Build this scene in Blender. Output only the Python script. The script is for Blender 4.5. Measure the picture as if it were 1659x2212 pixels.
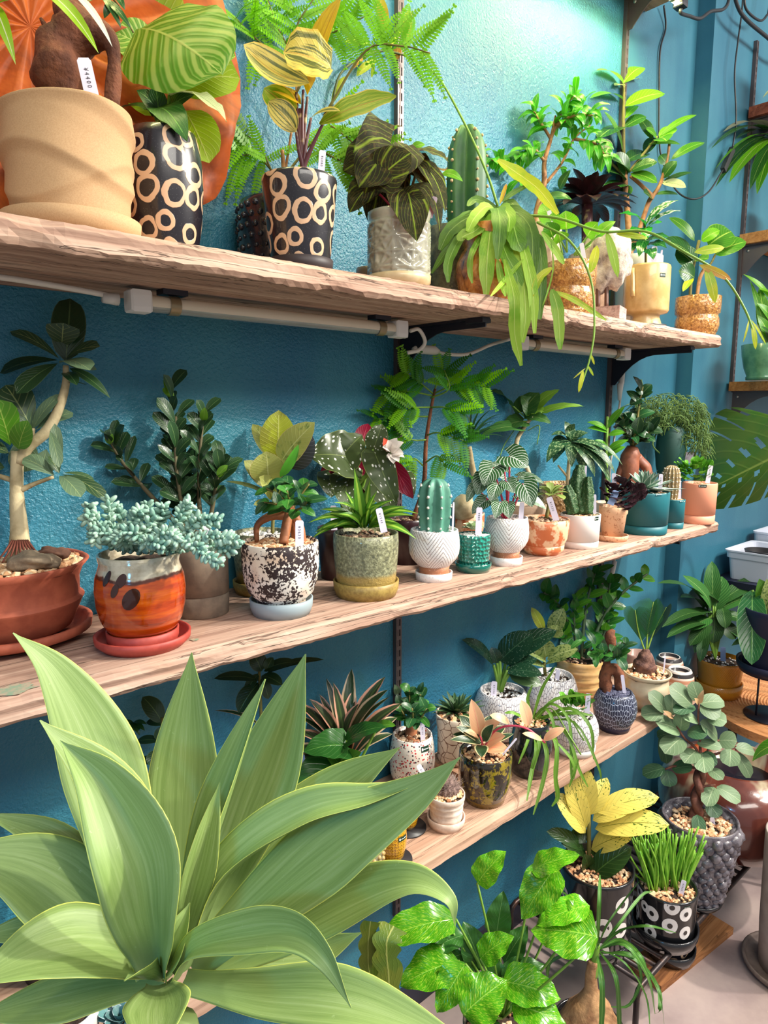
import bpy, math, random
from mathutils import Vector as V, Matrix, noise as mnoise

sc = bpy.context.scene
for _o in list(bpy.data.objects): bpy.data.objects.remove(_o)
col = sc.collection
rnd = random.Random(7)
PI = math.pi

# ------------------------------------------------------------------ camera
FPX, CX, CY = 1480.0, 829.5, 1106.0            # focal length in pixels of the 1659 x 2212 frame
PITCH, YAW = math.atan(218 / FPX), math.radians(48.15)
CAM = V((0, -1.15, 1.56))
_fh = V((math.cos(YAW), math.sin(YAW), 0))
RT = V((math.sin(YAW), -math.cos(YAW), 0))
FW = _fh * math.cos(PITCH) + V((0, 0, -math.sin(PITCH)))
UP = _fh * math.sin(PITCH) + V((0, 0, math.cos(PITCH)))
cd = bpy.data.cameras.new('camera'); cam = bpy.data.objects.new('camera', cd); col.objects.link(cam)
cd.sensor_fit = 'HORIZONTAL'; cd.sensor_width = 36; cd.lens = FPX * 36 / 1659
cd.clip_start = .02; cd.clip_end = 50
_m = Matrix((RT, UP, -FW)).transposed().to_4x4(); _m.translation = CAM
cam.matrix_world = _m
sc.camera = cam

# ------------------------------------------------------------------ world, lights, exposure
w = bpy.data.worlds.new('world'); sc.world = w; w.use_nodes = True
w.node_tree.nodes['Background'].inputs[0].default_value = (.94, .97, 1.0, 1)
w.node_tree.nodes['Background'].inputs[1].default_value = .30
sc.view_settings.view_transform = 'Standard'
try: sc.view_settings.look = 'None'
except Exception: pass
sc.view_settings.gamma = 1; sc.view_settings.use_curve_mapping = False
sc.view_settings.exposure = 0.55

def area(name, loc, target, sx, sy, power, colr):
    l = bpy.data.lights.new(name, 'AREA'); l.shape = 'RECTANGLE'; l.size = sx; l.size_y = sy
    l.energy = power; l.color = colr
    o = bpy.data.objects.new(name, l); col.objects.link(o); o.location = loc
    o.rotation_euler = (V(target) - V(loc)).to_track_quat('-Z', 'Y').to_euler()
    return o
def spot(name, loc, target, power, ang, colr, size=.06, blend=.6):
    l = bpy.data.lights.new(name, 'SPOT'); l.energy = power; l.color = colr; l.spot_size = math.radians(ang)
    l.spot_blend = blend; l.shadow_soft_size = size
    o = bpy.data.objects.new(name, l); col.objects.link(o); o.location = loc
    o.rotation_euler = (V(target) - V(loc)).to_track_quat('-Z', 'Y').to_euler()
    return o
# ceiling panels of the shop behind the camera, track spots, a cool display spot from the left, and the grow bars under the topmost board
area('ceiling_panel_light', (.2, -2.4, 3.1), (.9, -.2, 1.0), 1.8, .6, 27, (1, .95, .86))
area('ceiling_panel_light', (2.8, -2.2, 3.1), (2.2, -.2, .8), 1.8, .6, 64, (1, .95, .86))
spot('track_spot_light', (2.3, -1.5, 2.95), (.9, -.1, .95), 150, 62, (1, .94, .84), .04)
spot('track_spot_light', (2.0, -2.0, 2.95), (.45, -.5, .9), 190, 40, (1, .95, .80), .05)
spot('track_spot_light', (2.9, -1.7, 2.95), (1.8, -.3, .4), 140, 52, (1, .93, .84), .04)
spot('cool_display_spot', (-1.0, -1.35, 1.95), (.30, -.62, 1.12), 24, 34, (.08, .50, 1.0), .08)
for _x, _p in ((.42, 4.2), (1.08, 7), (1.73, 13)):
    area('grow_bar_light', (_x, -.145, 2.672), (_x, -.135, 1.7), .56, .02, _p, (1, .93, .38))

# ------------------------------------------------------------------ pixel <-> place
def ray(x, y): return FW + RT * ((x - CX) / FPX) - UP * ((y - CY) / FPX)
def onz(x, y, z): d = ray(x, y); return CAM + d * ((z - CAM.z) / d.z)
def ony(x, y, Y): d = ray(x, y); return CAM + d * ((Y - CAM.y) / d.y)
def onx(x, y, X): d = ray(x, y); return CAM + d * ((X - CAM.x) / d.x)
def dep(P): return (V(P) - CAM).dot(FW)
def atcol(px, Y, z):                                   # point of column px on the line (*, Y, z)
    k = (px - CX) / FPX; a = RT - FW * k
    return V(((-(a.y * (Y - CAM.y) + a.z * (z - CAM.z)) / a.x) + CAM.x, Y, z))
def proj(P):
    v = V(P) - CAM; d = v.dot(FW); return CX + FPX * v.dot(RT) / d, CY - FPX * v.dot(UP) / d

# ------------------------------------------------------------------ objects
WL = {}
def empty(name, loc, label=None, cat=None, group=None):
    o = bpy.data.objects.new(name, None); col.objects.link(o); o.location = loc; o.empty_display_size = .02
    WL[o.name] = V(loc); tag(o, label, cat, group); return o
def tag(o, label=None, cat=None, group=None, kind=None):
    if label: o['label'] = label
    if cat: o['category'] = cat
    if group: o['group'] = group
    if kind: o['kind'] = kind
    return o
def mobj(name, vs, fs, mat, parent=None, uv=None, smooth=True, label=None, cat=None, group=None, kind=None, origin=None):
    if parent is not None: off = WL[parent.name]
    elif origin is not None: off = V(origin)
    else:
        n = len(vs); off = V((sum(v[0] for v in vs) / n, sum(v[1] for v in vs) / n, min(v[2] for v in vs)))
    me = bpy.data.meshes.new(name)
    me.from_pydata([(v[0] - off[0], v[1] - off[1], v[2] - off[2]) for v in vs], [], fs)
    if smooth: me.polygons.foreach_set('use_smooth', [True] * len(me.polygons))
    if uv is not None:
        l = me.uv_layers.new(name='UVMap'); li = [0] * len(me.loops); me.loops.foreach_get('vertex_index', li)
        l.data.foreach_set('uv', [c for i in li for c in uv[i]])
    if mat: me.materials.append(mat)
    o = bpy.data.objects.new(name, me); col.objects.link(o)
    if parent is not None: o.parent = parent
    else: o.location = off
    WL[o.name] = off
    return tag(o, label, cat, group, kind)

class MB:                                              # collects shapes of ONE part
    def __init__(s): s.v = []; s.f = []; s.u = []
    def add(s, vs, fs, us=None):
        k = len(s.v); s.v += [tuple(v) for v in vs]; s.f += [tuple(i + k for i in f) for f in fs]
        s.u += us if us else [(0, 0)] * len(vs); return s
    def box(s, c, h, rot=None, bev=0):
        c = V(c); pts = []
        sg = [(-1,-1,-1),(1,-1,-1),(1,1,-1),(-1,1,-1),(-1,-1,1),(1,-1,1),(1,1,1),(-1,1,1)]
        for a in sg:
            p = V((a[0]*h[0], a[1]*h[1], a[2]*h[2]))
            if rot is not None: p = rot @ p
            pts.append(c + p)
        return s.add(pts, [(0,3,2,1),(4,5,6,7),(0,1,5,4),(1,2,6,5),(2,3,7,6),(3,0,4,7)])
    def bar(s, a, b, w, h):                            # box between two points, w across, h vertical
        a = V(a); b = V(b); t = (b - a); L = t.length; t.normalize()
        z = V((0,0,1)) if abs(t.z) < .95 else V((0,1,0))
        x = t.cross(z).normalized(); z = x.cross(t)
        return s.box((a + b) / 2, (w/2, L/2, h/2), Matrix((x, t, z)).transposed())
    def tube(s, pts, rad, n=8, cap=True):
        pts = [V(p) for p in pts]; m = len(pts)
        r = rad if isinstance(rad, (list, tuple)) else [rad] * m
        vs = []; us = []; fs = []; px = None; L = 0
        for i, p in enumerate(pts):
            t = (pts[min(i+1, m-1)] - pts[max(i-1, 0)])
            if t.length < 1e-9: t = V((0,0,1))
            t.normalize()
            if px is None:
                a = V((0,0,1)) if abs(t.z) < .9 else V((1,0,0)); px = t.cross(a).normalized()
            px = (px - t * px.dot(t)).normalized(); py = t.cross(px)
            if i: L += (pts[i] - pts[i-1]).length
            for k in range(n):
                a = 2*PI*k/n; vs.append(p + (px*math.cos(a) + py*math.sin(a)) * r[i]); us.append((k/n, L))
        for i in range(m-1):
            for k in range(n):
                fs.append((i*n+k, i*n+(k+1)%n, (i+1)*n+(k+1)%n, (i+1)*n+k))
        if cap: fs.append(tuple(range(n))[::-1]); fs.append(tuple(range((m-1)*n, m*n)))
        return s.add(vs, fs, us)
    def lathe(s, prof, c, n=40, fn=None, sx=1, sy=1, rot=0):
        c = V(c); vs = []; us = []; fs = []; L = 0; rm = max(p[0] for p in prof); m = len(prof)
        for i, (r, z) in enumerate(prof):
            if i: L += math.hypot(r - prof[i-1][0], z - prof[i-1][1])
            for k in range(n + 1):
                a = 2*PI*k/n + rot; rr, zz = (r, z) if fn is None else fn(r, z, a)
                vs.append((c.x + rr*math.cos(a)*sx, c.y + rr*math.sin(a)*sy, c.z + zz)); us.append((2*PI*k/n*rm, L))
        for i in range(m-1):
            for k in range(n):
                a = i*(n+1)+k; b = a + n + 1
                if prof[i][0] < 1e-6: fs.append((a, b+1, b))
                elif prof[i+1][0] < 1e-6: fs.append((a, a+1, b))
                else: fs.append((a, a+1, b+1, b))
        return s.add(vs, fs, us)
    def blob(s, c, r, sub=1, jit=0, sq=(1,1,1), rot=None):
        vs, fs = ICO[sub]; c = V(c); out = []
        for v in vs:
            k = 1 + jit * (rnd.random() - .5)
            p = V((v[0]*sq[0], v[1]*sq[1], v[2]*sq[2])) * (r * k)
            if rot is not None: p = rot @ p
            out.append(c + p)
        return s.add(out, fs)
    def build(s, name, mat, parent=None, **k): return mobj(name, s.v, s.f, mat, parent, s.u, **k)

def _ico():
    t = (1 + 5 ** .5) / 2
    v = [V(p).normalized() for p in [(-1,t,0),(1,t,0),(-1,-t,0),(1,-t,0),(0,-1,t),(0,1,t),(0,-1,-t),(0,1,-t),(t,0,-1),(t,0,1),(-t,0,-1),(-t,0,1)]]
    f = [(0,11,5),(0,5,1),(0,1,7),(0,7,10),(0,10,11),(1,5,9),(5,11,4),(11,10,2),(10,7,6),(7,1,8),(3,9,4),(3,4,2),(3,2,6),(3,6,8),(3,8,9),(4,9,5),(2,4,11),(6,2,10),(8,6,7),(9,8,1)]
    out = {0: (v, f)}
    for lev in (1, 2, 3):
        v = list(v); nf = []; cache = {}
        def mid(a, b):
            k = (min(a, b), max(a, b))
            if k not in cache: cache[k] = len(v); v.append(((v[a] + v[b]) / 2).normalized())
            return cache[k]
        for a, b, c in f:
            x, y, z = mid(a, b), mid(b, c), mid(c, a); nf += [(a, x, z), (b, y, x), (c, z, y), (x, y, z)]
        f = nf; out[lev] = (v, f)
    return out
ICO = _ico()
def smooth_pts(pts, n=6):                              # Catmull-Rom through points
    pts = [V(p) for p in pts]
    if len(pts) < 3: return [pts[0].lerp(pts[-1], i / n) for i in range(n + 1)]
    P = [pts[0]*2 - pts[1]] + pts + [pts[-1]*2 - pts[-2]]; out = []
    for i in range(1, len(P) - 2):
        a, b, c, d = P[i-1:i+3]
        for k in range(n):
            t = k / n
            out.append(((b*2) + (c - a)*t + (a*2 - b*5 + c*4 - d)*t*t + (b*3 - a - c*3 + d)*t**3) * .5)
    out.append(pts[-1]); return out
def lerpl(l, n):                                       # resample a list of numbers
    return [l[min(int(i*(len(l)-1)/(n-1)), len(l)-2)] * (1 - (i*(len(l)-1)/(n-1) - min(int(i*(len(l)-1)/(n-1)), len(l)-2))) + l[min(int(i*(len(l)-1)/(n-1)), len(l)-2)+1] * (i*(len(l)-1)/(n-1) - min(int(i*(len(l)-1)/(n-1)), len(l)-2)) for i in range(n)]

# ------------------------------------------------------------------ material graphs
class G:
    def __init__(s, name):
        s.m = bpy.data.materials.new(name); s.m.use_nodes = True; s.t = s.m.node_tree; s.t.nodes.clear()
        s._c = {}
    def nd(s, typ, **kw):
        n = s.t.nodes.new(typ)
        for k, v in kw.items(): setattr(n, k, v)
        return n
    def i(s, n, key, v):
        k = n.inputs[key]
        if isinstance(v, bpy.types.NodeSocket): s.t.links.new(v, k)
        else:
            if k.type == 'RGBA' and len(v) == 3: v = (*v, 1)
            k.default_value = v
    def coord(s, w):
        if 'tc' not in s._c: s._c['tc'] = s.nd('ShaderNodeTexCoord')
        return s._c['tc'].outputs[w]
    def uv(s):
        if 'uv' not in s._c:
            x = s.nd('ShaderNodeSeparateXYZ'); s.i(x, 0, s.coord('UV')); s._c['uv'] = (x.outputs[0], x.outputs[1])
        return s._c['uv']
    def rand(s):
        if 'oi' not in s._c: s._c['oi'] = s.nd('ShaderNodeObjectInfo')
        return s._c['oi'].outputs['Random']
    def xyz(s, x, y, z):
        n = s.nd('ShaderNodeCombineXYZ'); s.i(n, 0, x); s.i(n, 1, y); s.i(n, 2, z); return n.outputs[0]
    def scale(s, vec, sc_):
        n = s.nd('ShaderNodeMapping'); s.i(n, 0, vec); n.inputs['Scale'].default_value = sc_; return n.outputs[0]
    def noise(s, vec, sc_, det=3, rough=.5, dist=0, col=False):
        n = s.nd('ShaderNodeTexNoise'); s.i(n, 'Vector', vec); s.i(n, 'Scale', sc_); s.i(n, 'Detail', det); s.i(n, 'Roughness', rough); s.i(n, 'Distortion', dist)
        return n.outputs['Color' if col else 0]
    def vor(s, vec, sc_, feat='F1', rand=1, out='Distance', dim='3D'):
        n = s.nd('ShaderNodeTexVoronoi', feature=feat, voronoi_dimensions=dim); s.i(n, 'Vector', vec); s.i(n, 'Scale', sc_); s.i(n, 'Randomness', rand)
        return n.outputs[out]
    def ma(s, op, a, b=0, c=0):
        n = s.nd('ShaderNodeMath', operation=op); s.i(n, 0, a); s.i(n, 1, b); s.i(n, 2, c); return n.outputs[0]
    def vadd(s, a, b):
        n = s.nd('ShaderNodeVectorMath', operation='ADD'); s.i(n, 0, a); s.i(n, 1, b); return n.outputs[0]
    def vscl(s, a, k):
        n = s.nd('ShaderNodeVectorMath', operation='SCALE'); s.i(n, 0, a); s.i(n, 'Scale', k); return n.outputs[0]
    def sm(s, x, lo, hi, a=0, b=1):                    # smoothstep
        n = s.nd('ShaderNodeMapRange', interpolation_type='SMOOTHSTEP'); s.i(n, 0, x); s.i(n, 1, lo); s.i(n, 2, hi); s.i(n, 3, a); s.i(n, 4, b); return n.outputs[0]
    def mix(s, f, a, b, mode='MIX'):
        n = s.nd('ShaderNodeMix', data_type='RGBA', blend_type=mode)
        s.i(n, 0, f); s.i(n, 6, a); s.i(n, 7, b); return n.outputs[2]
    def ramp(s, f, stops):
        n = s.nd('ShaderNodeValToRGB'); e = n.color_ramp.elements
        while len(e) < len(stops): e.new(.5)
        for q, (p, c) in zip(e, stops): q.position = p; q.color = (*c, 1)
        s.i(n, 0, f); return n.outputs[0]
    def bump(s, h, st=.3, dist=.002, nrm=None):
        n = s.nd('ShaderNodeBump'); s.i(n, 'Height', h); s.i(n, 'Strength', st); s.i(n, 'Distance', dist)
        if nrm is not None: s.i(n, 'Normal', nrm)
        return n.outputs[0]
    def out(s, colr, rough=.5, spec=.5, metal=0, nrm=None, coat=0, trans=0, sss=0, emit=None, es=0, glass=0, alpha=None, ior=None):
        p = s.nd('ShaderNodeBsdfPrincipled'); s.i(p, 'Base Color', colr); s.i(p, 'Roughness', rough); s.i(p, 'Specular IOR Level', spec); s.i(p, 'Metallic', metal)
        if nrm is not None: s.i(p, 'Normal', nrm)
        if coat: s.i(p, 'Coat Weight', coat); p.inputs['Coat Roughness'].default_value = .05
        if glass: s.i(p, 'Transmission Weight', glass)
        if ior: s.i(p, 'IOR', ior)
        if emit: s.i(p, 'Emission Color', emit); s.i(p, 'Emission Strength', es)
        if alpha is not None: s.i(p, 'Alpha', alpha)
        o = s.nd('ShaderNodeOutputMaterial')
        if trans:
            t = s.nd('ShaderNodeBsdfTranslucent'); s.i(t, 'Color', colr)
            if nrm is not None: s.i(t, 'Normal', nrm)
            m = s.nd('ShaderNodeMixShader'); s.i(m, 0, trans); s.t.links.new(p.outputs[0], m.inputs[1]); s.t.links.new(t.outputs[0], m.inputs[2])
            s.t.links.new(m.outputs[0], o.inputs[0])
        else: s.t.links.new(p.outputs[0], o.inputs[0])
        return s.m
def srgb(r, g, b):
    f = lambda c: (c/255/12.92) if c <= 10 else ((c/255 + .055)/1.055) ** 2.4
    return (f(r), f(g), f(b))

MC = {}
def plain(name, c, rough=.5, c2=None, ns=40, bump=0, bs=200, bd=.001, coat=0, metal=0, spec=.5, lo=.35, hi=.65):
    if name in MC: return MC[name]
    g = G(name); ob = g.coord('Object'); cc = c
    if c2: cc = g.mix(g.sm(g.noise(ob, ns, 4, .6), lo, hi), c, c2)
    nr = g.bump(g.noise(ob, bs, 3, .6), bump, bd) if bump else None
    MC[name] = g.out(cc, rough, spec, metal, nr, coat); return MC[name]

def leafmat(name, c, vein=None, mid=.05, nv=0, vs=.5, slope=.35, margin=None, mw=.1, back=None, rough=.42, tr=.22, var=.25, c2=None, ns=30, lo=.45, hi=.6, fn=None, spec=.5, bump=.25, midcol=None):
    if name in MC: return MC[name]
    g = G(name); u, v = g.uv(); ob = g.coord('Object')
    cc = g.ma('ABSOLUTE', g.ma('MULTIPLY', g.ma('SUBTRACT', u, .5), 2))
    colr = c
    if c2: colr = g.mix(g.sm(g.noise(ob, ns, 4, .6), lo, hi), c, c2)
    ph = g.ma('SUBTRACT', g.ma('MULTIPLY', v, nv or 9), g.ma('MULTIPLY', cc, slope * (nv or 9)))
    tri = g.ma('ABSOLUTE', g.ma('SUBTRACT', g.ma('FRACT', ph), .5))
    if nv and vein: colr = g.mix(g.ma('MULTIPLY', g.sm(tri, .12, .0), vs), colr, vein)
    if fn: colr = fn(g, colr, cc, u, v, ob, tri)
    if margin: colr = g.mix(g.sm(cc, 1 - mw*1.25, 1 - mw*.75), colr, margin)
    mc = midcol or vein
    if mc: colr = g.mix(g.sm(cc, mid, mid*.4), colr, mc)
    if back:
        b = g.nd('ShaderNodeNewGeometry').outputs['Backfacing']; colr = g.mix(b, colr, back)
    k = g.ma('ADD', g.ma('MULTIPLY', g.rand(), var*2), 1 - var)
    colr = g.mix(1.0, colr, g.xyz(k, k, k), 'MULTIPLY')
    nr = g.bump(g.ma('ADD', g.sm(tri, .15, 0), g.sm(cc, mid*1.5, 0)), bump, .0015) if bump else None
    MC[name] = g.out(colr, rough, spec, 0, nr, 0, tr); return MC[name]

# ------------------------------------------------------------------ leaf blades
def wprof(sh, v):
    if isinstance(sh, tuple):
        a, b = sh; pk = a/(a+b); return (v**a * (1-v)**b) / (pk**a * (1-pk)**b)
    if sh == 'strap': return min(1, .45 + v*4) * min(1, ((1-v)*3.2)) ** .6
    if sh == 'needle': return min(1, .6 + v*4) * (1 - v) ** .5
    if sh == 'agave': return (.46 + .54*math.sin(min(1, max(0, (v-.05)/.55))*PI/2)**1.4) * (1 if v < .5 else max(0, 1 - ((v-.5)/.5)**1.75) ** 1.12)
OV, LAN, OBO, ROU, HEA, ELL, LONG = (.55, .9), (.8, 1.0), (1.1, .5), (.5, .5), (.22, .8), (.7, .7), (.6, 1.2)
def blade(b, t, width, up, arch=.12, sh=OV, fold=.15, wave=0, lobe=0, nu=4, nv=9, curl=0, sidebend=0, thick=0, wf=3):
    b = V(b); t = V(t); up = V(up); ax = t - b; L = ax.length or 1e-4
    tn = ax / L; up = up - tn * up.dot(tn)
    if up.length < 1e-4: up = V((0,0,1)) - tn * tn.z
    if up.length < 1e-4: up = V((1,0,0))
    up.normalize(); sd0 = tn.cross(up)
    c = (b + t) / 2 + up * (arch * L * 2) + sd0 * (sidebend * L * 2)
    vs = []; us = []; fs = []; ph = rnd.random() * 6
    for j in range(nv + 1):
        v = j / nv; vv = v * .998 + .001
        p = b*(1-v)**2 + c*(2*v*(1-v)) + t*(v*v)
        T = ((c - b)*(1-v) + (t - c)*v); T.normalize()
        S = T.cross(up).normalized(); N = S.cross(T)
        wd = wprof(sh, vv) * width / 2
        if j == nv: wd *= .3
        for k in range(nu + 1):
            u = 2*k/nu - 1
            q = p + S*(u*wd) + N*(fold*abs(u)*wd - curl*u*u*wd) - T*(lobe*abs(u)**1.5*(1-v)**3*width)
            if wave: q = q + N*(wave*width*abs(u)*math.sin(wf*2*PI*v + ph + (PI if u < 0 else 0)*.6))
            vs.append(q); us.append((k/nu, v))
    n = nu + 1
    for j in range(nv):
        for k in range(nu): fs.append((j*n+k, j*n+k+1, (j+1)*n+k+1, (j+1)*n+k))
    return vs, fs, us

# ------------------------------------------------------------------ a plant and its pixel frame
class Plant:
    def __init__(s, name, loc, label, cat='potted plant', group=None):
        s.o = empty(name, loc, label, cat, group); s.loc = V(loc); s.d = dep(loc); s.k = FPX / s.d     # px per metre
        v = s.loc - CAM; s.cosE = math.hypot(v.x, v.y) / v.length
        s.tocam = (CAM - s.loc).normalized()
        s.r = 0; s.h = 0; s.edge = None
    def q(s, x, y, dd=0):
        d = s.d + dd; P = CAM + ray(x, y) * d
        if P.y > -.012 and P.x < 2.40 and s.loc.y < 0: P = CAM + ray(x, y) * (d * (CAM.y + .012) / (CAM.y - P.y) if P.y != CAM.y else d)
        if P.x >= 2.40 and P.y > -.078: P = CAM + (P - CAM) * ((-.078 - CAM.y) / (P.y - CAM.y))
        if s.edge and P.z < s.edge[1] and P.y > s.edge[0]: P = ony(x, y, s.edge[0])     # hangs in front of the board
        return P
    def up(s, m):
        if isinstance(m, V): return m
        a, c, r = (list(m) + [0, 0])[:3]
        return V((0,0,1)) * a + s.tocam * c + RT * r
    def leaf(s, mat, b, t, wpx, up=(1, .6), name='leaf', parent=None, label=None, **k):
        B = b if isinstance(b, V) else s.q(*b); T = t if isinstance(t, V) else s.q(*t)
        w_ = wpx / s.k if wpx > .5 else wpx
        vs, fs, us = blade(B, T, w_, s.up(up), **k)
        return mobj(name, vs, fs, mat, parent or s.o, us, label=label)
    def stem(s, mat, pts, rpx, name='stem', n=7, parent=None, seg=5, label=None):
        P = smooth_pts([p if isinstance(p, V) else s.q(*p) for p in pts], seg)
        r = rpx if isinstance(rpx, (list, tuple)) else [rpx, rpx]
        R = [a / s.k for a in lerpl(list(r), len(P))]
        return MB().tube(P, R, n).build(name, mat, parent or s.o, label=label)
    def pot(s, prof, wpx, hpx, mat, n=44, name='pot', soil=.9, soilmat=None, peb=110, pebmat=None, th=.07, fn=None, pebr=.0045, sx=1, sy=1, label=None, z0=0, rot=0, inmat=None):
        R = wpx / 2 / s.k; H = hpx / s.k / s.cosE; s.r, s.h, s.z0 = R, H, z0
        pr = [(0, 0)] + [(r*R, z*H) for r, z in prof]; rt, zt = pr[-1]; s.rt = rt; s.top = zt + z0; s.prof = pr
        t = th * R
        full = pr + [(rt - t*.4, zt + t*.25), (rt - t, zt), (rt - t*1.1, zt*(soil - .02))]
        full += [(0, zt*(soil - .03))]
        c = s.loc + V((0, 0, z0))
        o = MB().lathe(full, c, n, fn, sx, sy, rot).build(name, mat, s.o, label=label)
        s.potob = o
        zs = zt*soil + z0; ri = rt - t*1.05; s.soilz = s.loc.z + zs; s.ri = ri
        if soilmat:
            b = MB(); ring = 5; nn = 22; vs = [s.loc + V((0,0,zs+.003))]; fs = []
            for i in range(1, ring+1):
                for k in range(nn):
                    a = 2*PI*k/nn; r = ri*i/ring
                    vs.append(s.loc + V((r*math.cos(a)*sx, r*math.sin(a)*sy, zs + .002*math.sin(k*1.7+i) - (.002 if i == ring else 0))))
            for k in range(nn): fs.append((0, 1+k, 1+(k+1)%nn))
            for i in range(ring-1):
                for k in range(nn):
                    a = 1+i*nn+k; a2 = 1+i*nn+(k+1)%nn; fs.append((a, a+nn, a2+nn, a2))
            b.add(vs, fs).build('soil', soilmat, s.o)
        if pebmat and peb:
            b = MB()
            for i in range(peb):
                a = rnd.random()*2*PI; r = ri * math.sqrt(rnd.random()) * .94
                b.blob(s.loc + V((r*math.cos(a)*sx, r*math.sin(a)*sy, zs + .004)), pebr*(.6+.8*rnd.random()), 0, .5, (1,1,.8))
            b.build('gravel', pebmat, s.o, smooth=False, kind='stuff')
        return o
    def saucer(s, wpx, hpx, mat, z=0, dish=True, name='saucer', sx=1, sy=1, dx=0, flare=.9, label=None):
        R = wpx/2/s.k; H = hpx/s.k/s.cosE; c = s.loc + V((0, 0, z - 0))
        pr = [(0,0),(R*flare,0),(R*.985,H*.5),(R,H),(R*.95,H*1.03),(R*.92,H*.8),(R*.86,H*.35),(0,H*.3)]
        return MB().lathe(pr, c, 44, None, sx, sy).build(name, mat, s.o, label=label)
    def tagp(s, bx, by, tx, ty, wpx, txt=None, dd=0, dt=0, mat=None):
        B = s.q(bx, by, dd); T = s.q(tx, ty, dd + dt); w_ = wpx/s.k/2
        ax = (T - B); L = ax.length; ax.normalize(); sd = ax.cross(s.tocam).normalized(); n = sd.cross(ax)
        o2 = []
        for a, b in ((-1, 0), (1, 0), (1, .94), (.7, 1), (-.7, 1), (-1, .94)): o2.append(B + sd*(-a*w_) + ax*(b*L))
        th = n * .0005
        vs = [p + th for p in o2] + [p - th for p in o2]
        fs = [(0,1,2,3,4,5), (11,10,9,8,7,6)] + [(i, i+6, (i+1)%6+6, (i+1)%6) for i in range(6)]
        o = mobj('price_tag', vs, fs, mat or M_TAG, s.o, smooth=False)
        if txt:
            tm = textmesh(txt); me = tm.copy(); h = w_*.66
            # glyphs run down the tag
            X = -ax; Y = -sd if sd.dot(RT) < 0 else sd
            Y = X.cross(n) * -1
            nvs = []
            x0 = B + ax*(L*.80) + n*.0009 - Y*(h*.45)
            for v_ in me.vertices:
                p = x0 + X*(v_.co.x*h) + Y*(v_.co.y*h) - WL[s.o.name]; v_.co = p
            me.materials.clear(); me.materials.append(M_INK)
            t = bpy.data.objects.new('lettering', me); col.objects.link(t); t.parent = o; WL[t.name] = WL[s.o.name]
        return o
    def sticker(s, px, py, wpx, hpx, mat=None, txt=None):        # a small label wrapped on the pot's side
        # find pot surface point under the pixel: march along the ray
        d = ray(px, py).normalized(); t0 = (s.loc - CAM).length - s.r*1.6; P = None
        for i in range(400):
            p = CAM + d*(t0 + i*s.r*3/400); z = p.z - s.loc.z - s.z0; rr = math.hypot(p.x - s.loc.x, p.y - s.loc.y)
            if rr <= s.rad(z): P = p; break
        if P is None: return
        a0 = math.atan2(P.y - s.loc.y, P.x - s.loc.x); z0 = P.z - s.loc.z - s.z0; w_ = wpx/s.k/2; h_ = hpx/s.k/2
        R = s.rad(z0); vs = []; fs = []; n = 6
        for j in (-1, 1):
            for i in range(n+1):
                a = a0 + (i/n*2-1)*w_/R; z = z0 + j*h_; r = s.rad(z) + .0006
                vs.append(s.loc + V((r*math.cos(a), r*math.sin(a), z + s.z0)))
        for i in range(n): fs.append((i, i+1, n+2+i, n+1+i))
        o = mobj('maker_label', vs, fs, mat or M_STICK, s.potob)
        mk = MB()                                    # a droplet and a line of tiny print
        def at_(x, y): a = a0 + x/R; r = s.rad(z0 + y) + .0011; return s.loc + V((r*math.cos(a), r*math.sin(a), z0 + y + s.z0))
        dr = [at_(-w_*.72 + .34*h_*math.sin(t), -.1*h_ + .42*h_*math.cos(t)*(1.7 if math.cos(t) > 0 else 1)) for t in [2*PI*i/10 for i in range(10)]]
        mk.add(dr, [tuple(range(10))])
        for x, l in ((-.42, .5), (.16, .62)): mk.add([at_(w_*x, -.16*h_), at_(w_*(x+l), -.16*h_), at_(w_*(x+l), .14*h_), at_(w_*x, .14*h_)], [(0, 1, 2, 3)])
        mk.build('printed_mark', M_WHITE, s.potob)
        if txt:
            me = textmesh(txt).copy(); xs = [v_.co.x for v_ in me.vertices]; wd = max(xs); k = 2*w_*.86/wd
            for v_ in me.vertices:
                a = a0 + (v_.co.x*k - w_*.86)/R; z = z0 + v_.co.y*k - k*.33; r = s.rad(z) + .0012
                v_.co = s.loc + V((r*math.cos(a), r*math.sin(a), z + s.z0)) - WL[s.o.name]
            me.materials.clear(); me.materials.append(M_WHITE)
            t = bpy.data.objects.new('lettering', me); col.objects.link(t); t.parent = o
        return o
    def rad(s, z):
        p = s.prof
        for i in range(1, len(p)-1):
            (r1, z1), (r2, z2) = p[i], p[i+1]
            if z1 <= z <= z2 and z2 > z1: return r1 + (r2 - r1)*(z - z1)/(z2 - z1)
        return 0
TXT = {}
def textmesh(body):
    if body not in TXT:
        c = bpy.data.curves.new('lettering', 'FONT'); c.body = body; c.size = 1.35; c.space_character = 1.45; c.resolution_u = 2
        o = bpy.data.objects.new('lettering', c); col.objects.link(o)
        dg = bpy.context.evaluated_depsgraph_get(); TXT[body] = bpy.data.meshes.new_from_object(o.evaluated_get(dg))
        bpy.data.objects.remove(o)
    return TXT[body]
def HT(P, y, wpx):                          # height in pixels of a pot seen from below whose near rim shows at row y
    r = wpx / 2 / P.k; return proj(P.loc)[1] - (888 - (888 - y) * (P.d - r) / P.d)
def seat(px, py, z, wbase, fz=0):          # centre of a round base whose nearest rim shows at px, py on the board at height z
    h = onz(px, py, z); k = FPX / dep(h); a = V((h.x - CAM.x, h.y - CAM.y, 0)).normalized()
    return h + a * (wbase / 2 / k)
M_TAG = plain('tag_plastic', srgb(236, 228, 246), .4)
M_INK = plain('ink', (.02, .02, .03), .6)
M_STICK = plain('maker_label_green', srgb(20, 50, 36), .5)
M_WHITE = plain('white_print', (.85, .85, .82), .6)
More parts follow.
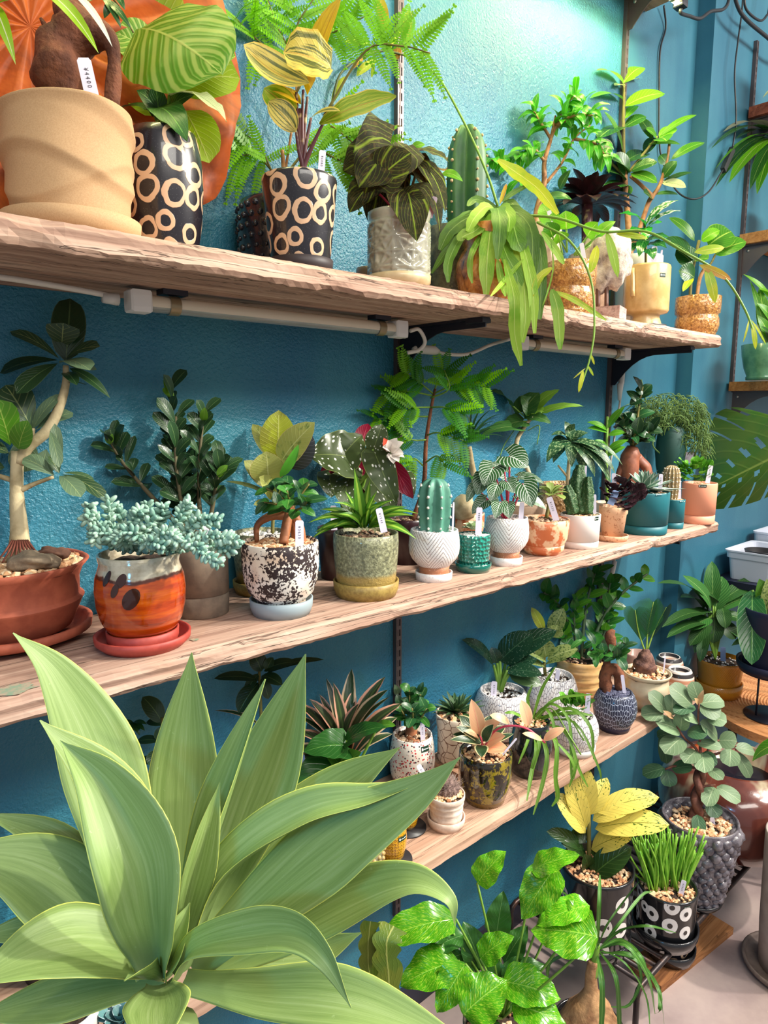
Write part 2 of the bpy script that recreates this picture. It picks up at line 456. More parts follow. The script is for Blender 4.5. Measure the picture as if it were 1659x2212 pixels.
# ------------------------------------------------------------------ the room: walls, floor, boards, uprights
def m_wall(name, c, c2, bst):
    g = G(name); ob = g.coord('Object')
    n1 = g.noise(ob, 2.2, 4, .6); n2 = g.noise(g.scale(ob, (6, 6, .7)), 1.0, 3, .6)
    cc = g.mix(g.sm(g.ma('ADD', g.ma('MULTIPLY', n1, .6), g.ma('MULTIPLY', n2, .4)), .38, .62), c, c2)
    b = g.bump(g.noise(ob, 190, 2, .55), bst, .004)
    return g.out(cc, .42, .45, 0, b)
M_WALL = m_wall('wall_textured_teal', srgb(58, 130, 150), srgb(42, 112, 144), .7)
M_WALL2 = m_wall('wall_smooth_teal', srgb(64, 124, 144), srgb(50, 108, 132), .12)
def wood(name, cs, gs=1.0, axis=0, rough=.75, ring=7, dark=.5):
    g = G(name); ob = g.coord('Object')
    s1 = [60*gs]*3; s1[axis] = 2.2*gs; s2 = [170*gs]*3; s2[axis] = 5*gs
    n0 = g.noise(ob, 3.5, 3, .6); n1 = g.noise(g.scale(ob, tuple(s1)), 1, 4, .65, .6); n2 = g.noise(g.scale(ob, tuple(s2)), 1, 3, .6)
    f = g.ma('ADD', g.ma('MULTIPLY', n1, .62), g.ma('ADD', g.ma('MULTIPLY', n0, .2), g.ma('MULTIPLY', n2, .22)))
    c = g.ramp(f, [(.36, cs[0]), (.48, cs[1]), (.60, cs[2]), (.74, cs[3])])
    s3 = [26*gs]*3; s3[axis] = .8*gs
    crack = g.sm(g.ma('ABSOLUTE', g.ma('SUBTRACT', g.noise(g.scale(ob, tuple(s3)), 1.6, 5, .6, .4), .5)), .012, .0)
    c = g.mix(g.ma('MULTIPLY', crack, dark), c, tuple(x*.25 for x in cs[0]))
    h = g.ma('SUBTRACT', f, g.ma('MULTIPLY', crack, .5))
    return g.out(c, rough, .3, 0, g.bump(h, .5, .004))
M_BOARD = wood('weathered_board', [srgb(110, 84, 70), srgb(164, 130, 112), srgb(194, 162, 142), srgb(216, 190, 172)], .7, dark=.8)
M_BOARD2 = wood('planed_board', [srgb(128, 96, 78), srgb(168, 132, 110), srgb(190, 156, 134), srgb(208, 180, 160)], .6, dark=.45)
M_PINE = wood('far_pine', [srgb(150, 92, 48), srgb(190, 126, 70), srgb(208, 146, 86), srgb(220, 164, 104)], .8, 0, .6)
M_STEEL = plain('black_steel', (.012, .012, .022), .42, bump=.05)
M_STEEL_L = plain('grey_bronze_steel', srgb(110, 96, 98), .38, metal=.6)
M_ALU = plain('aluminium', (.55, .53, .50), .35, metal=.9)
def m_floor():
    g = G('floor_concrete'); ob = g.coord('Object')
    c = g.ramp(g.noise(ob, 3.2, 6, .6), [(.3, srgb(136, 118, 116)), (.5, srgb(170, 150, 146)), (.7, srgb(192, 172, 164))])
    return g.out(c, .45, .4, 0, g.bump(g.noise(ob, 40, 4), .08, .004))
M_FLOOR = m_floor()
def slab(name, x0, x1, y0, y1, z0, z1, mat, **k):
    return MB().box(((x0+x1)/2, (y0+y1)/2, (z0+z1)/2), ((x1-x0)/2, (y1-y0)/2, (z1-z0)/2)).build(name, mat, smooth=False, **k)
slab('floor', -3, 6, -4.5, .2, -.1, 0, M_FLOOR, kind='structure')
slab('wall_back', -3, 2.41, 0, .12, 0, 3.4, M_WALL, kind='structure')
slab('wall_pilaster', 2.41, 6, -.06, .12, 0, 3.4, M_WALL2, kind='structure')
# smoother panel right of the second upright
slab('trim_1', 1.985, 2.41, -.004, .0, .075, 3.4, M_WALL2, kind='structure')
slab('baseboard_back', -3, 2.41, -.012, 0, 0, .075, plain('skirting_dark', (.012, .014, .03), .5), kind='structure')

def board(name, x0, x1, d, zt, th, mat, label, rough=.004, seed=0):
    # a thick reclaimed board: bevelled ragged front, noise along its length
    nx = int((x1 - x0) / .012); b = []
    y0 = -.006
    sec = [(y0, 0), (-d*.5, 0), (-d + .012, 0), (-d + .004, -.002), (-d, -.009), (-d + .001, -th*.5), (-d, -th + .006), (-d + .006, -th), (-d*.5, -th), (y0, -th)]
    m = len(sec); vs = []; fs = []
    for i in range(nx + 1):
        x = x0 + (x1 - x0) * i / nx
        for k, (y, z) in enumerate(sec):
            n = mnoise.noise(V((x*9 + seed, k*.7, seed))); n2 = mnoise.noise(V((x*60 + seed, k*3.1, 4)))
            e = rough if 2 <= k <= 7 else rough*.08
            chip = max(0, mnoise.noise(V((x*14, 9 + seed, 3)))) * rough * 2.2 if k in (3, 4, 6, 7) else 0
            dz = n2*e*.5 if k in (3, 4, 5, 6, 7) else 0
            vs.append((x + (n2*.002 if i in (0, nx) else 0), y + n*e*.55 + chip, zt + z + dz + (chip*.6 if k in (6, 7) else (-chip*.5 if k in (3, 4) else 0))))
    for i in range(nx):
        for k in range(m):
            a = i*m + k; c = i*m + (k+1) % m; fs.append((a, c, c + m, a + m))
    fs.append(tuple(range(m))[::-1]); fs.append(tuple(range(nx*m, nx*m + m)))
    o = mobj(name, vs, fs, mat, None, None, smooth=False, label=label, cat='shelf', group='wall boards of the plant display', origin=((x0+x1)/2, 0, zt))
    return o
S1, S2, S3 = 1.777, 1.225, .690
board('shelf_board', -.6, 2.072, .29, S1, .035, M_BOARD, 'thick weathered wooden board, the upper full shelf with the unlit white light tubes underneath', .006, 1)
board('shelf_board', -.6, 2.147, .29, S2, .033, M_BOARD, 'weathered wooden board in the middle holding the orange, teal and pink pots', .004, 5)
board('shelf_board', -.6, 2.10, .29, S3, .035, M_BOARD2, 'smoother pale wooden board, the lowest shelf behind the big agave', .002, 9)
def stain(x, y, rx, ry):
    c = onz(x, y, S2); vs = [c + V((0, 0, .0012))]; n = 22
    for i in range(n): a = 2*PI*i/n; k = (.7 + .5*rnd.random())/1400; vs.append(c + V((rx*k*math.cos(a), ry*k*math.sin(a), .0012)))
    mobj('paint_stain', vs, [(0, 1+i, 1+(i+1) % n) for i in range(n)], plain('green_paint_stain', srgb(128, 150, 124), .8, srgb(170, 150, 128), 120), bpy.data.objects['shelf_board.001'])
stain(22, 1492, 44, 26); stain(420, 1383, 9, 9)
ZT0 = 2.735
board('shelf_board', -.6, 2.07, .24, ZT0 + .03, .03, M_BOARD2, 'wooden board at the top edge of the photo above the clear light tube', .003, 13)

def upright(name, X, Y, z0, z1, mat, label, px=.0105):
    o = empty(name, (X, Y, z0), label, 'shelf upright', 'slotted wall uprights')
    b = MB(); h = (z1 - z0)/2; zc = (z0 + z1)/2; w_ = .0085; dp = .012
    b.box((X - w_*.75, Y - dp/2, zc), (w_*.25, dp/2, h)); b.box((X + w_*.75, Y - dp/2, zc), (w_*.25, dp/2, h))
    b.box((X - .001, Y - dp + .001, zc), (.0018, .001, h))
    n = int((z1 - z0) / .025)
    for i in range(n):
        b.box((X, Y - dp + .0011, z0 + i*.025 + .004), (w_*.52, .001, .0045))
    b.build('channel', mat, o, smooth=False)
    MB().box((X, Y - .002, zc), (w_*.5, .002, h)).build('slot_back', M_STEEL, o, smooth=False)
    return o
M_UPR = plain('upright_steel', srgb(104, 92, 92), .4, metal=.55)
upright('wall_upright', 1.067, -.0, .3, 3.2, M_UPR, 'slotted metal upright behind the middle of the boards')
upright('wall_upright', 1.965, -.0, .3, 3.2, M_UPR, 'slotted metal upright near the right end of the boards')
FX = 2.735
upright('wall_upright', FX, -.06, 1.665, 2.85, M_UPR, 'slotted upright carrying the far pine shelves by the right edge')

def bracket(X, Y, z, L, h, label, mat=M_STEEL):
    # upper flange, web with a concave curved lower edge, hook plate; z = underside of the board
    o = empty('shelf_bracket', (X, Y, z - h), label, 'shelf bracket', 'steel shelf brackets')
    t = .0016; pts = [(0, 0), (-L, 0), (-L, -.016)]
    n = 10
    for i in range(n + 1):                            # concave sweep back to the wall
        a = i / n; y = -L + (L - .022) * a; zz = -.016 - (h - .016 - .012) * max(0, (a - .45) / .55) ** 2.2
        pts.append((y, zz))
    pts += [(-.012, -h), (0, -h)]
    m = len(pts)
    vs = [(X - t, Y - .012 + y, z - .003 + zz) for y, zz in pts] + [(X + t, Y - .012 + y, z - .003 + zz) for y, zz in pts]
    fs = [tuple(range(m)), tuple(range(2*m - 1, m - 1, -1))] + [(i, i + m, (i+1) % m + m, (i+1) % m) for i in range(m)]
    mobj('web', vs, fs, mat, o, smooth=False)
    MB().box((X, Y - .012 - L/2, z - .0025), (.012, L/2, .0022)).build('flange', mat, o, smooth=False)
    MB().box((X, Y - .012 - L + .02, z - .007), (.0125, .022, .004)).build('end_cap', mat, o, smooth=False)
    b = MB(); b.tube([(X - .004, Y - .03, z - .02), (X + .004, Y - .03, z - .02)], .005, 10); b.build('screw', M_ALU, o)
bracket(1.067, 0, S1 - .035, .245, .10, 'black steel bracket under the upper board beside the joined white cables')
bracket(1.965, 0, S1 - .035, .245, .10, 'black steel bracket under the right end of the upper board')
bracket(1.067, 0, S2 - .033, .22, .08, 'black steel bracket under the middle of the middle board')
bracket(1.965, 0, S2 - .033, .245, .08, 'black steel bracket under the right end of the middle board')
bracket(1.067, 0, S3 - .035, .22, .08, 'black steel bracket under the lowest board')
bracket(1.965, 0, S3 - .035, .22, .08, 'black steel bracket under the right end of the lowest board')
bracket(1.965, 0, ZT0, .22, .085, 'grey bracket under the topmost board at the upper edge', M_STEEL_L)

# far bay: three pine shelves, two planks each
M_RED = wood('far_red_plank', [srgb(110, 52, 36), srgb(150, 80, 58), srgb(166, 94, 70), srgb(176, 108, 82)], .8, 0, .6)
def far_shelf(z, th, mat, label):
    o = empty('far_shelf', (FX + .6, -.06, z - th), label, 'shelf', 'pine shelves of the far bay')
    y = -.067
    for k, w_ in enumerate((.14, .14)):
        MB().box((FX + .6 - .03, y - w_/2, z - th/2), (.6, w_/2 - .0012, th/2)).build('plank', mat, o, smooth=False); y -= w_ + .001
for _z, _t, _m, _l in ((2.625, .036, M_RED, 'reddish topmost shelf of the far bay at the right edge'), (2.195, .036, M_PINE, 'orange pine shelf of the far bay below the drooping leaves'), (1.668, .034, M_PINE, 'pine shelf of the far bay with the green pot on it')):
    far_shelf(_z, _t, _m, _l)
    bracket(FX, -.06, _z - _t, .24, .10, 'curved grey bracket under ' + _l.replace('with the green pot on it', 'carrying the green pot'), M_STEEL_L)
# ------------------------------------------------------------------ shared materials of pots and plants
M_SOIL = plain('potting_soil', srgb(70, 50, 38), .9, srgb(40, 28, 22), 120, .6, 300, .003)
def m_gravel(name, a, b, c):
    g = G(name); ob = g.coord('Object'); n = g.vor(ob, 110, 'F1', 1, 'Color')
    x = g.nd('ShaderNodeSeparateXYZ'); g.i(x, 0, n)
    return g.out(g.ramp(x.outputs[0], [(.1, a), (.5, b), (.9, c)]), .75, .3)
M_GRAV = m_gravel('tan_gravel', srgb(176, 120, 84), srgb(222, 176, 130), srgb(240, 212, 176))
M_GRAVW = m_gravel('white_gravel', srgb(190, 182, 176), srgb(232, 226, 220), srgb(250, 248, 244))
M_GRAVD = m_gravel('brown_gravel', srgb(104, 74, 56), srgb(158, 124, 98), srgb(206, 180, 150))
def glaze(name, fn, rough=.25, coat=.4, bump=None, spec=.5, bd=.001):
    g = G(name); u, v = g.uv(); ob = g.coord('Object'); vec = g.xyz(u, v, 0)
    c, h = fn(g, vec, u, v, ob)
    r = rough
    return g.out(c, r, spec, 0, g.bump(h, bump, bd) if (bump and h is not None) else None, coat)
def f_rings(sc_=25, rng=(.25, .38)):
    def f(g, vec, u, v, ob):
        d = g.vadd(vec, g.vscl(g.noise(vec, 22, 3, .55, 0, True), .016))
        n = g.nd('ShaderNodeTexVoronoi', feature='F1', voronoi_dimensions='2D'); g.i(n, 'Vector', d); g.i(n, 'Scale', sc_); g.i(n, 'Randomness', .62)
        x = g.nd('ShaderNodeSeparateXYZ'); g.i(x, 0, n.outputs['Color'])
        rr = g.ma('ADD', g.ma('MULTIPLY', x.outputs[0], .13), .27)
        ring = g.sm(g.ma('ABSOLUTE', g.ma('SUBTRACT', n.outputs['Distance'], rr)), .095, .075)
        dots = g.sm(g.vor(vec, 420), .16, .08)
        base = g.mix(g.ma('MULTIPLY', dots, .35), (.012, .010, .016), (.5, .48, .46))
        return g.mix(ring, base, srgb(226, 186, 150)), ring
    return f
M_RINGS = glaze('ring_pot_glaze', f_rings(), .32, .5, .4)
M_RINGS_S = glaze('small_ring_pot_glaze', f_rings(24), .35, .3, .4)
M_SAND = plain('sandy_stoneware', srgb(208, 170, 126), .8, srgb(198, 158, 114), 700, .15, 600, .0006)
M_DARKCL = plain('dark_clay', srgb(48, 38, 40), .55)
M_BLACKCL = plain('black_clay', (.018, .017, .02), .45)
M_BLACKGL = plain('black_gloss', (.012, .012, .014), .15, coat=.5)
M_HOB = plain('blue_black_hobnail_glaze', (.016, .018, .026), .22, srgb(44, 48, 58), 30, coat=.6)
M_CELADON = glaze('celadon_glaze', lambda g, vec, u, v, ob: (g.mix(g.sm(g.noise(ob, 25, 3), .35, .65), srgb(150, 146, 128), srgb(178, 176, 158)), None), .12, .8)
M_CREAM = plain('cream_glaze', srgb(212, 194, 156), .35, srgb(198, 174, 132), 30, coat=.3)
M_AMBER = glaze('amber_glaze', lambda g, vec, u, v, ob: (g.ramp(g.noise(ob, 38, 4, .6, 1), [(.3, srgb(92, 46, 16)), (.5, srgb(196, 118, 48)), (.68, srgb(226, 158, 84)), (.8, srgb(206, 176, 150))]), g.noise(ob, 30, 2)), .12, .8, .3, bd=.006)
M_HONEY = glaze('honey_bark_glaze', lambda g, vec, u, v, ob: (g.ramp(g.noise(ob, 150, 4, .65), [(.32, srgb(104, 62, 22)), (.5, srgb(178, 122, 56)), (.7, srgb(222, 172, 98))]), g.noise(ob, 130, 3, .6)), .16, .7, .9, bd=.005)
M_MUG = plain('cream_mug_glaze', srgb(224, 192, 132), .3, srgb(204, 164, 102), 22, .15, 60, .002, coat=.4)
M_PINKISH = plain('pale_clay', srgb(216, 186, 158), .6, srgb(196, 164, 138), 60)
M_CACTPOT = plain('mossy_dark_glaze', srgb(66, 62, 48), .4, srgb(110, 104, 80), 60, .6, 140, .003, coat=.2)
M_BARK = plain('brown_bark', srgb(134, 78, 48), .8, srgb(96, 54, 34), 30, .7, 120, .003)
M_BARKL = plain('pale_bark', srgb(206, 190, 152), .75, srgb(160, 142, 104), 24, .4, 90, .002)
M_TWIG = plain('green_twig', srgb(118, 110, 52), .7)
M_TWIGB = plain('brown_twig', srgb(186, 136, 88), .75, srgb(150, 100, 60), 50, .4)
M_STEMG = plain('green_stem', srgb(116, 156, 54), .5)
M_STEMD = plain('dark_purple_stem', srgb(92, 48, 56), .4, srgb(196, 170, 120), 40, lo=.55, hi=.7)
M_STEMP = plain('pink_stem', srgb(206, 70, 96), .45)
M_CAUDEX = plain('hairy_brown_caudex', srgb(128, 76, 50), .85, srgb(84, 46, 30), 22, .9, 80, .005)
GR = srgb
def f_stripes(dark, n=5, k=1.0):
    def f(g, colr, cc, u, v, ob, tri):
        s = g.noise(g.xyz(g.ma('MULTIPLY', u, n*2), g.ma('MULTIPLY', v, .5), g.rand()), 1.6, 3, .6)
        return g.mix(g.ma('MULTIPLY', g.sm(s, .46, .56), k), colr, dark)
    return f
def f_band(colb, n=7, sl=.5, k=.7):
    def f(g, colr, cc, u, v, ob, tri):
        return g.mix(g.ma('MULTIPLY', g.sm(tri, .24, .40), k), colr, colb)
    return f
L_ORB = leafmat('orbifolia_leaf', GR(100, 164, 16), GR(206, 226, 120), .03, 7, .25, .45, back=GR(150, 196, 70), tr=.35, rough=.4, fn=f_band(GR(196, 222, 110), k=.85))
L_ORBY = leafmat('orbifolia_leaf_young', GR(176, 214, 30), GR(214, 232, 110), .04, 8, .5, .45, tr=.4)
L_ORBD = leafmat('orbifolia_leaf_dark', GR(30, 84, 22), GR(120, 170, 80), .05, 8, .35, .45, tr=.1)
L_ORBC = leafmat('orbifolia_leaf_pale', GR(206, 214, 160), GR(90, 130, 50), .05, 9, .8, .4, tr=.2)
L_CORD = leafmat('cordyline_leaf', GR(222, 202, 96), None, fn=f_stripes(GR(70, 88, 36), 4, .9), margin=GR(226, 190, 70), mw=.08, tr=.3, midcol=GR(212, 176, 80))
L_CORDY = leafmat('cordyline_leaf_yellow', GR(232, 190, 30), GR(196, 140, 30), .05, tr=.4, fn=f_stripes(GR(190, 140, 20), 3, .5))
L_CORDG = leafmat('cordyline_leaf_green', GR(128, 168, 22), None, fn=f_stripes(GR(200, 206, 70), 4, .7), margin=GR(240, 206, 90), mw=.08, tr=.35, midcol=GR(200, 160, 70))
L_MIM = leafmat('everfresh_pinna', GR(126, 196, 20), tr=.4, bump=0, var=.2)
L_MIMD = leafmat('everfresh_pinna_dark', GR(58, 132, 26), tr=.3, bump=0, var=.25)
def f_palm(g, colr, cc, u, v, ob, tri):
    an = g.ma('ARCTAN2', g.ma('MULTIPLY', g.ma('SUBTRACT', u, .5), g.ma('ADD', g.ma('MULTIPLY', g.ma('MULTIPLY', v, 3.6), g.ma('SUBTRACT', 1.0, v)), .12)), g.ma('ADD', v, .02)); t = g.ma('ABSOLUTE', g.ma('SUBTRACT', g.ma('FRACT', g.ma('MULTIPLY', an, 1.55)), .5))
    k = g.ma('MULTIPLY', g.sm(t, .41, .5), .9); k2 = g.ma('MULTIPLY', g.sm(tri, .12, .02), .35)
    return g.mix(g.ma('MAXIMUM', k, k2), colr, GR(138, 160, 50))
L_BEG = leafmat('begonia_leaf', GR(46, 46, 28), None, .05, 7, .9, .8, midcol=GR(140, 164, 52), fn=f_palm, back=GR(170, 76, 40), rough=.72, tr=.12, c2=GR(76, 64, 36), ns=130, lo=.5, hi=.62, bump=.4, spec=.2, var=.15)
L_BEGR = leafmat('begonia_leaf_rusty', GR(178, 96, 40), GR(110, 120, 30), .07, 5, .8, .8, tr=.35, c2=GR(120, 110, 34), ns=40)
L_RHIP = leafmat('rhipsalis_segment', GR(150, 188, 60), GR(188, 212, 110), .08, 0, .3, c2=GR(122, 172, 40), ns=14, tr=.28, rough=.45)
L_RHIPY = leafmat('rhipsalis_segment_yellow', GR(198, 206, 40), GR(224, 222, 110), .08, c2=GR(160, 196, 40), ns=14, tr=.35)
L_RHIPO = leafmat('rhipsalis_segment_orange', GR(214, 190, 50), GR(226, 206, 90), .08, c2=GR(220, 140, 50), ns=10, tr=.35)
L_BENJ = leafmat('curly_fig_leaf', GR(70, 166, 26), GR(170, 220, 96), .07, 0, margin=GR(140, 206, 60), mw=.05, tr=.3, rough=.3)
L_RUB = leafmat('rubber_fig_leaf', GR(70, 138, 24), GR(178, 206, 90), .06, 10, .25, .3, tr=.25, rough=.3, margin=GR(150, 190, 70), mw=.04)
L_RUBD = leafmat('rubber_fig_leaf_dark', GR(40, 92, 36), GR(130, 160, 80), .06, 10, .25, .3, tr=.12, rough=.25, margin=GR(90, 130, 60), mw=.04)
L_RUBY = leafmat('rubber_fig_leaf_bright', GR(120, 196, 30), GR(206, 230, 120), .06, 10, .3, .3, tr=.4, rough=.3)
L_BROM = leafmat('bromeliad_leaf_maroon', GR(58, 26, 30), None, rough=.3, tr=.05, c2=GR(36, 28, 24), ns=12)
L_BROMO = leafmat('bromeliad_leaf_orange', GR(150, 60, 30), None, rough=.3, tr=.15, c2=GR(90, 40, 30), ns=12)
L_COF = leafmat('coffee_leaf', GR(40, 150, 30), GR(120, 200, 80), .06, 7, .4, .3, rough=.18, tr=.2)
L_COFD = leafmat('coffee_leaf_dark', GR(28, 92, 34), GR(90, 150, 70), .06, 7, .4, .3, rough=.18, tr=.1)
def f_patch(colp, sc_=2.2, lo=.5, hi=.54):
    def f(g, colr, cc, u, v, ob, tri):
        s = g.noise(g.xyz(g.ma('MULTIPLY', u, 1.3), g.ma('MULTIPLY', v, 3), g.ma('MULTIPLY', g.rand(), 9)), sc_, 3, .5)
        return g.mix(g.sm(s, lo, hi), colr, colp)
    return f
L_COFV = leafmat('variegated_coffee_leaf', GR(48, 128, 46), None, fn=f_patch(GR(240, 244, 226), 3), rough=.25, tr=.2, midcol=GR(70, 150, 60))
# ------------------------------------------------------------------ helpers for groups of leaves
def H_(P, rimy): return proj(P.loc)[1] - rimy
def pinna(P, mat, b, t, wpx, n=13, up=(1, .8), parent=None, arch=.06, name='leaf'):
    B = b if isinstance(b, V) else P.q(*b); T = t if isinstance(t, V) else P.q(*t)
    ax = T - B; L = ax.length; tn = ax / L; u = P.up(up); u = (u - tn*u.dot(tn)).normalized(); S = tn.cross(u)
    w_ = wpx / P.k / 2; m = MB(); c = (B + T)/2 + u*(arch*L*2)
    pt = lambda v: B*(1-v)**2 + c*(2*v*(1-v)) + T*v*v
    m.tube([pt(i/4) for i in range(5)], .0006, 4)
    for i in range(n):
        v = (i + .7)/(n + .3); p = pt(v); e = L/n*.46
        ww = w_ * (math.sin(PI*min(1, .18 + v*.9)) ** .6 if v < .95 else .4)
        for sg in (-1, 1):
            o = S*sg; f = tn*.25
            m.add([p - tn*e*.6, p + (o*.55 + f*.4)*ww - tn*e, p + (o + f)*ww + u*(-.06*ww), p + (o*.55 + f*.6)*ww + tn*e*.9, p + tn*e*.5], [(0, 1, 3, 4), (1, 2, 3)],
                  [(.5, v), (.3, v), (.1, v), (.3, v), (.5, v)])
    return m.build(name, mat, parent or P.o)
def bush(P, mats, branches, n, Lpx, wpx, seed=1, up=(1, .7), droop=.2, sh=OV, arch=.1, fold=.15, dd=.03, spread=1.0, t0=.2, **k):
    # leaves spring from branches (lists of pixel points), pointing outwards; every leaf its own part
    r = random.Random(seed)
    for bi, br in enumerate(branches):
        pts = smooth_pts([p if isinstance(p, V) else P.q(*p) for p in br], 6)
        for i in range(n):
            f = t0 + (1 - t0) * (i + r.random()*.6) / n; j = min(int(f*(len(pts)-1)), len(pts)-2)
            p = pts[j].lerp(pts[j+1], f*(len(pts)-1) - j); tn = (pts[j+1] - pts[j]).normalized()
            a = i*2.4 + r.random()*.8
            e1 = tn.cross(V((0,0,1)) if abs(tn.z) < .9 else V((1,0,0))).normalized(); e2 = tn.cross(e1)
            d = (e1*math.cos(a) + e2*math.sin(a))*spread + tn*(.35 + .5*f) + V((0,0,-droop))
            d.normalize(); L = Lpx/P.k*(.7 + .6*r.random())
            T = p + d*L
            if T.y > -.015: T.y = -.015; 
            if p.y > -.012: p.y = -.012
            P.leaf(r.choice(mats), p.copy(), T, wpx*(.75 + .5*r.random()), up, sh=sh, arch=arch*(.5+r.random()), fold=fold, **k)
def rosette(P, mat, c, n, Lpx, wpx, el=(20, 80), seed=3, sh='needle', arch=.05, fold=.25, layers=3, up=None, **k):
    r = random.Random(seed); C = c if isinstance(c, V) else P.q(*c); i = 0
    for ly in range(layers):
        m = max(3, n*(layers-ly)//(layers*(layers+1)//2)); e = math.radians(el[0] + (el[1]-el[0])*ly/max(1, layers-1))
        for q in range(m):
            a = 2*PI*q/m + ly*1.3 + r.random()*.35; ee = e + (r.random()-.5)*.25
            d = V((math.cos(a)*math.cos(ee), math.sin(a)*math.cos(ee), math.sin(ee))); L = Lpx/P.k*(.85+.3*r.random())*(1-.12*ly)
            T = C + d*L
            if T.y > -.012: T.y = -.012
            P.leaf(mat[(i) % len(mat)] if isinstance(mat, list) else mat, C + d*(.004), T, wpx*(1-.08*ly), V((0,0,1)) - d*.2, sh=sh, arch=arch, fold=fold, **k); i += 1

def surf(P, px, py):
    d = ray(px, py).normalized(); t0 = (P.loc - CAM).length - P.r*2.2
    for i in range(600):
        p = CAM + d*(t0 + i*P.r*4/600); z = p.z - P.loc.z - P.z0; rr = math.hypot(p.x - P.loc.x, p.y - P.loc.y)
        if 0 < z < P.h and rr <= P.rad(z): return math.atan2(p.y - P.loc.y, p.x - P.loc.x), z
    return None
def spotpatch(P, px, py, rx, ry, mat, name='glaze_spot'):
    h = surf(P, px, py)
    if h is None: return
    a0, z0 = h; vs = []; n = 18
    for i in range(n + 1):
        a = 2*PI*i/n; dx, dz = (0, 0) if i == n else (rx/P.k*math.cos(a), ry/P.k*math.sin(a)); dx += dz*.3
        z = min(max(z0 + dz, 0), P.h*.985); r = P.rad(z) + .0007; th = a0 + dx/P.r
        vs.append(P.loc + V((r*math.cos(th), r*math.sin(th), z + P.z0)))
    mobj(name, vs, [(n, i, (i+1) % n) for i in range(n)], mat, P.potob)

# ------------------------------------------------------------------ TOP BOARD
# orange fluted platter leaning on the wall
def platter():
    c = ony(75, 195, -.03); R = .318; vs = []; us = []; fs = []; n = 96; m = 14
    c.z = S1 + R + .002
    for i in range(m+1):
        r = R*i/m
        for k in range(n):
            a = 2*PI*k/n; fl = abs(((k/n*12) % 1) - .5)*2
            rr = r*(1 + (.035*math.cos(12*a) if i == m else 0)); z = -.028*(i/m)**1.6 + .034*(fl - .5)*min(1, i/m*2)
            vs.append(c + V((rr*math.cos(a), z, rr*math.sin(a)))); us.append((a, r))
    for i in range(m):
        for k in range(n): fs.append((i*n+k, i*n+(k+1)%n, (i+1)*n+(k+1)%n, (i+1)*n+k))
    nv = len(vs); b = [v + V((0, .008, 0)) for v in vs]
    fs += [tuple(nv+i for i in f[::-1]) for f in fs]
    fs += [(m*n+k, m*n+(k+1)%n, nv+m*n+(k+1)%n, nv+m*n+k) for k in range(n)]
    g = G('orange_wood_platter'); ob = g.coord('Object')
    cc = g.ramp(g.noise(g.scale(ob, (9, 9, 9)), 1, 5, .6, 1), [(.3, srgb(120, 48, 10)), (.5, srgb(184, 84, 20)), (.7, srgb(214, 118, 44))])
    mobj('wall_platter', vs + b, fs, g.out(cc, .55, .4, 0, g.bump(g.noise(g.scale(ob, (40, 40, 6)), 1, 3), .4, .004)), None, us + us, label='large round orange fluted wooden platter leaning on the wall behind the beige pot', cat='platter')
platter()

# beige twisted pot with a brown caudex
P = Plant('potted_caudex', atcol(160, -.185, S1), 'sandy beige pot with twisted dents holding a lumpy brown caudex plant')
P.saucer(280, 42, M_SAND)
def _tw(r, z, a):
    h = z/.175; f = a + 2.2                         # angle from the side that faces the room
    def fold(c, w1, w2): x = (h - c); return max(0, 1 - abs(x)/(w1 if x < 0 else w2)) ** 1.4
    d = .085*fold(.74 + .10*math.sin(f*1.2 + .6), .10, .26) + .07*fold(.40 + .12*math.sin(f*1.5 - .5), .08, .22) + .05*fold(.30 + .16*math.sin(f*1.5 + 2.2), .07, .2)
    e = 1 if h < .86 else max(0, (1 - h)/.14)
    return r*(.955 + d*e + .045*max(0, h - .9)/.1), z*(1 + .05*math.sin(a + 2.6)*min(1, max(0, h)))
P.pot([(.86, .0)] + [(.90 + .08*(i/56), .02 + .98*i/56) for i in range(57)], 272, HT(P, 218, 272) - 20, M_SAND, n=140, fn=_tw, soilmat=M_SOIL, z0=.012, peb=0)
m = MB()
def lump(P, pts, rs, name, mat, n=14, amp=.18, sc_=26):
    pp = smooth_pts([P.q(*p) for p in pts], 6); rr = [r/P.k for r in lerpl(rs, len(pp))]
    b = MB().tube(pp, rr, n); vs = []
    for v in b.v:
        v = V(v); k = mnoise.noise(v*sc_)*amp; ci = min(range(len(pp)), key=lambda i: (pp[i]-v).length); vs.append(v + (v - pp[ci])*k*2)
    b.v = [tuple(v) for v in vs]; return b.build(name, mat, P.o)
lump(P, [(150, 235), (130, 160), (128, 110), (160, 62), (150, 20), (158, -10)], [34, 58, 54, 48, 30, 20], 'caudex', M_CAUDEX, 20)
lump(P, [(150, 90), (205, 75), (238, 95), (246, 140), (240, 230)], [30, 34, 20, 15, 18], 'root', M_CAUDEX)
lump(P, [(135, 60), (105, 62), (88, 40)], [14, 10, 4], 'root', M_CAUDEX)
P.tagp(205, 235, 180, 125, 28, '¥4400', -.03)
L_YG = leafmat('bright_hanging_leaf', GR(150, 200, 30), GR(226, 236, 190), .12, tr=.35)
L_YW = leafmat('whitish_hanging_leaf', GR(214, 220, 200), GR(240, 240, 226), .12, tr=.25)
P.leaf(L_YG, (60, -30, -.12), (213, 115, -.14), 34, (1, .8), sh=LAN, arch=.12)
P.leaf(L_YW, (130, -30, -.12), (243, 102, -.14), 20, (1, .6), sh=LAN, arch=.1)
P.leaf(L_YG, (-20, 10, -.1), (34, 140, -.12), 26, (.6, 1), sh=LAN, arch=.18)
P.leaf(L_YG, (-30, 20, -.12), (90, -5, -.12), 36, (1, .6), sh=LAN, arch=.06)
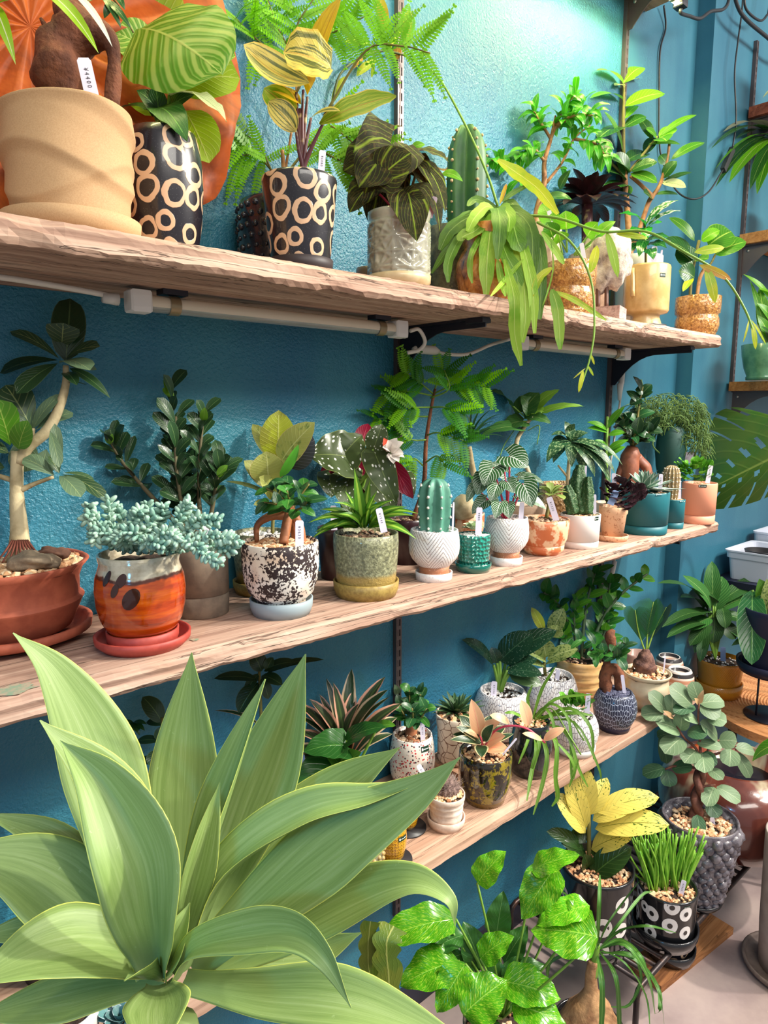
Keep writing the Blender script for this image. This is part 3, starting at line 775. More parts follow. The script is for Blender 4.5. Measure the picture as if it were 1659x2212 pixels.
for b, t in (((222, -10), (262, 62)), ((230, 0), (285, 65)), ((248, -15), (270, 22)), ((240, 5), (225, 40))):
    P.leaf(L_RUBD, (*b, .06), (*t, .06), 18, (.4, 1), sh=OV, arch=.1)
P.stem(M_TWIG, [(160, 20, 0), (220, -10, .06), (250, 5, .06), (288, 70, .06)], 2)

# orbifolia in ring pot
P = Plant('potted_calathea', atcol(363, -.135, S1), 'black pot with beige painted rings and big round striped leaves, beside the beige pot')
P.saucer(112, 14, M_BLACKCL)
P.pot([(.70, .0), (.80, .08), (.93, .3), (1, .58), (.99, .78), (.93, .92), (.86, 1)], 160, HT(P, 283, 140) - 10, M_RINGS, n=48, soilmat=M_SOIL, z0=.004, peb=0)
for b, t, wd, up, mt, kw in [
    ((300, 62, .0), (478, 160, -.06), 250, (.3, 1), L_ORB, dict(sh=ROU, arch=.10, wave=.02, curl=.15, nu=8, nv=14, fold=.05)),
    ((330, 120, .03), (248, 70, .0), 100, (.4, 1), L_ORB, dict(sh=ROU, arch=.1)),
    ((350, 110, .07), (300, -60, .08), 150, (.2, 1), L_ORBY, dict(sh=ROU, arch=.1)),
    ((350, 250, .06), (268, 130, .08), 110, (.2, 1), L_ORBY, dict(sh=ROU, arch=.1)),
    ((400, 190, .02), (518, 170, .02), 130, (.5, .8), L_ORBY, dict(sh=ROU, arch=.12)),
    ((420, 160, .04), (505, 110, .05), 90, (.6, .6), L_ORB, dict(sh=ROU, arch=.1)),
    ((400, 240, .03), (452, 352, .02), 96, (.3, 1), L_ORBY, dict(sh=ROU, arch=.1)),
    ((365, 205, -.02), (490, 262, -.05), 66, (1, .4), L_ORBC, dict(sh=OV, arch=.14, wave=.05)),
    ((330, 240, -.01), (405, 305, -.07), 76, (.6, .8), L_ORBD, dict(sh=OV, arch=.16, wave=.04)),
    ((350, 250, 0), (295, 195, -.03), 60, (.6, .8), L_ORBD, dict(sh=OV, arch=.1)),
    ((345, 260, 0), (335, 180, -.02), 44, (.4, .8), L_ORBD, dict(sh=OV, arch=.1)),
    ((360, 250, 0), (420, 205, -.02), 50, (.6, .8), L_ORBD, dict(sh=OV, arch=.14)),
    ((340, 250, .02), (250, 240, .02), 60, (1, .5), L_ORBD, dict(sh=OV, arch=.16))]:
    P.leaf(mt, b, t, wd, up, **kw)
    P.stem(M_STEMG, [(355, 290), ((355+b[0])/2, (290+b[1])/2 + 8, b[2]/2), b], 2.6, 'petiole')

# hobnail pot with everfresh
P = Plant('potted_everfresh', atcol(616, -.075, S1), 'dark blue black hobnail pot with a tall feathery everfresh tree, behind the striped cordyline')
P.pot([(.86, 0), (.9, .03), (.97, .4), (1, .7), (.98, .92), (.94, 1)], 196, HT(P, 428, 180), M_HOB, soilmat=M_SOIL, peb=0)
b = MB()
for i in range(8):
    for k in range(26):
        a = 2*PI*(k + .5*(i % 2))/26; z = P.h*(.07 + .12*i); r = P.rad(z)
        b.blob(P.loc + V((r*math.cos(a), r*math.sin(a), z)), .0048*(.8 + .5*rnd.random()), 1, .15)
b.build('hobnails', M_HOB, P.o, kind='stuff')
P.stem(M_TWIGB, [(615, 440), (613, 370), (610, 325)], [6, 5, 4])
for br, nn in [
    ([(612, 400), (590, 375, .0), (560, 315), (515, 280)], 2), ([(612, 400), (640, 200, .02), (630, 120, .02), (600, 60, .02), (575, -10)], 8), ([(630, 140, .02), (560, 90), (500, 30)], 6),
    ([(640, 200, .02), (700, 90, .02), (740, 60), (800, 30)], 6), ([(650, 130, .02), (640, 60), (690, -20)], 6), ([(615, 380), (700, 280, .02), (740, 290), (800, 345)], 7),
    ([(612, 400), (560, 340), (515, 335)], 4), ([(612, 400), (680, 330, .02), (720, 340), (760, 360)], 5), ([(700, 250, .02), (790, 110, -.02), (870, 100, -.04), (930, 115, -.05)], 5)]:
    P.stem(M_TWIG if nn < 8 else M_TWIGB, br, [3, 1.2], 'rachis')
    pts = smooth_pts([P.q(*p) for p in br], 6); r = random.Random(nn*7 + len(br))
    for i in range(nn):
        f = .35 + .65*(i + .5)/nn; j = min(int(f*(len(pts)-1)), len(pts)-2); p = pts[j]; tn = (pts[j+1]-pts[j]).normalized()
        for sg in (-1, 1):
            sd = RT*sg if abs(tn.dot(RT)) < .7 else V((0,0,1))*sg
            d = (tn*(.4 + .6*r.random()) + sd*(.8 + .3*r.random()) + V((0,0,-.25 - .2*r.random()))).normalized()
            L = (88 + 36*r.random())/P.k
            e = p + d*L
            if e.y > -.02: e.y = -.02
            pinna(P, L_MIM, p.copy(), e, 25 + 6*r.random(), 16, (.6, 1))
# upright combs at the top edge
for x0, y0, x1, y1 in ((835, 110, 770, -10), (850, 110, 800, -20), (790, 95, 740, 20), (860, 105, 885, 0), (870, 105, 895, 30), (780, 100, 720, 30)):
    pinna(P, L_MIM, (x0, y0, -.03), (x1, y1, -.03), 32, 22, (.3, 1))

# cordyline in ring pot
P = Plant('potted_cordyline', atcol(650, -.20, S1), 'black pot with beige painted rings on a dark saucer holding a yellow striped cordyline')
P.saucer(140, 30, M_DARKCL)
P.pot([(.74, 0), (.78, .05), (.86, .35), (.95, .75), (1, .97), (.985, 1)], 160, HT(P, 376, 160) - 8, M_RINGS, n=48, soilmat=M_SOIL, z0=.006, peb=0)
for b, t, wd, up, mt, kw in [
    ((664, 205, .02), (738, -8, -.02), 62, (.1, .8, -.7), L_CORDY, dict(sh=(.7, .8), arch=.06, fold=.35, nu=6)),
    ((672, 190, .0), (652, 60, .02), 40, (.2, 1, .2), L_CORDY, dict(sh=ELL, arch=.02, fold=.3)),
    ((668, 180, -.01), (526, 96, -.04), 84, (.55, .9, .2), L_CORD, dict(sh=(.6, .55), arch=-.14, fold=.3, nu=6, nv=12)),
    ((716, 150, -.03), (612, 112, -.06), 100, (.35, 1, .3), L_CORD, dict(sh=(.5, .45), arch=.12, fold=.3, wave=.05, nu=6)),
    ((640, 285, -.02), (580, 218, -.04), 56, (.4, 1), L_CORD, dict(sh=ELL, arch=.1, fold=.2)),
    ((640, 250, .0), (570, 190, .0), 60, (.3, 1), L_CORDG, dict(sh=ELL, arch=.06)),
    ((650, 225, .0), (588, 195, .0), 50, (.8, .6), L_CORDY, dict(sh=ELL, arch=.1)),
    ((690, 268, -.02), (856, 208, -.05), 68, (.7, .9), L_CORDG, dict(sh=ELL, arch=.05, fold=.15, wave=.03, nu=6, nv=12)),
    ((672, 255, -.02), (735, 240, -.04), 34, (.9, .7), L_CORD, dict(sh=ELL, arch=.1))]:
    P.leaf(mt, b, t, wd, up, **kw)
for e in ((664, 210, .02), (655, 195, 0), (640, 200, 0), (700, 262, -.02), (640, 285, -.02), (672, 255, -.01), (648, 235, 0)):
    P.stem(M_STEMD, [(655, 400), (655, 365), ((655+e[0])/2 - 2, (365+e[1])/2, e[2]/2), e], [7, 6, 4, 3], 'petiole')
P.tagp(693, 385, 697, 325, 14, '¥6080', -.05)

# begonia in star relief pot
P = Plant('potted_begonia', atcol(862, -.205, S1), 'pale celadon pot with star relief on a cream saucer with dark crinkled begonia leaves')
P.saucer(138, 28, M_CREAM, flare=.75)
P.pot([(.93, 0), (.98, .04), (1, .12), (.97, .14)] + [(.97, .14 + .72*i/48) for i in range(49)] + [(.99, .9), (1.02, .95), (1.03, 1)], 132, HT(P, 452, 132) - 12, M_CELADON, n=120, soilmat=M_SOIL, z0=.008, peb=0)
def star(o, P):
    me = o.data; R = P.r*.97; n = 10; cw = 2*PI*R/n; hz = cw*.866*1.15
    for v in me.vertices:
        x, y, z = v.co.x, v.co.y, v.co.z - P.z0; r = math.hypot(x, y)
        if r < R*.93 or not (P.h*.145 < z < P.h*.86): continue
        a = math.atan2(y, x); u = a*R/cw; w_ = z/hz
        # lines of an asanoha grid: three directions of a triangular lattice and their medians
        d = 9
        for k in range(6):
            t = k*PI/6; p = (u*math.cos(t) + w_*math.sin(t)*(1.0 if k else 1)) * (1.0 if k % 2 == 0 else 1.1547*1.5/ .8660*.6667)
            d = min(d, abs((p + 100) % 1 - .0) if (p % 1) < .5 else 1 - (p % 1))
        h = max(0, 1 - d/.16)*.0036
        v.co.x *= (r + h)/r; v.co.y *= (r + h)/r
star(P.potob, P)
for b, t, wd, up, mt, kw in [
    ((850, 300, 0), (770, 400, -.07), 140, (.2, 1, .25), L_BEG, 0), ((838, 372, -.05), (890, 310, -.07), 0, 0, None, 0)][:1] + [
    ((825, 330, -.03), (788, 420, -.05), 100, (.3, 1), L_BEG, 0),
    ((812, 340, -.02), (742, 370, -.02), 110, (.4, 1), L_BEG, 0),
    ((800, 400, -.02), (755, 460, -.04), 70, (.5, 1), L_BEG, 0),
    ((840, 330, .01), (800, 490, 0), 110, (.3, 1), L_BEG, 0),
    ((800, 330, .01), (868, 272, -.02), 70, (.8, .5), L_BEGR, 0),
    ((880, 330, 0), (970, 350, -.03), 66, (1, .45), L_BEG, 0),
    ((880, 410, -.05), (900, 522, -.09), 92, (.3, 1), L_BEG, 0),
    ((870, 440, -.05), (925, 440, -.08), 70, (.3, 1), L_BEG, 0),
    ((905, 350, -.01), (962, 460, -.05), 54, (.3, 1, .5), L_BEG, 0),
    ((900, 370, .01), (950, 500, -.02), 50, (.3, .8, .5), L_BEG, 0),
    ((890, 345, 0), (925, 400, -.04), 60, (.5, 1), L_BEG, 0),
    ((860, 350, .02), (940, 395, .0), 80, (.6, .7), L_BEG, 0),
    ((915, 380, .01), (970, 370, 0), 44, (.8, .4), L_BEGR, 0),
    ((850, 370, .02), (870, 440, 0), 70, (.4, .9), L_BEG, 0)]:
    P.leaf(mt, b, t, wd, up, sh=HEA, lobe=.35, arch=.12, wave=.03, nu=8, nv=10, fold=.12)
    P.stem(M_STEMP if rnd.random() < .4 else M_TWIG, [(862, 470), ((862+b[0])/2 + 4, (470+b[1])/2, b[2]), b], 2.4, 'petiole')
P.leaf(L_BEG, (846, 318, -.06), (775, 405, -.08), 138, (.25, 1, .1), sh=HEA, lobe=.4, arch=.1, wave=.03, nu=8, nv=12)
P.leaf(L_BEG, (835, 370, -.08), (888, 330, -.09), 90, (.3, 1), sh=HEA, lobe=.4, arch=.05, nu=8)
P.leaf(L_RUBY, (890, 320, .05), (918, 312, .05), 20, (.5, 1)); P.leaf(L_RUBY, (955, 375, -.02), (1000, 392, -.03), 20, (.5, 1), arch=.2)
P.leaf(L_RUB, (785, 345, .06), (765, 275, .06), 38, (.2, 1), arch=.05)
P.tagp(928, 470, 940, 425, 12, None, -.02)

# taupe bowl behind
P = Plant('small_taupe_bowl', atcol(800, -.10, S1), 'small taupe bowl half hidden behind the pot with star relief', 'bowl')
P.pot([(.55, 0), (.75, .2), (.95, .6), (1, .85), (.96, 1)], 62, 62, plain('taupe_glaze', srgb(128, 108, 98), .4, coat=.3), soil=.5)

# tall ribbed cactus
M_CACT = plain('column_cactus_skin', srgb(70, 116, 56), .5, srgb(48, 92, 56), 10, .1, 60)
M_CACTB = plain('blue_cactus_skin', srgb(92, 150, 130), .5, srgb(70, 128, 108), 16, .1, 60)
M_SPINE = plain('cactus_areole', srgb(206, 172, 128), .8)
M_AREOW = plain('white_areole', srgb(236, 230, 216), .8)
def cactus(P, cx, cy, topy, wpx, ribs, mat, amat, dd=0, dp=.24, rot=0, tops=.35, an=7, ab=.0028, sides=1):
    B = P.q(cx, cy, dd); Hh = (cy - topy)/P.k/P.cosE; R = wpx/2/P.k
    pr = [(.86, 0), (.92, .15), (1, .4), (1, .62), (.96, .76), (.86, .86), (.7, .93), (.48, .98), (.22, 1.0), (0, .985)]
    fn = lambda r, z, a: (r*(1 - dp*(.5 + .5*math.cos(ribs*a)) ** .7), z)
    MB().lathe([(r*R, z*Hh) for r, z in pr], B, ribs*8, fn, rot=rot).build('body', mat, P.o)
    m = MB()
    for k in range(ribs):
        a = 2*PI*(k + .5)/ribs
        for j in range(an):
            z = (j + .5)/an*.97
            for q in range(len(pr)-1):
                if pr[q][1] <= z <= pr[q+1][1]: r = pr[q][0] + (pr[q+1][0]-pr[q][0])*(z-pr[q][1])/(pr[q+1][1]-pr[q][1]); break
            c = B + V((math.cos(a)*r*R, math.sin(a)*r*R, z*Hh)); m.blob(c, ab*(.8 + .5*rnd.random()), 1, .4)
    m.build('areoles', amat, P.o, kind='stuff')
P = Plant('potted_column_cactus', atcol(985, -.085, S1), 'tall ribbed green column cactus in a dark mossy pot behind the trailing rhipsalis')
P.pot([(.8, 0), (.9, .1), (1, .5), (.98, .85), (.93, 1)], 160, HT(P, 490, 150), M_CACTPOT, soilmat=M_SOIL, peb=0)
cactus(P, 1005, 520, 290, 92, 5, M_CACT, M_SPINE, .0, .5, .35, an=11)
# amber pot with trailing rhipsalis
P = Plant('potted_rhipsalis', atcol(1055, -.195, S1), 'amber glazed gourd pot with wide flat trailing rhipsalis stems hanging over the upper board')
P.edge = (-.312, S1 + .004); P.saucer(116, 22, M_AMBER, flare=.85)
P.pot([(.7, 0), (.86, .1), (1, .35), (.97, .52), (.82, .66), (.72, .72), (.76, .8), (.78, 1)], 150, HT(P, 484, 118) - 8, M_AMBER, n=14, soilmat=M_SOIL, z0=.006, peb=0)
R_ = random.Random(5); L_RHIPD = leafmat('rhipsalis_segment_dark', GR(96, 140, 34), GR(140, 176, 80), .08, c2=GR(76, 120, 30), ns=14, tr=.2)
def strap(pts, wpx, mt, name='stem_segment'):              # flat drooping segment through pixel points
    pp = smooth_pts([P.q(*p) for p in pts], 4); n = len(pp); w_ = wpx/P.k/2; vs = []; us = []; fs = []
    for i, p in enumerate(pp):
        t = (pp[min(i+1, n-1)] - pp[max(i-1, 0)]).normalized(); nn = (P.tocam + V((0,0,.4))); s_ = t.cross(nn).normalized(); v = i/(n-1)
        N = s_.cross(t); w1 = w_*min(1, .25 + v*3.2)*min(1, ((1-v)*3.0 + .12))**.6*(1 + .10*math.sin(i*2.1))
        for k in (-1, -.5, 0, .5, 1): vs.append(p + s_*(k*w1) + N*(-.12*w1*(1-abs(k)))); us.append(((k+1)/2, v))
    for i in range(n-1):
        for k in range(4): fs.append((i*5+k, i*5+k+1, i*5+k+6, i*5+k+5))
    return mobj(name, vs, fs, mt, P.o, us)
for pts, wd, mt in [
    ([(1065, 455, -.02), (1060, 490, -.07), (1052, 560, -.09), (1050, 640, -.09)], 40, L_RHIP),
    ([(1075, 460, -.02), (1105, 480, -.07), (1118, 520, -.09), (1128, 542, -.09)], 44, L_RHIP),
    ([(1070, 450, -.01), (1110, 455, -.05), (1145, 490, -.08), (1150, 560, -.09), (1140, 640, -.09)], 34, L_RHIP),
    ([(1060, 455, -.02), (1010, 470, -.06), (970, 500, -.07), (950, 540, -.07)], 34, L_RHIP),
    ([(1060, 458, -.02), (1000, 490, -.06), (965, 540, -.07), (932, 590, -.06)], 20, L_RHIP),
    ([(1062, 456, -.02), (1005, 500, -.07), (970, 560, -.08), (968, 610, -.08)], 24, L_RHIP),
    ([(1060, 460, -.02), (1030, 495, -.08), (1000, 510, -.09), (1000, 520, -.09)], 30, L_RHIP),
    ([(1062, 470, -.03), (1022, 540, -.09), (1015, 580, -.09), (1020, 612, -.09)], 14, L_RHIP),
    ([(1078, 470, -.03), (1090, 540, -.08), (1115, 590, -.09), (1120, 630, -.09)], 34, L_RHIP),
    ([(1085, 480, -.03), (1120, 540, -.08), (1130, 600, -.09), (1135, 680, -.09), (1128, 740, -.09)], 30, L_RHIP),
    ([(1090, 470, -.03), (1160, 520, -.08), (1168, 600, -.09), (1166, 690, -.09)], 30, L_RHIP),
    ([(1085, 470, -.03), (1125, 520, -.08), (1150, 620, -.1), (1155, 720, -.1)], 26, L_RHIP),
    ([(1090, 560, -.09), (1110, 640, -.1), (1112, 720, -.1), (1126, 790, -.1)], 26, L_RHIP),
    ([(1075, 560, -.09), (1082, 600, -.1), (1092, 640, -.1)], 16, L_RHIP),
    ([(1060, 640, -.1), (1095, 600, -.1), (1130, 560, -.1)], 12, L_RHIP),
    ([(1150, 640, -.1), (1165, 600, -.1), (1192, 578, -.1)], 18, L_RHIPY),
    ([(1170, 500, -.08), (1200, 540, -.08), (1218, 570, -.08)], 18, L_RHIP),
    ([(1192, 625, -.09), (1205, 670, -.09), (1210, 755, -.09)], 28, L_RHIP),
    ([(1190, 520, -.08), (1195, 580, -.08), (1180, 640, -.1), (1172, 660, -.1)], 4, L_RHIP),
    ([(1075, 450, 0), (1030, 430, .0), (1010, 445, -.02)], 20, L_RHIPY),
    ([(1080, 450, 0), (1105, 438, 0), (1122, 460, -.02)], 22, L_RHIP),
    ([(1075, 345, 0), (1120, 375, 0), (1165, 410, -.01), (1205, 462, -.02)], 34, L_RHIPY),
    ([(1085, 435, 0), (1110, 415, 0), (1142, 400, 0)], 14, L_RHIPY),
    ([(1080, 440, 0), (1088, 415, 0), (1094, 398, 0)], 10, L_RHIPO),
    ([(1200, 630, -.09), (1245, 650, -.09), (1310, 692, -.09)], 14, L_RHIPY),
    ([(1068, 452, -.01), (1050, 445, -.04), (1025, 470, -.08), (1010, 500, -.09)], 30, L_RHIP), ([(1072, 452, -.01), (1085, 446, -.05), (1100, 470, -.09), (1098, 500, -.1)], 34, L_RHIP), ([(1070, 452, -.01), (1075, 450, -.06), (1080, 490, -.1), (1075, 560, -.1)], 36, L_RHIP)]:
    strap(pts, wd*.86, mt if R_.random() < .65 else L_RHIPD)
def vine(pts, r0, segs):
    P.stem(M_STEMG, pts, [r0, r0*.7], 'vine')
    for b, t, wd, mt in segs: P.leaf(mt, b, t, wd, (.2, 1), sh=ELL, arch=.06, fold=.05, name='stem_segment')
vine([(1075, 445, 0), (1050, 370, .0), (1000, 260, 0), (940, 160, 0), (870, 118, 0)], 3, [])
P.stem(plain('brown_vine', srgb(70, 80, 40), .6), [(870, 118, 0), (830, 110, 0), (790, 120, 0), (735, 160, .0), (715, 240, .0)], 2.4, 'vine')
for b, t, wd, mt in [((878, 95, 0), (883, 20, 0), 22, L_RHIPO), ((835, 70, 0), (820, -10, 0), 24, L_RHIPO), ((800, 95, 0), (745, 90, 0), 22, L_RHIPY), ((860, 95, 0), (858, 130, 0), 18, L_RHIPO),
    ((812, 130, 0), (770, 165, 0), 20, L_RHIPY), ((790, 120, 0), (760, 150, 0), 12, L_RHIPO), ((745, 165, 0), (717, 225, 0), 16, L_RHIPY), ((808, 140, 0), (803, 168, 0), 8, L_RHIPY), ((840, 110, 0), (868, 62, 0), 9, L_RHIPY), ((905, 112, 0), (930, 120, 0), 10, L_RHIPY)]:
    P.leaf(mt, b, t, wd, (.2, 1), sh=ELL, arch=.06, name='stem_segment')
vine([(1100, 465, -.04), (1200, 470, -.09), (1300, 500, -.10), (1395, 500, -.12), (1480, 545, -.14), (1560, 595, -.14), (1610, 670, -.14), (1634, 740, -.14)], 3,
     [((1290, 530, -.1), (1275, 590, -.1), 18, L_RHIPY), ((1310, 500, -.1), (1335, 600, -.1), 18, L_RHIP), ((1500, 545, -.14), (1565, 535, -.14), 18, L_RHIPY), ((1525, 575, -.14), (1545, 655, -.14), 20, L_RHIPY), ((1510, 572, -.14), (1580, 605, -.14), 16, L_RHIPO),
      ((1625, 700, -.14), (1632, 755, -.14), 10, L_RHIPY), ((1618, 690, -.14), (1605, 740, -.14), 4, L_RHIPY), ((1622, 690, -.14), (1655, 745, -.14), 4, L_RHIPY), ((1330, 505, -.1), (1400, 515, -.1), 12, L_RHIPY)])
vine([(1160, 480, -.08), (1230, 520, -.1), (1275, 600, -.1), (1284, 700, -.1), (1275, 770, -.1), (1255, 835, -.1)], 2.6,
     [((1260, 800, -.1), (1250, 848, -.1), 9, L_RHIPY), ((1265, 795, -.1), (1238, 818, -.1), 3, L_RHIPY), ((1270, 790, -.1), (1282, 812, -.1), 5, L_RHIPY), ((1276, 765, -.1), (1284, 788, -.1), 5, L_RHIPY)])

# curly fig behind in pale pot
P = Plant('potted_curly_fig', atcol(1150, -.085, S1), 'small curly leaved fig tree in a pale clay pot behind the rhipsalis')
P.pot([(.8, 0), (.9, .3), (1, .9), (1, 1)], 110, HT(P, 490, 110), M_PINKISH, soilmat=M_SOIL, peb=0)
P.stem(M_TWIGB, [(1158, 500), (1160, 455), (1175, 400), (1176, 350), (1190, 300), (1200, 250)], [7, 7, 6, 5, 4, 2], 'trunk')
BR = [[(1180, 395), (1215, 350), (1240, 300), (1275, 270)], [(1190, 300), (1215, 240), (1245, 200, -.02)], [(1190, 300), (1165, 260, -.02), (1150, 235)], [(1178, 350), (1150, 320, -.03), (1120, 340, -.03)], [(1200, 270), (1240, 250, -.03), (1290, 250, -.02)], [(1240, 300), (1285, 310, -.02), (1310, 340)], [(1195, 280), (1225, 260, .03), (1260, 230, .03)], [(1175, 400), (1120, 390, -.02), (1085, 350, -.02), (1060, 345)]]
for b in BR: P.stem(M_TWIGB, b, [3.5, 1.6], 'branch')
bush(P, [L_BENJ], BR, 19, 36, 18, 4, (.8, .7), .55, (.6, .9), .2, .2)
bush(P, [L_RUBD], [[(1160, 450), (1175, 425), (1230, 400)]], 3, 60, 30, 5, (.8, .7), .3)

# dark bromeliad
P = Plant('potted_dark_bromeliad', atcol(1268, -.09, S1), 'dark maroon bromeliad rosette with orange centre between the fig trees')
P.pot([(.8, 0), (1, .9), (1, 1)], 90, H_(P, 560), M_PINKISH, soilmat=M_SOIL, peb=0)
P.stem(M_STEMD, [(1268, 580), (1268, 500), (1268, 440)], 12)
rosette(P, [L_BROM], (1268, 445, 0), 34, 105, 34, (-5, 55), 4, (.6, .7), .12, .25, 3)
rosette(P, [L_BROMO, L_BROM], (1270, 425, 0), 9, 44, 26, (45, 75), 5, OV, .1, .2, 2)

# honey pot with spathy leaves
P = Plant('potted_small_green', atcol(1229, -.205, S1), 'honey brown rough glazed pot with small bright green leaves, beside the rock ornament')
P.saucer(98, 16, M_HONEY)
HON = [(.78, 0), (.9, .1), (.97, .25), (.96, .42), (.90, .50), (.90, .53), (.985, .58), (1, .75), (1, 1)]
P.pot(HON, 108, HT(P, 560, 108) - 8, M_HONEY, soilmat=M_SOIL, z0=.005, pebmat=M_GRAVW, peb=60)
for b, t, wd, up, mt in [((1225, 545), (1222, 455, -.02), 54, (.3, 1), L_RUBY), ((1210, 550), (1180, 480, -.02), 44, (.4, 1), L_RUB), ((1240, 550), (1292, 480, -.03), 40, (.5, .9), L_RUBY), ((1240, 552), (1330, 478, -.02), 30, (.7, .8), L_RUBY), ((1245, 552), (1300, 510, -.04), 28, (.8, .7), L_RUB), ((1215, 550), (1205, 500, -.03), 40, (.4, 1), L_RUBY), ((1225, 545, .02), (1170, 440, .02), 44, (.4, 1), L_RUBY)]:
    m1 = tuple((b[i]*.45 + t[i]*.55) for i in (0, 1)); P.stem(M_STEMG, [b, m1], 2.2, 'petiole'); P.leaf(mt, m1, t, wd, up, sh=OV, arch=.12)
P.tagp(1262, 560, 1256, 525, 9, None, -.02)
P.tagp(1190, 480, 1186, 455, 9, None, .0)

# rock on posts
def rock():
    L0 = atcol(1318, -.215, S1); P = Plant('rock_ornament', L0, 'pale porous rock ornament on two thin posts and a wood block', 'ornament')
    k = P.k; blk = MB(); hw = 37/k
    blk.box(L0 + V((0, 0, 16/k)), (hw*.9, hw*.7, 16/k), Matrix.Rotation(.3, 3, 'Z')); blk.build('base_block', wood('pinkish_block', [srgb(150, 118, 112), srgb(186, 156, 150), srgb(204, 178, 172), srgb(220, 198, 190)], 1.2), P.o, smooth=False)
    for x in (1292, 1310): P.stem(plain('rod_brown', srgb(96, 60, 46), .5), [(x, 668), (x, 600)], 4.5, 'post')
    vs, fs = ICO[3]; c = P.q(1314, 558, 0); out = []
    for v in vs:
        d = V(v); n = mnoise.noise(d*1.6 + V((3, 1, 2)))*.35 + mnoise.noise(d*4)*.12 + mnoise.noise(d*9)*.05
        p = RT*d.x*44 + V((0,0,1))*d.z*72 + (RT.cross(V((0,0,1))))*d.y*40
        p = p*(1 + n) + RT*(d.z*-4); out.append(c + p/k)
    g = G('porous_rock'); ob = g.coord('Object'); n1 = g.noise(ob, 26, 5, .65)
    cc = g.ramp(n1, [(.32, srgb(96, 82, 80)), (.45, srgb(186, 170, 158)), (.6, srgb(228, 216, 196)), (.75, srgb(206, 176, 150))])
    mobj('rock', out, fs, g.out(cc, .85, .3, 0, g.bump(g.noise(ob, 90, 5, .7), .8, .006)), P.o)
rock()

# cream mug pot with coffee plant
P = Plant('potted_coffee', atcol(1392, -.205, S1), 'cream footed pot with a drip stripe and glossy variegated coffee leaves')
P.saucer(88, 8, M_BLACKCL)
P.pot([(.74, 0), (.72, .06), (.62, .17), (.64, .22), (.94, .24), (1, .28), (1, .97), (.97, 1)], 94, HT(P, 572, 94) - 3, M_MUG, soilmat=M_SOIL, z0=.003, peb=0)
P.stem(M_MUG, [(1367, 580, -.056), (1367, 640, -.058)], 4.5, 'drip')
P.stem(M_TWIG, [(1395, 590), (1395, 540), (1392, 480)], 3)
r = random.Random(3)
for b, t, wd, mt in [((1395, 490), (1338, 462, -.04), 34, L_COF), ((1395, 485), (1465, 432, -.03), 26, L_COFV), ((1398, 490), (1470, 455, -.04), 18, L_COFV), ((1395, 500), (1430, 480, -.05), 26, L_COF), ((1395, 505), (1360, 500, -.05), 28, L_COF), ((1395, 520), (1445, 512, -.04), 24, L_COFD), ((1395, 520), (1345, 505, -.02), 26, L_COFD), ((1395, 530), (1440, 535, -.05), 28, L_COFD), ((1395, 530), (1360, 545, -.05), 26, L_COFD), ((1395, 540), (1412, 560, -.07), 28, L_COFD), ((1395, 520), (1380, 555, -.07), 26, L_COFD), ((1395, 495), (1395, 520, -.07), 26, L_COF), ((1395, 520), (1450, 525, .03), 26, L_COFD), ((1395, 520), (1340, 530, .03), 26, L_COFD)]:
    P.leaf(mt, b, t, wd, (1, .7), sh=(.7, .9), arch=.14, wave=.05, fold=.1)
P.tagp(1412, 578, 1414, 532, 11, '¥4400', -.04)
P.tagp(1425, 578, 1430, 540, 4, None, -.03)
P.sticker(1432, 594, 14, 8)

# rubber fig in white pot behind
P = Plant('potted_rubber_fig', atcol(1372, -.09, S1), 'rubber fig tree with upright shoot in a white pot behind the cream pot')
P.pot([(.85, 0), (1, .85), (1, 1)], 96, HT(P, 554, 96), plain('white_pot_glaze', srgb(224, 220, 210), .4, coat=.3), soilmat=M_SOIL, peb=0)
P.stem(M_TWIGB, [(1362, 580), (1358, 500), (1352, 420), (1346, 340)], [8, 7, 6, 6], 'trunk')
P.stem(M_TWIG, [(1346, 340), (1346, 260), (1348, 175)], [5, 4, 3], 'shoot')
P.stem(M_TWIGB, [(1366, 540), (1400, 440), (1408, 425), (1385, 400), (1362, 380)], [5, 5, 5, 4, 4], 'branch')
P.stem(M_TWIGB, [(1405, 430), (1425, 400), (1440, 350), (1446, 310)], [5, 4, 3, 3], 'branch')
P.stem(M_TWIG, [(1348, 380), (1310, 340), (1290, 300)], [3, 2.4], 'branch')
P.stem(M_TWIG, [(1360, 370), (1400, 320), (1420, 295)], [3, 2.4], 'branch')
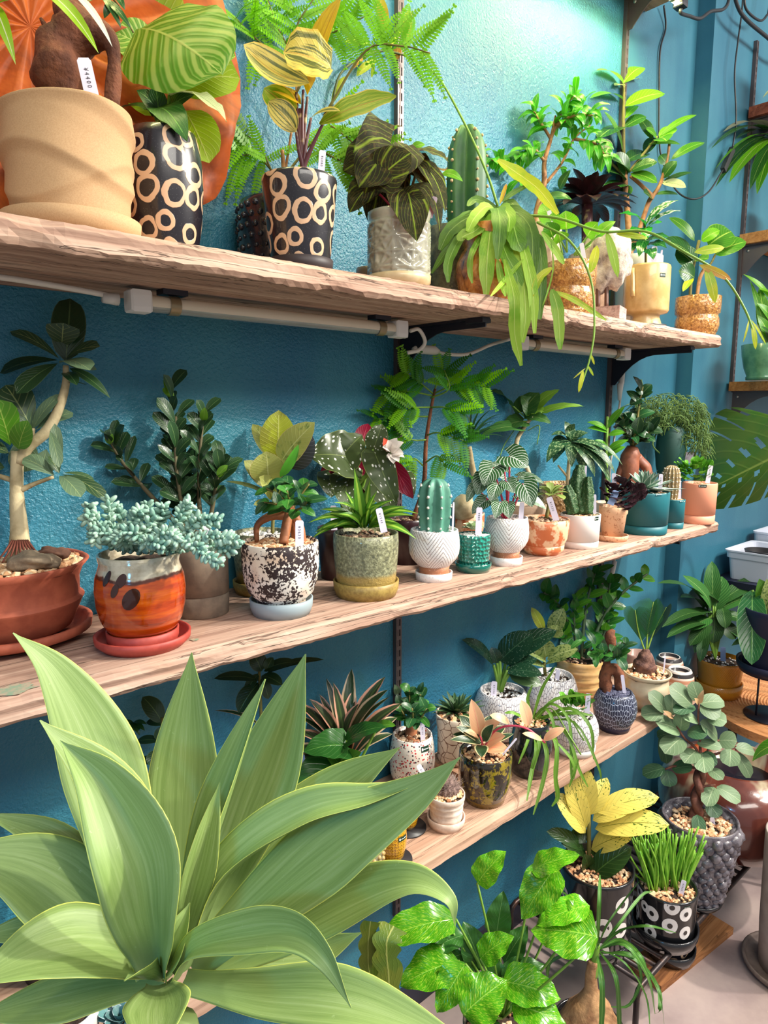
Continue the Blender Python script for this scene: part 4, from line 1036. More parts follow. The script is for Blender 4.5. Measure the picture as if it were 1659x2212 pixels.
for b, t, wd, mt in [((1346, 178), (1288, 152), 22, L_RUBY), ((1346, 180), (1386, 145, -.02), 44, L_RUBY), ((1346, 180), (1380, 172), 20, L_ORBC), ((1346, 185), (1328, 185), 20, L_ORBC), ((1346, 215), (1275, 212), 24, L_RUB), ((1350, 230), (1436, 202, -.03), 48, L_RUBY), ((1348, 258), (1377, 228), 22, L_RUBY), ((1346, 275), (1292, 300, -.03), 52, L_RUBD), ((1350, 275), (1396, 252, -.03), 36, L_RUBD), ((1345, 330), (1304, 240), 20, L_RUB), ((1310, 340), (1300, 300, -.02), 34, L_ORBC),
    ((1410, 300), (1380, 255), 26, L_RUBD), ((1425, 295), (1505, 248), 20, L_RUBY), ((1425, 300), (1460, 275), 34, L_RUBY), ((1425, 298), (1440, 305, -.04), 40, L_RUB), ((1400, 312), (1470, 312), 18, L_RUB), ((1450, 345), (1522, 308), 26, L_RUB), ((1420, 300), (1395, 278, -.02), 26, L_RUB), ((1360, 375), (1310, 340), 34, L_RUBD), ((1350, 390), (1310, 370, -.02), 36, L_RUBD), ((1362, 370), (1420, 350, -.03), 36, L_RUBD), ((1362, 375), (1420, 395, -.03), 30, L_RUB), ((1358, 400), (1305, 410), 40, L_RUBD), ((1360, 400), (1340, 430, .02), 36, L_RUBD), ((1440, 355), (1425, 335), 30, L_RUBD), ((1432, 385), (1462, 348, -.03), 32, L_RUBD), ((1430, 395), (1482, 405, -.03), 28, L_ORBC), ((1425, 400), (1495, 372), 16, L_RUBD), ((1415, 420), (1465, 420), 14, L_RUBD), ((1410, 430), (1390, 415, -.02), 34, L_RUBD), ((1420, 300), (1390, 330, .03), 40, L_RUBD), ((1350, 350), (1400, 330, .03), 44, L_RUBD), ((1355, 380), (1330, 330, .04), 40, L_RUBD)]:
    P.leaf(mt, b, t, wd, (.7, .8), sh=ELL, arch=.08, fold=.12)

# honey pot at the end of the board
P = Plant('potted_round_fig', atcol(1503, -.205, S1), 'rough honey pot with rounded fig leaves ending the upper board on the right')
P.saucer(80, 16, M_HONEY)
P.pot(HON, 92, HT(P, 634, 92) - 8, M_HONEY, soilmat=M_SOIL, z0=.005, peb=0)
P.stem(M_TWIGB, [(1505, 645), (1512, 600), (1528, 572)], 4); P.stem(M_TWIG, [(1490, 645), (1495, 590), (1510, 520)], 3.4); P.stem(M_TWIG, [(1510, 600), (1535, 570), (1545, 550)], 2.4)
for b, t, wd, up, mt in [((1500, 560), (1432, 520, -.02), 56, (.8, .7), L_RUBD), ((1500, 575), (1460, 540, 0), 50, (.6, .8), L_RUBD), ((1500, 600), (1466, 585, -.02), 46, (.4, 1), L_RUBD), ((1545, 550), (1612, 522, -.03), 44, (.6, .9), L_RUB), ((1530, 530), (1580, 500, .0), 66, (.4, 1), L_RUB), ((1515, 520), (1555, 498, -.03), 30, (.5, .9), L_RUBY), ((1500, 520), (1445, 470, 0), 26, (.7, .7), L_RUB), ((1505, 560), (1530, 560, -.03), 30, (.7, .7), L_RUB), ((1495, 600), (1475, 630, -.04), 16, (.3, 1), L_RHIPY)]:
    P.leaf(mt, b, t, wd, up, sh=(.6, .65), arch=.1)
# ------------------------------------------------------------------ MIDDLE BOARD
M_TERRA = plain('terracotta', srgb(176, 92, 66), .7, srgb(158, 78, 56), 40, .1, 200)
M_REDS = plain('red_clay', srgb(176, 70, 58), .55, srgb(158, 58, 48), 50)
M_CONC = plain('grey_concrete', srgb(138, 122, 106), .8, srgb(118, 104, 92), 40, .15, 240)
M_MAROON = plain('maroon_glaze', srgb(52, 24, 32), .35, coat=.3)
M_ROOT = plain('reddish_root', srgb(110, 56, 42), .8)
M_STONE = plain('grey_stone', srgb(138, 120, 100), .85, srgb(176, 156, 130), 40, .6, 90, .003)
def f_orange(g, vec, u, v, ob):
    n = g.noise(ob, 18, 4, .6); c = g.ramp(g.noise(g.scale(ob, (8, 8, 60)), 1, 4, .6), [(.3, srgb(104, 30, 6)), (.5, srgb(176, 60, 10)), (.7, srgb(210, 98, 18))])
    z = g.nd('ShaderNodeSeparateXYZ'); g.i(z, 0, ob)
    zz = g.ma('ADD', z.outputs[2], g.ma('MULTIPLY', n, .022))
    spots = g.sm(g.vor(vec, 15, 'F1', 1, dim='2D'), .20, .17)
    k = g.sm(zz, .119, .123)
    cr = g.ramp(g.noise(ob, 60, 4, .6), [(.3, srgb(160, 144, 118)), (.6, srgb(206, 196, 172))])
    band = g.sm(g.ma('ABSOLUTE', g.ma('SUBTRACT', zz, .119)), .004, .001)
    return g.mix(g.ma('MULTIPLY', band, .9), g.mix(k, c, cr), srgb(60, 34, 24)), g.noise(g.scale(ob, (2, 2, 130)), 1, 2)
M_ORANGE = glaze('orange_drip_glaze', f_orange, .12, .9, .35, bd=.003)
def f_mottle(g, vec, u, v, ob):
    a = g.noise(ob, 26, 5, .65); b = g.noise(ob, 210, 3, .6)
    k = g.sm(g.ma('ADD', g.ma('MULTIPLY', a, .6), g.ma('MULTIPLY', b, .4)), .485, .505)
    return g.mix(k, srgb(46, 32, 34), g.mix(g.sm(g.noise(ob, 18, 2), .5, .7), srgb(236, 228, 216), srgb(216, 190, 166))), k
M_MOTTLE = glaze('mottled_black_white', f_mottle, .65, 0, .35)
def f_green(g, vec, u, v, ob):
    z = g.nd('ShaderNodeSeparateXYZ'); g.i(z, 0, ob); n = g.noise(ob, 160, 4, .65)
    zz = g.ma('ADD', z.outputs[2], g.ma('MULTIPLY', g.noise(ob, 30, 3), .012))
    up_ = g.ramp(n, [(.3, srgb(74, 78, 60)), (.5, srgb(128, 128, 96)), (.7, srgb(176, 178, 140))])
    return g.mix(g.sm(zz, .045, .056), g.mix(n, srgb(150, 124, 60), srgb(178, 150, 84)), up_), n
M_GREENGREY = glaze('green_grey_crater_glaze', f_green, .4, .3, .8, bd=.003)
M_OCHRE = plain('ochre_glaze', srgb(164, 138, 70), .5, srgb(140, 114, 56), 160)
M_GREYBL = plain('grey_blue_clay', srgb(144, 158, 164), .55)
M_WHSPK = plain('white_speckled', srgb(232, 228, 226), .45, srgb(206, 196, 190), 260, lo=.56, hi=.66)
M_BRSPK = plain('brown_speckled', srgb(168, 106, 72), .6, srgb(206, 160, 130), 300, lo=.58, hi=.66)
def f_carve(g, vec, u, v, ob):
    # zigzag combed lines
    uu = g.ma('ABSOLUTE', g.ma('SUBTRACT', g.ma('FRACT', g.ma('MULTIPLY', u, 16)), .5))
    w_ = g.ma('ADD', g.ma('MULTIPLY', v, 105), g.ma('MULTIPLY', uu, 9))
    d = g.ma('ABSOLUTE', g.ma('SUBTRACT', g.ma('FRACT', w_), .5)); k = g.sm(d, .16, .05)
    return g.mix(g.ma('MULTIPLY', k, .8), g.mix(g.sm(g.noise(ob, 220, 2), .55, .7), srgb(238, 234, 232), srgb(214, 204, 200)), srgb(150, 134, 128)), g.ma('MULTIPLY', k, -1)
M_CARVE = glaze('white_carved_glaze', f_carve, .4, .3, .6, bd=.0025)
def f_teal(g, vec, u, v, ob):
    n = g.vor(vec, 120, 'F1', .5, dim='2D'); k = g.ma('FRACT', g.ma('MULTIPLY', n, 5))
    return g.mix(g.sm(k, .3, .7), srgb(4, 92, 82), srgb(40, 168, 146)), k
M_TEALREL = glaze('teal_relief_glaze', f_teal, .12, .8, .8, bd=.003)
M_TEALG = plain('teal_glaze', srgb(10, 92, 80), .15, coat=.7)
M_MARB = plain('marbled_terracotta', srgb(206, 110, 62), .45, srgb(238, 196, 156), 26, coat=.35, lo=.46, hi=.54)
M_PEBPOT = glaze('gold_pebble_pot', lambda g, vec, u, v, ob: (g.ramp(g.vor(ob, 190, 'F1', 1, 'Color'), [(.2, srgb(120, 86, 40)), (.5, srgb(190, 150, 92)), (.8, srgb(226, 196, 150))]), g.vor(ob, 190)), .5, .2, .9, bd=.003)
M_WHITEP = plain('white_matt_ceramic', srgb(226, 220, 214), .5)
M_SPTERRA = plain('speckled_pale_terracotta', srgb(226, 178, 140), .7, srgb(176, 112, 78), 130, .2, lo=.55, hi=.68)
M_TEALM = plain('matt_teal_ceramic', srgb(24, 104, 114), .5)
M_PINK = plain('salmon_ceramic', srgb(238, 160, 128), .55)
L_FIC = leafmat('benghal_fig_leaf', GR(52, 82, 52), GR(150, 164, 104), .05, 6, .5, .35, tr=.1, rough=.4, back=GR(96, 122, 92))
L_FICP = leafmat('benghal_fig_leaf_pale', GR(96, 122, 92), GR(140, 160, 110), .05, 6, .35, .35, tr=.12, rough=.5)
L_FICB = leafmat('benghal_fig_leaf_bright', GR(84, 144, 34), GR(160, 190, 84), .05, 6, .4, .35, tr=.25)
L_DKR = leafmat('dark_glossy_leaf', GR(38, 68, 38), GR(90, 118, 70), .06, 0, margin=GR(80, 104, 76), mw=.05, tr=.06, rough=.28)
L_DKRB = leafmat('dark_glossy_leaf_young', GR(108, 160, 44), GR(150, 186, 80), .06, tr=.2, rough=.3)
L_SHIV = leafmat('shivereana_leaf', GR(158, 162, 84), GR(186, 190, 120), .05, 12, .25, .2, c2=GR(112, 128, 60), ns=60, lo=.55, hi=.68, tr=.18, back=GR(150, 150, 84), margin=GR(196, 176, 116), mw=.03)
L_SHIVY = leafmat('shivereana_leaf_young', GR(176, 186, 48), GR(206, 210, 110), .05, 12, .3, .2, c2=GR(150, 150, 50), ns=30, tr=.25)
L_SHIVD = leafmat('shivereana_leaf_back', GR(46, 50, 56), GR(96, 100, 110), .05, 12, .5, .2, tr=.03, rough=.25)
L_GIN = leafmat('ginseng_fig_leaf', GR(58, 118, 46), GR(120, 160, 80), .06, tr=.15, rough=.28)
L_GIND = leafmat('ginseng_fig_leaf_dark', GR(36, 80, 42), GR(96, 130, 76), .06, tr=.1, rough=.28)
def f_dots(g, colr, cc, u, v, ob, tri):
    d = g.vor(g.xyz(g.ma('MULTIPLY', u, 7), g.ma('MULTIPLY', v, 8), g.ma('MULTIPLY', g.rand(), 5)), 1.0, 'F1', .8)
    return g.mix(g.sm(d, .25, .19), colr, GR(232, 234, 226))
L_MAC = leafmat('spotted_begonia_leaf', GR(68, 84, 46), None, fn=f_dots, back=GR(120, 20, 44), tr=.06, rough=.35, midcol=GR(120, 136, 76), mid=.03, margin=GR(120, 136, 70), mw=.03, bump=0)
L_MACR = leafmat('spotted_begonia_back', GR(128, 18, 46), GR(170, 50, 70), .05, 6, .3, .5, tr=.15, rough=.35)
L_SPI = leafmat('spider_plant_leaf', GR(78, 132, 34), None, tr=.25, rough=.4, midcol=GR(158, 196, 70), mid=.35, margin=GR(60, 104, 28), mw=.15)
L_SILV = leafmat('silver_veined_leaf', GR(48, 92, 48), None, rough=.35, tr=.1, midcol=GR(206, 220, 206), mid=.06,
    fn=lambda g, colr, cc, u, v, ob, tri: g.mix(g.ma('MULTIPLY', g.sm(g.ma('ADD', tri, g.ma('MULTIPLY', g.noise(g.xyz(g.ma('MULTIPLY', u, 6), g.ma('MULTIPLY', v, 8), 0), 3, 3), .35)), .34, .24), .9), colr, GR(214, 226, 212)), nv=7, slope=.6)
L_DIO = leafmat('shield_leaf', GR(58, 108, 46), GR(120, 150, 80), .05, 5, .3, .6, tr=.18)
L_DIOB = leafmat('shield_leaf_bright', GR(112, 160, 48), GR(160, 190, 90), .05, 5, .3, .6, tr=.25)
L_POLY = leafmat('speckled_schefflera_leaf', GR(44, 84, 50), GR(110, 136, 96), .05, fn=f_patch(GR(140, 166, 116), 5, .56, .6), tr=.1, rough=.4)
L_NARR = leafmat('narrow_dark_leaf', GR(50, 96, 46), GR(90, 130, 70), .1, tr=.12)
L_SUC = leafmat('green_succulent_leaf', GR(128, 148, 72), None, tr=.05, rough=.5)
L_ECH = leafmat('pale_echeveria_leaf', GR(176, 196, 152), None, tr=.05, rough=.6, margin=GR(206, 206, 176), mw=.2)
L_HEU = leafmat('dark_purple_leaf', GR(52, 34, 40), GR(84, 50, 60), .05, 5, .4, .5, tr=.05, rough=.35)
L_VIC = leafmat('white_edged_agave_leaf', GR(86, 124, 104), None, margin=GR(222, 226, 214), mw=.22, tr=.03, rough=.5, fn=f_stripes(GR(150, 176, 156), 3, .5))
L_PEP = leafmat('small_bright_leaf', GR(104, 172, 50), GR(150, 200, 84), .08, 5, .3, .3, tr=.25)
L_ZZ = leafmat('zz_leaf', GR(46, 110, 40), GR(90, 140, 64), .06, tr=.12, rough=.25)
L_ZZB = leafmat('zz_leaf_bright', GR(84, 150, 36), GR(130, 180, 70), .06, tr=.2, rough=.25)
L_SED = plain('blue_green_bean_leaf', srgb(168, 198, 178), .55, srgb(112, 156, 140), 60)

# terracotta bowl with the pale-trunked fig
P = Plant('potted_benghal_fig', seat(28, 1425, S2, 320), 'terracotta bowl with a pale trunked fig tree on a dark saucer, left edge')
P.saucer(330, 34, M_TERRA, flare=.7, label='terracotta saucer with grey glazed inside')
P.pot([(.62, 0), (.70, .03), (.74, .06), (.80, .2), (.895, .43), (.915, .465), (.915, .468), (.868, .50), (.86, .52), (.865, .75), (.92, .9), (1, 1)], 330, H_(P, 1216) - 20, M_TERRA, n=56, soilmat=M_SOIL, z0=.012, soil=.93, pebmat=M_GRAV, peb=260, pebr=.007)
P.stem(M_BARKL, [(42, 1212), (42, 1150), (36, 1060), (38, 975)], [26, 19, 14, 13], 'trunk', 12)
P.stem(M_BARKL, [(40, 1000), (62, 965), (102, 930), (128, 880), (142, 830), (142, 790)], [13, 12, 12, 10, 8, 6], 'branch', 10)
P.stem(M_BARKL, [(42, 1060), (75, 1045), (115, 1030)], [7, 5, 4], 'branch'); P.stem(M_BARKL, [(38, 1040), (10, 1032), (-30, 1020)], [7, 6, 5], 'branch')
P.stem(M_BARKL, [(70, 960), (72, 925)], [5, 4], 'branch')
for i in range(9):
    x = 12 + i*8; P.stem(M_ROOT, [(42 + (x-42)*.5, 1168, -.012), (x, 1190, -.03), (x + (x-42)*.7, 1216, -.035)], [3.2, 2.4, 1.5], 'root')
def stone(P, x, y, rx, ry, dd=0, mat=None, name='stone'):
    c = P.q(x, y, dd); k = P.k; vs, fs = ICO[2]; sd = rnd.random()*9
    mobj(name, [c + (RT*v[0]*rx + V((0,0,1))*v[2]*ry + RT.cross(V((0,0,1)))*v[1]*rx*.7)*(1 + .5*mnoise.noise(V(v)*1.5 + V((sd, 0, 0))))/k for v in vs], fs, mat or M_STONE, P.o)
stone(P, 70, 1212, 48, 20, -.05); stone(P, 112, 1195, 34, 14, -.02, plain('brown_stone', srgb(122, 84, 66), .85, srgb(90, 62, 50), 40, .5, 90, .003))
F_ = [((142, 780), (152, 645, .02), 70, (.1, 1), L_DKR, ROU), ((133, 748), (137, 698, -.02), 66, (.2, 1), L_FIC, (.9, .25)), ((128, 775), (22, 716), 34, (.7, .9), L_FIC, OBO), ((125, 778), (0, 806), 40, (.7, .9), L_DKR, OBO), ((125, 785), (36, 850, -.04), 44, (.6, .9), L_DKR, OBO), ((140, 778), (216, 748, -.02), 42, (.6, .9), L_FIC, OBO), ((128, 785), (194, 800, -.05), 52, (.8, .7), L_FICP, OBO), ((150, 790), (209, 798, .02), 30, (.6, .9), L_FICP, ELL), ((150, 795), (238, 860), 26, (.6, .9), L_DKR, LAN), ((140, 805), (166, 832, -.03), 30, (.5, .9), L_DKR, ELL), ((140, 830), (188, 832), 10, (1, .3), L_FICP, LAN),
    ((70, 930), (12, 832), 76, (.3, 1), L_FIC, OBO), ((72, 925), (135, 850), 30, (.6, .8), L_FICP, ELL), ((78, 928), (158, 892, .03), 40, (.7, .7), L_FICP, OBO), ((108, 930, -.02), (128, 1010, -.05), 24, (.3, 1), L_FICP, OBO), ((22, 962), (-8, 862, -.04), 64, (.2, 1), L_FICB, OBO), ((40, 970, -.02), (60, 908, -.04), 46, (.3, 1), L_FICB, ELL), ((20, 980), (-20, 965), 40, (.8, .7), L_FIC, OBO), ((10, 1010), (-10, 1010), 40, (.8, .5), L_FIC, OBO), ((60, 930, .03), (48, 1020, .03), 60, (.3, .9), L_FICP, OBO),
    ((118, 1028), (50, 990, -.01), 42, (.6, .9), L_FICP, OBO), ((128, 1022), (118, 915, -.02), 24, (.2, 1), L_FICP, OBO), ((128, 1028), (175, 1074, -.03), 44, (.7, .8), L_FICP, OBO), ((135, 1025), (230, 1078, -.01), 34, (.7, .8), L_FIC, OBO), ((128, 1022), (104, 985), 18, (.5, .9), L_FIC, LAN), ((135, 1022), (205, 1040, .02), 26, (1, .4), L_FIC, OBO), ((100, 970, .03), (90, 1020, .03), 50, (.4, .9), L_FICP, OBO)]
for b, t, wd, up, mt, sh in F_: P.leaf(mt, b, t, wd, up, sh=sh, arch=.1, nu=6)

# orange glazed pot with sedum
P = Plant('potted_sedum', seat(312, 1422, S2, 196), 'glossy orange pot with a grey drip rim overflowing with blue green sedum')
P.saucer(200, 26, M_REDS, flare=.85); P.saucer(150, 34, M_REDS, name='inner_saucer', flare=.9)
P.pot([(.58, 0), (.72, .06), (.9, .22), (.98, .4), (1, .58), (.97, .74), (.9, .84), (.87, .9), (.91, 1)], 186, H_(P, 1196) - 24, M_ORANGE, n=56, soilmat=M_SOIL, z0=.014, peb=0)
for x_, y_, rx_, ry_ in ((283, 1295, 17, 22), (248, 1277, 8, 14), (262, 1255, 11, 14), (232, 1250, 8, 16)): spotpatch(P, x_, y_, rx_, ry_, plain('dark_glaze_spot', srgb(58, 22, 16), .15, coat=.6))
rs = random.Random(11)
for pts in [[(260, 1190), (225, 1150, -.05), (200, 1110, -.05), (190, 1120, -.06)], [(270, 1190), (240, 1130, -.04), (235, 1085, -.03)], [(280, 1185), (262, 1120, -.02), (250, 1095, -.02)], [(290, 1190), (285, 1140, -.05), (300, 1105, -.06)], [(320, 1185), (325, 1130, -.02), (318, 1090, -.02)], [(330, 1185), (345, 1130, -.04), (352, 1095, -.05)], [(340, 1190), (375, 1140, -.05), (395, 1100, -.05), (405, 1090, -.05)], [(350, 1190), (400, 1150, -.06), (430, 1120, -.07), (470, 1125, -.07)], [(360, 1195), (420, 1160, -.07), (470, 1160, -.08), (505, 1165, -.08)], [(350, 1195), (400, 1170, -.08), (440, 1195, -.1), (470, 1215, -.1)], [(300, 1190), (260, 1165, -.07), (215, 1150, -.08), (205, 1165, -.08)], [(310, 1195), (300, 1160, -.08), (270, 1150, -.09), (245, 1165, -.09)], [(330, 1195), (340, 1160, -.08), (365, 1150, -.09), (385, 1170, -.09)], [(310, 1190), (310, 1150, -.07), (330, 1120, -.07)], [(290, 1190), (240, 1170, -.05), (200, 1140, -.05), (192, 1095, -.05)], [(370, 1190), (440, 1175, -.05), (490, 1190, -.07), (512, 1170, -.07)], [(345, 1190), (390, 1120, -.02), (440, 1130, -.03)], [(300, 1190), (320, 1170, -.09), (350, 1180, -.1)]]:
    pp = smooth_pts([P.q(*p) for p in pts], 4); m = MB(); m.tube(pp, 2.2/P.k, 5)
    for i, p in enumerate(pp):
        if i < 1: continue
        t = (pp[min(i+1, len(pp)-1)] - pp[i-1]).normalized(); e1 = t.cross(V((.3, .2, 1))).normalized(); e2 = t.cross(e1)
        for k in range(5):
            a = i*1.1 + k*2*PI/5 + rs.random()*.3; d = (e1*math.cos(a) + e2*math.sin(a) + t*.55).normalized(); L = 8.2*(.8 + .5*rs.random())/P.k
            x = d.cross(V((.1, .3, 1))).normalized(); m.blob(p + d*L*1.05 + t*(rs.random()-.5)*L*.9, L, 1, 0, (.5, .5, 1.05), Matrix((x, d.cross(x), d)).transposed())
    m.build('sedum_strand', L_SED, P.o)

# concrete pot with rubber shrub
P = Plant('potted_rubber_shrub', seat(437, 1338, S2, 112), 'grey concrete cylinder pot with a dark leathery rubber shrub behind the orange pot')
P.pot([(.95, 0), (.97, .01), (1, .26), (.96, .265), (.96, .275), (1, .28), (1, 1)], 118, H_(P, 1160), M_CONC, soilmat=M_SOIL, pebmat=M_GRAVD, peb=60)
BR = [[(415, 1170), (385, 1110), (380, 1040), (375, 940), (368, 835)], [(420, 1170), (395, 1100, -.02), (380, 1000, -.03), (380, 900, -.02)], [(440, 1170), (430, 1080), (432, 980), (440, 890)], [(445, 1170), (460, 1090), (470, 1030, -.02), (480, 1010, -.02)], [(410, 1160), (330, 1075, -.01), (290, 1030, -.01), (255, 985), (235, 945)], [(430, 1170), (400, 1090, .03), (395, 1000, .03)]]
M_TWIGD = plain('dark_olive_twig', srgb(92, 84, 58), .75)
for b in BR: P.stem(M_TWIGD, b, [6, 4, 3], 'branch')
bush(P, [L_DKR], BR[:4] + BR[5:], 21, 54, 26, 8, (.7, .8), -.25, OBO, .08, .2, t0=.28, spread=.9)
bush(P, [L_DKR], BR[4:5], 16, 54, 24, 9, (.7, .8), -.2, OBO, .08, .2, t0=.3)
for b, t in (((375, 860), (352, 838)), ((368, 850), (355, 815, -.02)), ((237, 960), (236, 932, -.02)), ((440, 910), (443, 880, -.02)), ((470, 1030, -.03), (492, 1005, -.04))): P.leaf(L_DKRB, b, t, 18, (.3, 1), sh=ELL)
P.tagp(448, 1155, 442, 1118, 10, None, -.04)

# olive pot behind with pale fig
P = Plant('potted_pale_fig', seat(566, 1292, S2, 118), 'dark olive pot with mottled pale olive fig leaves behind the black and white pot')
P.saucer(122, 26, M_OCHRE)
P.pot([(.86, 0), (1, .6), (1, 1)], 116, H_(P, 1150) - 10, M_GREENGREY, soilmat=M_SOIL, z0=.008, pebmat=M_GRAVW, peb=70)
P.stem(M_TWIG, [(588, 1160), (592, 1080), (596, 1000), (600, 920)], [4, 4, 3], 'trunk')
for b, t, wd, up, mt in [((600, 990), (602, 886, -.02), 78, (.2, 1), L_SHIVY), ((595, 990), (545, 916, .02), 40, (.3, 1), L_SHIV), ((605, 1000, -.02), (680, 912, -.05), 66, (.4, 1), L_SHIV), ((620, 1010, .02), (672, 935, .02), 76, (.1, 1), L_SHIVD), ((580, 1040, -.02), (575, 975, -.04), 76, (.2, 1), L_SHIV), ((585, 1050, .0), (527, 995, -.02), 44, (.4, 1), L_SHIV), ((590, 1070), (560, 1030, -.05), 46, (.4, 1), L_SHIV), ((588, 1100), (548, 1090, -.04), 34, (.6, .9), L_SHIV), ((605, 1030, -.04), (645, 960, -.05), 22, (.2, .8, .6), leafmat('fresh_green_leaf', GR(74, 150, 40), tr=.25)), ((590, 1075), (488, 1040, -.01), 18, (1, .5), L_SHIV), ((592, 1090), (610, 1050, -.05), 44, (.4, 1), L_SHIV)]:
    P.leaf(mt, b, t, wd, up, sh=(.55, .75), arch=.08, nu=6)

# mottled pot with ginseng fig
P = Plant('potted_ginseng_fig', seat(609, 1342, S2, 134), 'black pot with white peeling mottles holding a ginseng fig with arching roots')
P.saucer(136, 32, M_GREYBL)
P.pot([(.66, 0), (.63, .13), (.66, .17), (.84, .27), (.95, .44), (1, .65), (1, .9), (.985, 1)], 164, H_(P, 1170) - 10, M_MOTTLE, n=56, soilmat=M_SOIL, z0=.006, pebmat=M_GRAV, peb=200, pebr=.006, label='peeling black and white pot')
M_GROOT = plain('smooth_brown_root', srgb(166, 104, 62), .6, srgb(130, 76, 46), 30, .3, 90)
for pts, rr in (([(555, 1172), (556, 1135), (585, 1115), (620, 1112)], [5, 7, 10, 12]), ([(612, 1175, -.02), (618, 1140, -.01), (625, 1100)], [10, 11, 10]), ([(655, 1175), (648, 1140), (632, 1105)], [8, 10, 10]), ([(640, 1172, .03), (632, 1130, .02), (628, 1090)], [8, 9, 9])): P.stem(M_GROOT, pts, rr, 'root', 10)
BR = [[(625, 1105), (610, 1075), (575, 1055)], [(625, 1105), (630, 1060), (615, 1040)], [(628, 1105), (650, 1070), (668, 1045)], [(625, 1105), (600, 1090, -.03), (570, 1085, -.04)], [(630, 1105), (655, 1095, -.04), (665, 1080, -.05)], [(625, 1100), (625, 1080, -.05), (620, 1060, -.06)]]
for b in BR: P.stem(M_TWIG, b, [3, 2], 'branch')
bush(P, [L_GIN, L_GIND], BR, 7, 34, 22, 3, (.7, .8), .1, (.55, .8), .1)
P.tagp(647, 1185, 647, 1124, 17, '¥3630', -.055)

# maroon pot with the spotted begonia
P = Plant('potted_spotted_begonia', seat(735, 1256, S2, 84), 'dark maroon pot with white spotted begonia leaves, red undersides and a white flower')
P.pot([(.85, 0), (1, .9), (1, 1)], 96, H_(P, 1140), M_MAROON, soilmat=M_SOIL, peb=0)
for b, t, wd, up, mt, kw in [((752, 988, -.03), (668, 985, -.06), 120, (.5, 1, .2), L_MAC, dict(sh=HEA, lobe=.3, wave=.03, nu=8, nv=12)), ((740, 985, -.03), (782, 940, -.02), 88, (.3, 1), L_MAC, dict(sh=HEA, lobe=.3, wave=.03, nu=8)), ((806, 970, -.04), (858, 1090, -.06), 64, (.25, 1, -.3), L_MAC, dict(sh=(.3, .8), lobe=.2, wave=.04, nu=8, nv=12)), ((806, 975, -.04), (826, 916, -.05), 48, (.3, 1), L_MAC, dict(sh=(.4, .6), wave=.04, nu=8)), ((720, 1030, -.02), (715, 1075, -.05), 70, (.2, 1), L_MAC, dict(sh=HEA, lobe=.3, wave=.03, nu=8)), ((745, 1030, -.02), (752, 1105, -.05), 66, (.2, 1), L_MAC, dict(sh=HEA, lobe=.3, nu=8)), ((800, 1020, 0), (850, 1110, -.02), 70, (.3, 1), L_MAC, dict(sh=HEA, nu=8)), ((870, 1015, .02), (893, 1075, 0), 36, (.2, 1), L_MAC, dict(sh=OV, nu=6)),
    ((760, 990, .02), (690, 1035, 0), 70, (.3, -1), L_MACR, dict(sh=HEA, nu=6)), ((780, 960, .02), (795, 915, .04), 40, (.2, 1), L_MACR, dict(sh=OV)), ((846, 995, -.01), (893, 1078, -.03), 40, (.3, .8, -.5), L_MACR, dict(sh=LAN, wave=.04)), ((760, 985, .02), (790, 1040, .0), 60, (.3, 1), L_MACR, dict(sh=HEA)), ((850, 1020, .02), (870, 1068, 0), 30, (.3, .8), L_MACR, dict(sh=LAN)), ((765, 1050, .01), (790, 1095, -.02), 50, (.4, 1), L_MACR, dict(sh=HEA))]:
    P.leaf(mt, b, t, wd, up, arch=.1, **kw); P.stem(M_STEMG, [(745, 1145), ((745+b[0])/2 + 5, (1145+b[1])/2, b[2]*.5), b], 3, 'petiole')
P.stem(M_STEMG, [(750, 1120), (770, 1050, -.03), (812, 1012, -.05), (840, 985, -.05)], [5, 5, 3], 'cane')
L_PET = leafmat('white_petal', GR(240, 230, 222), None, tr=.3, bump=0); L_PETR = leafmat('orange_bud', GR(206, 74, 50), None, tr=.2, bump=0)
fl = empty('flower', P.loc); fl.parent = P.o; fl.location = (0, 0, 0); WL[fl.name] = P.loc
for b, t, wd in [((842, 975), (858, 946), 26), ((842, 975), (872, 955), 24), ((842, 975), (838, 950), 20), ((846, 978), (872, 980), 22), ((846, 978), (850, 1002), 22), ((846, 978), (862, 998), 20), ((842, 972), (826, 966), 18), ((850, 980), (874, 988), 14)]:
    P.leaf(L_PET, (*b, -.055), (*t, -.07), wd, (.4, 1), name='petal', parent=fl, sh=OV, arch=.15)
P.leaf(L_PETR, (838, 972, -.05), (829, 946, -.06), 18, (.3, 1), name='petal', parent=fl, sh=OV, label='orange bud')
P.tagp(722, 1145, 720, 1092, 13, None, -.04)

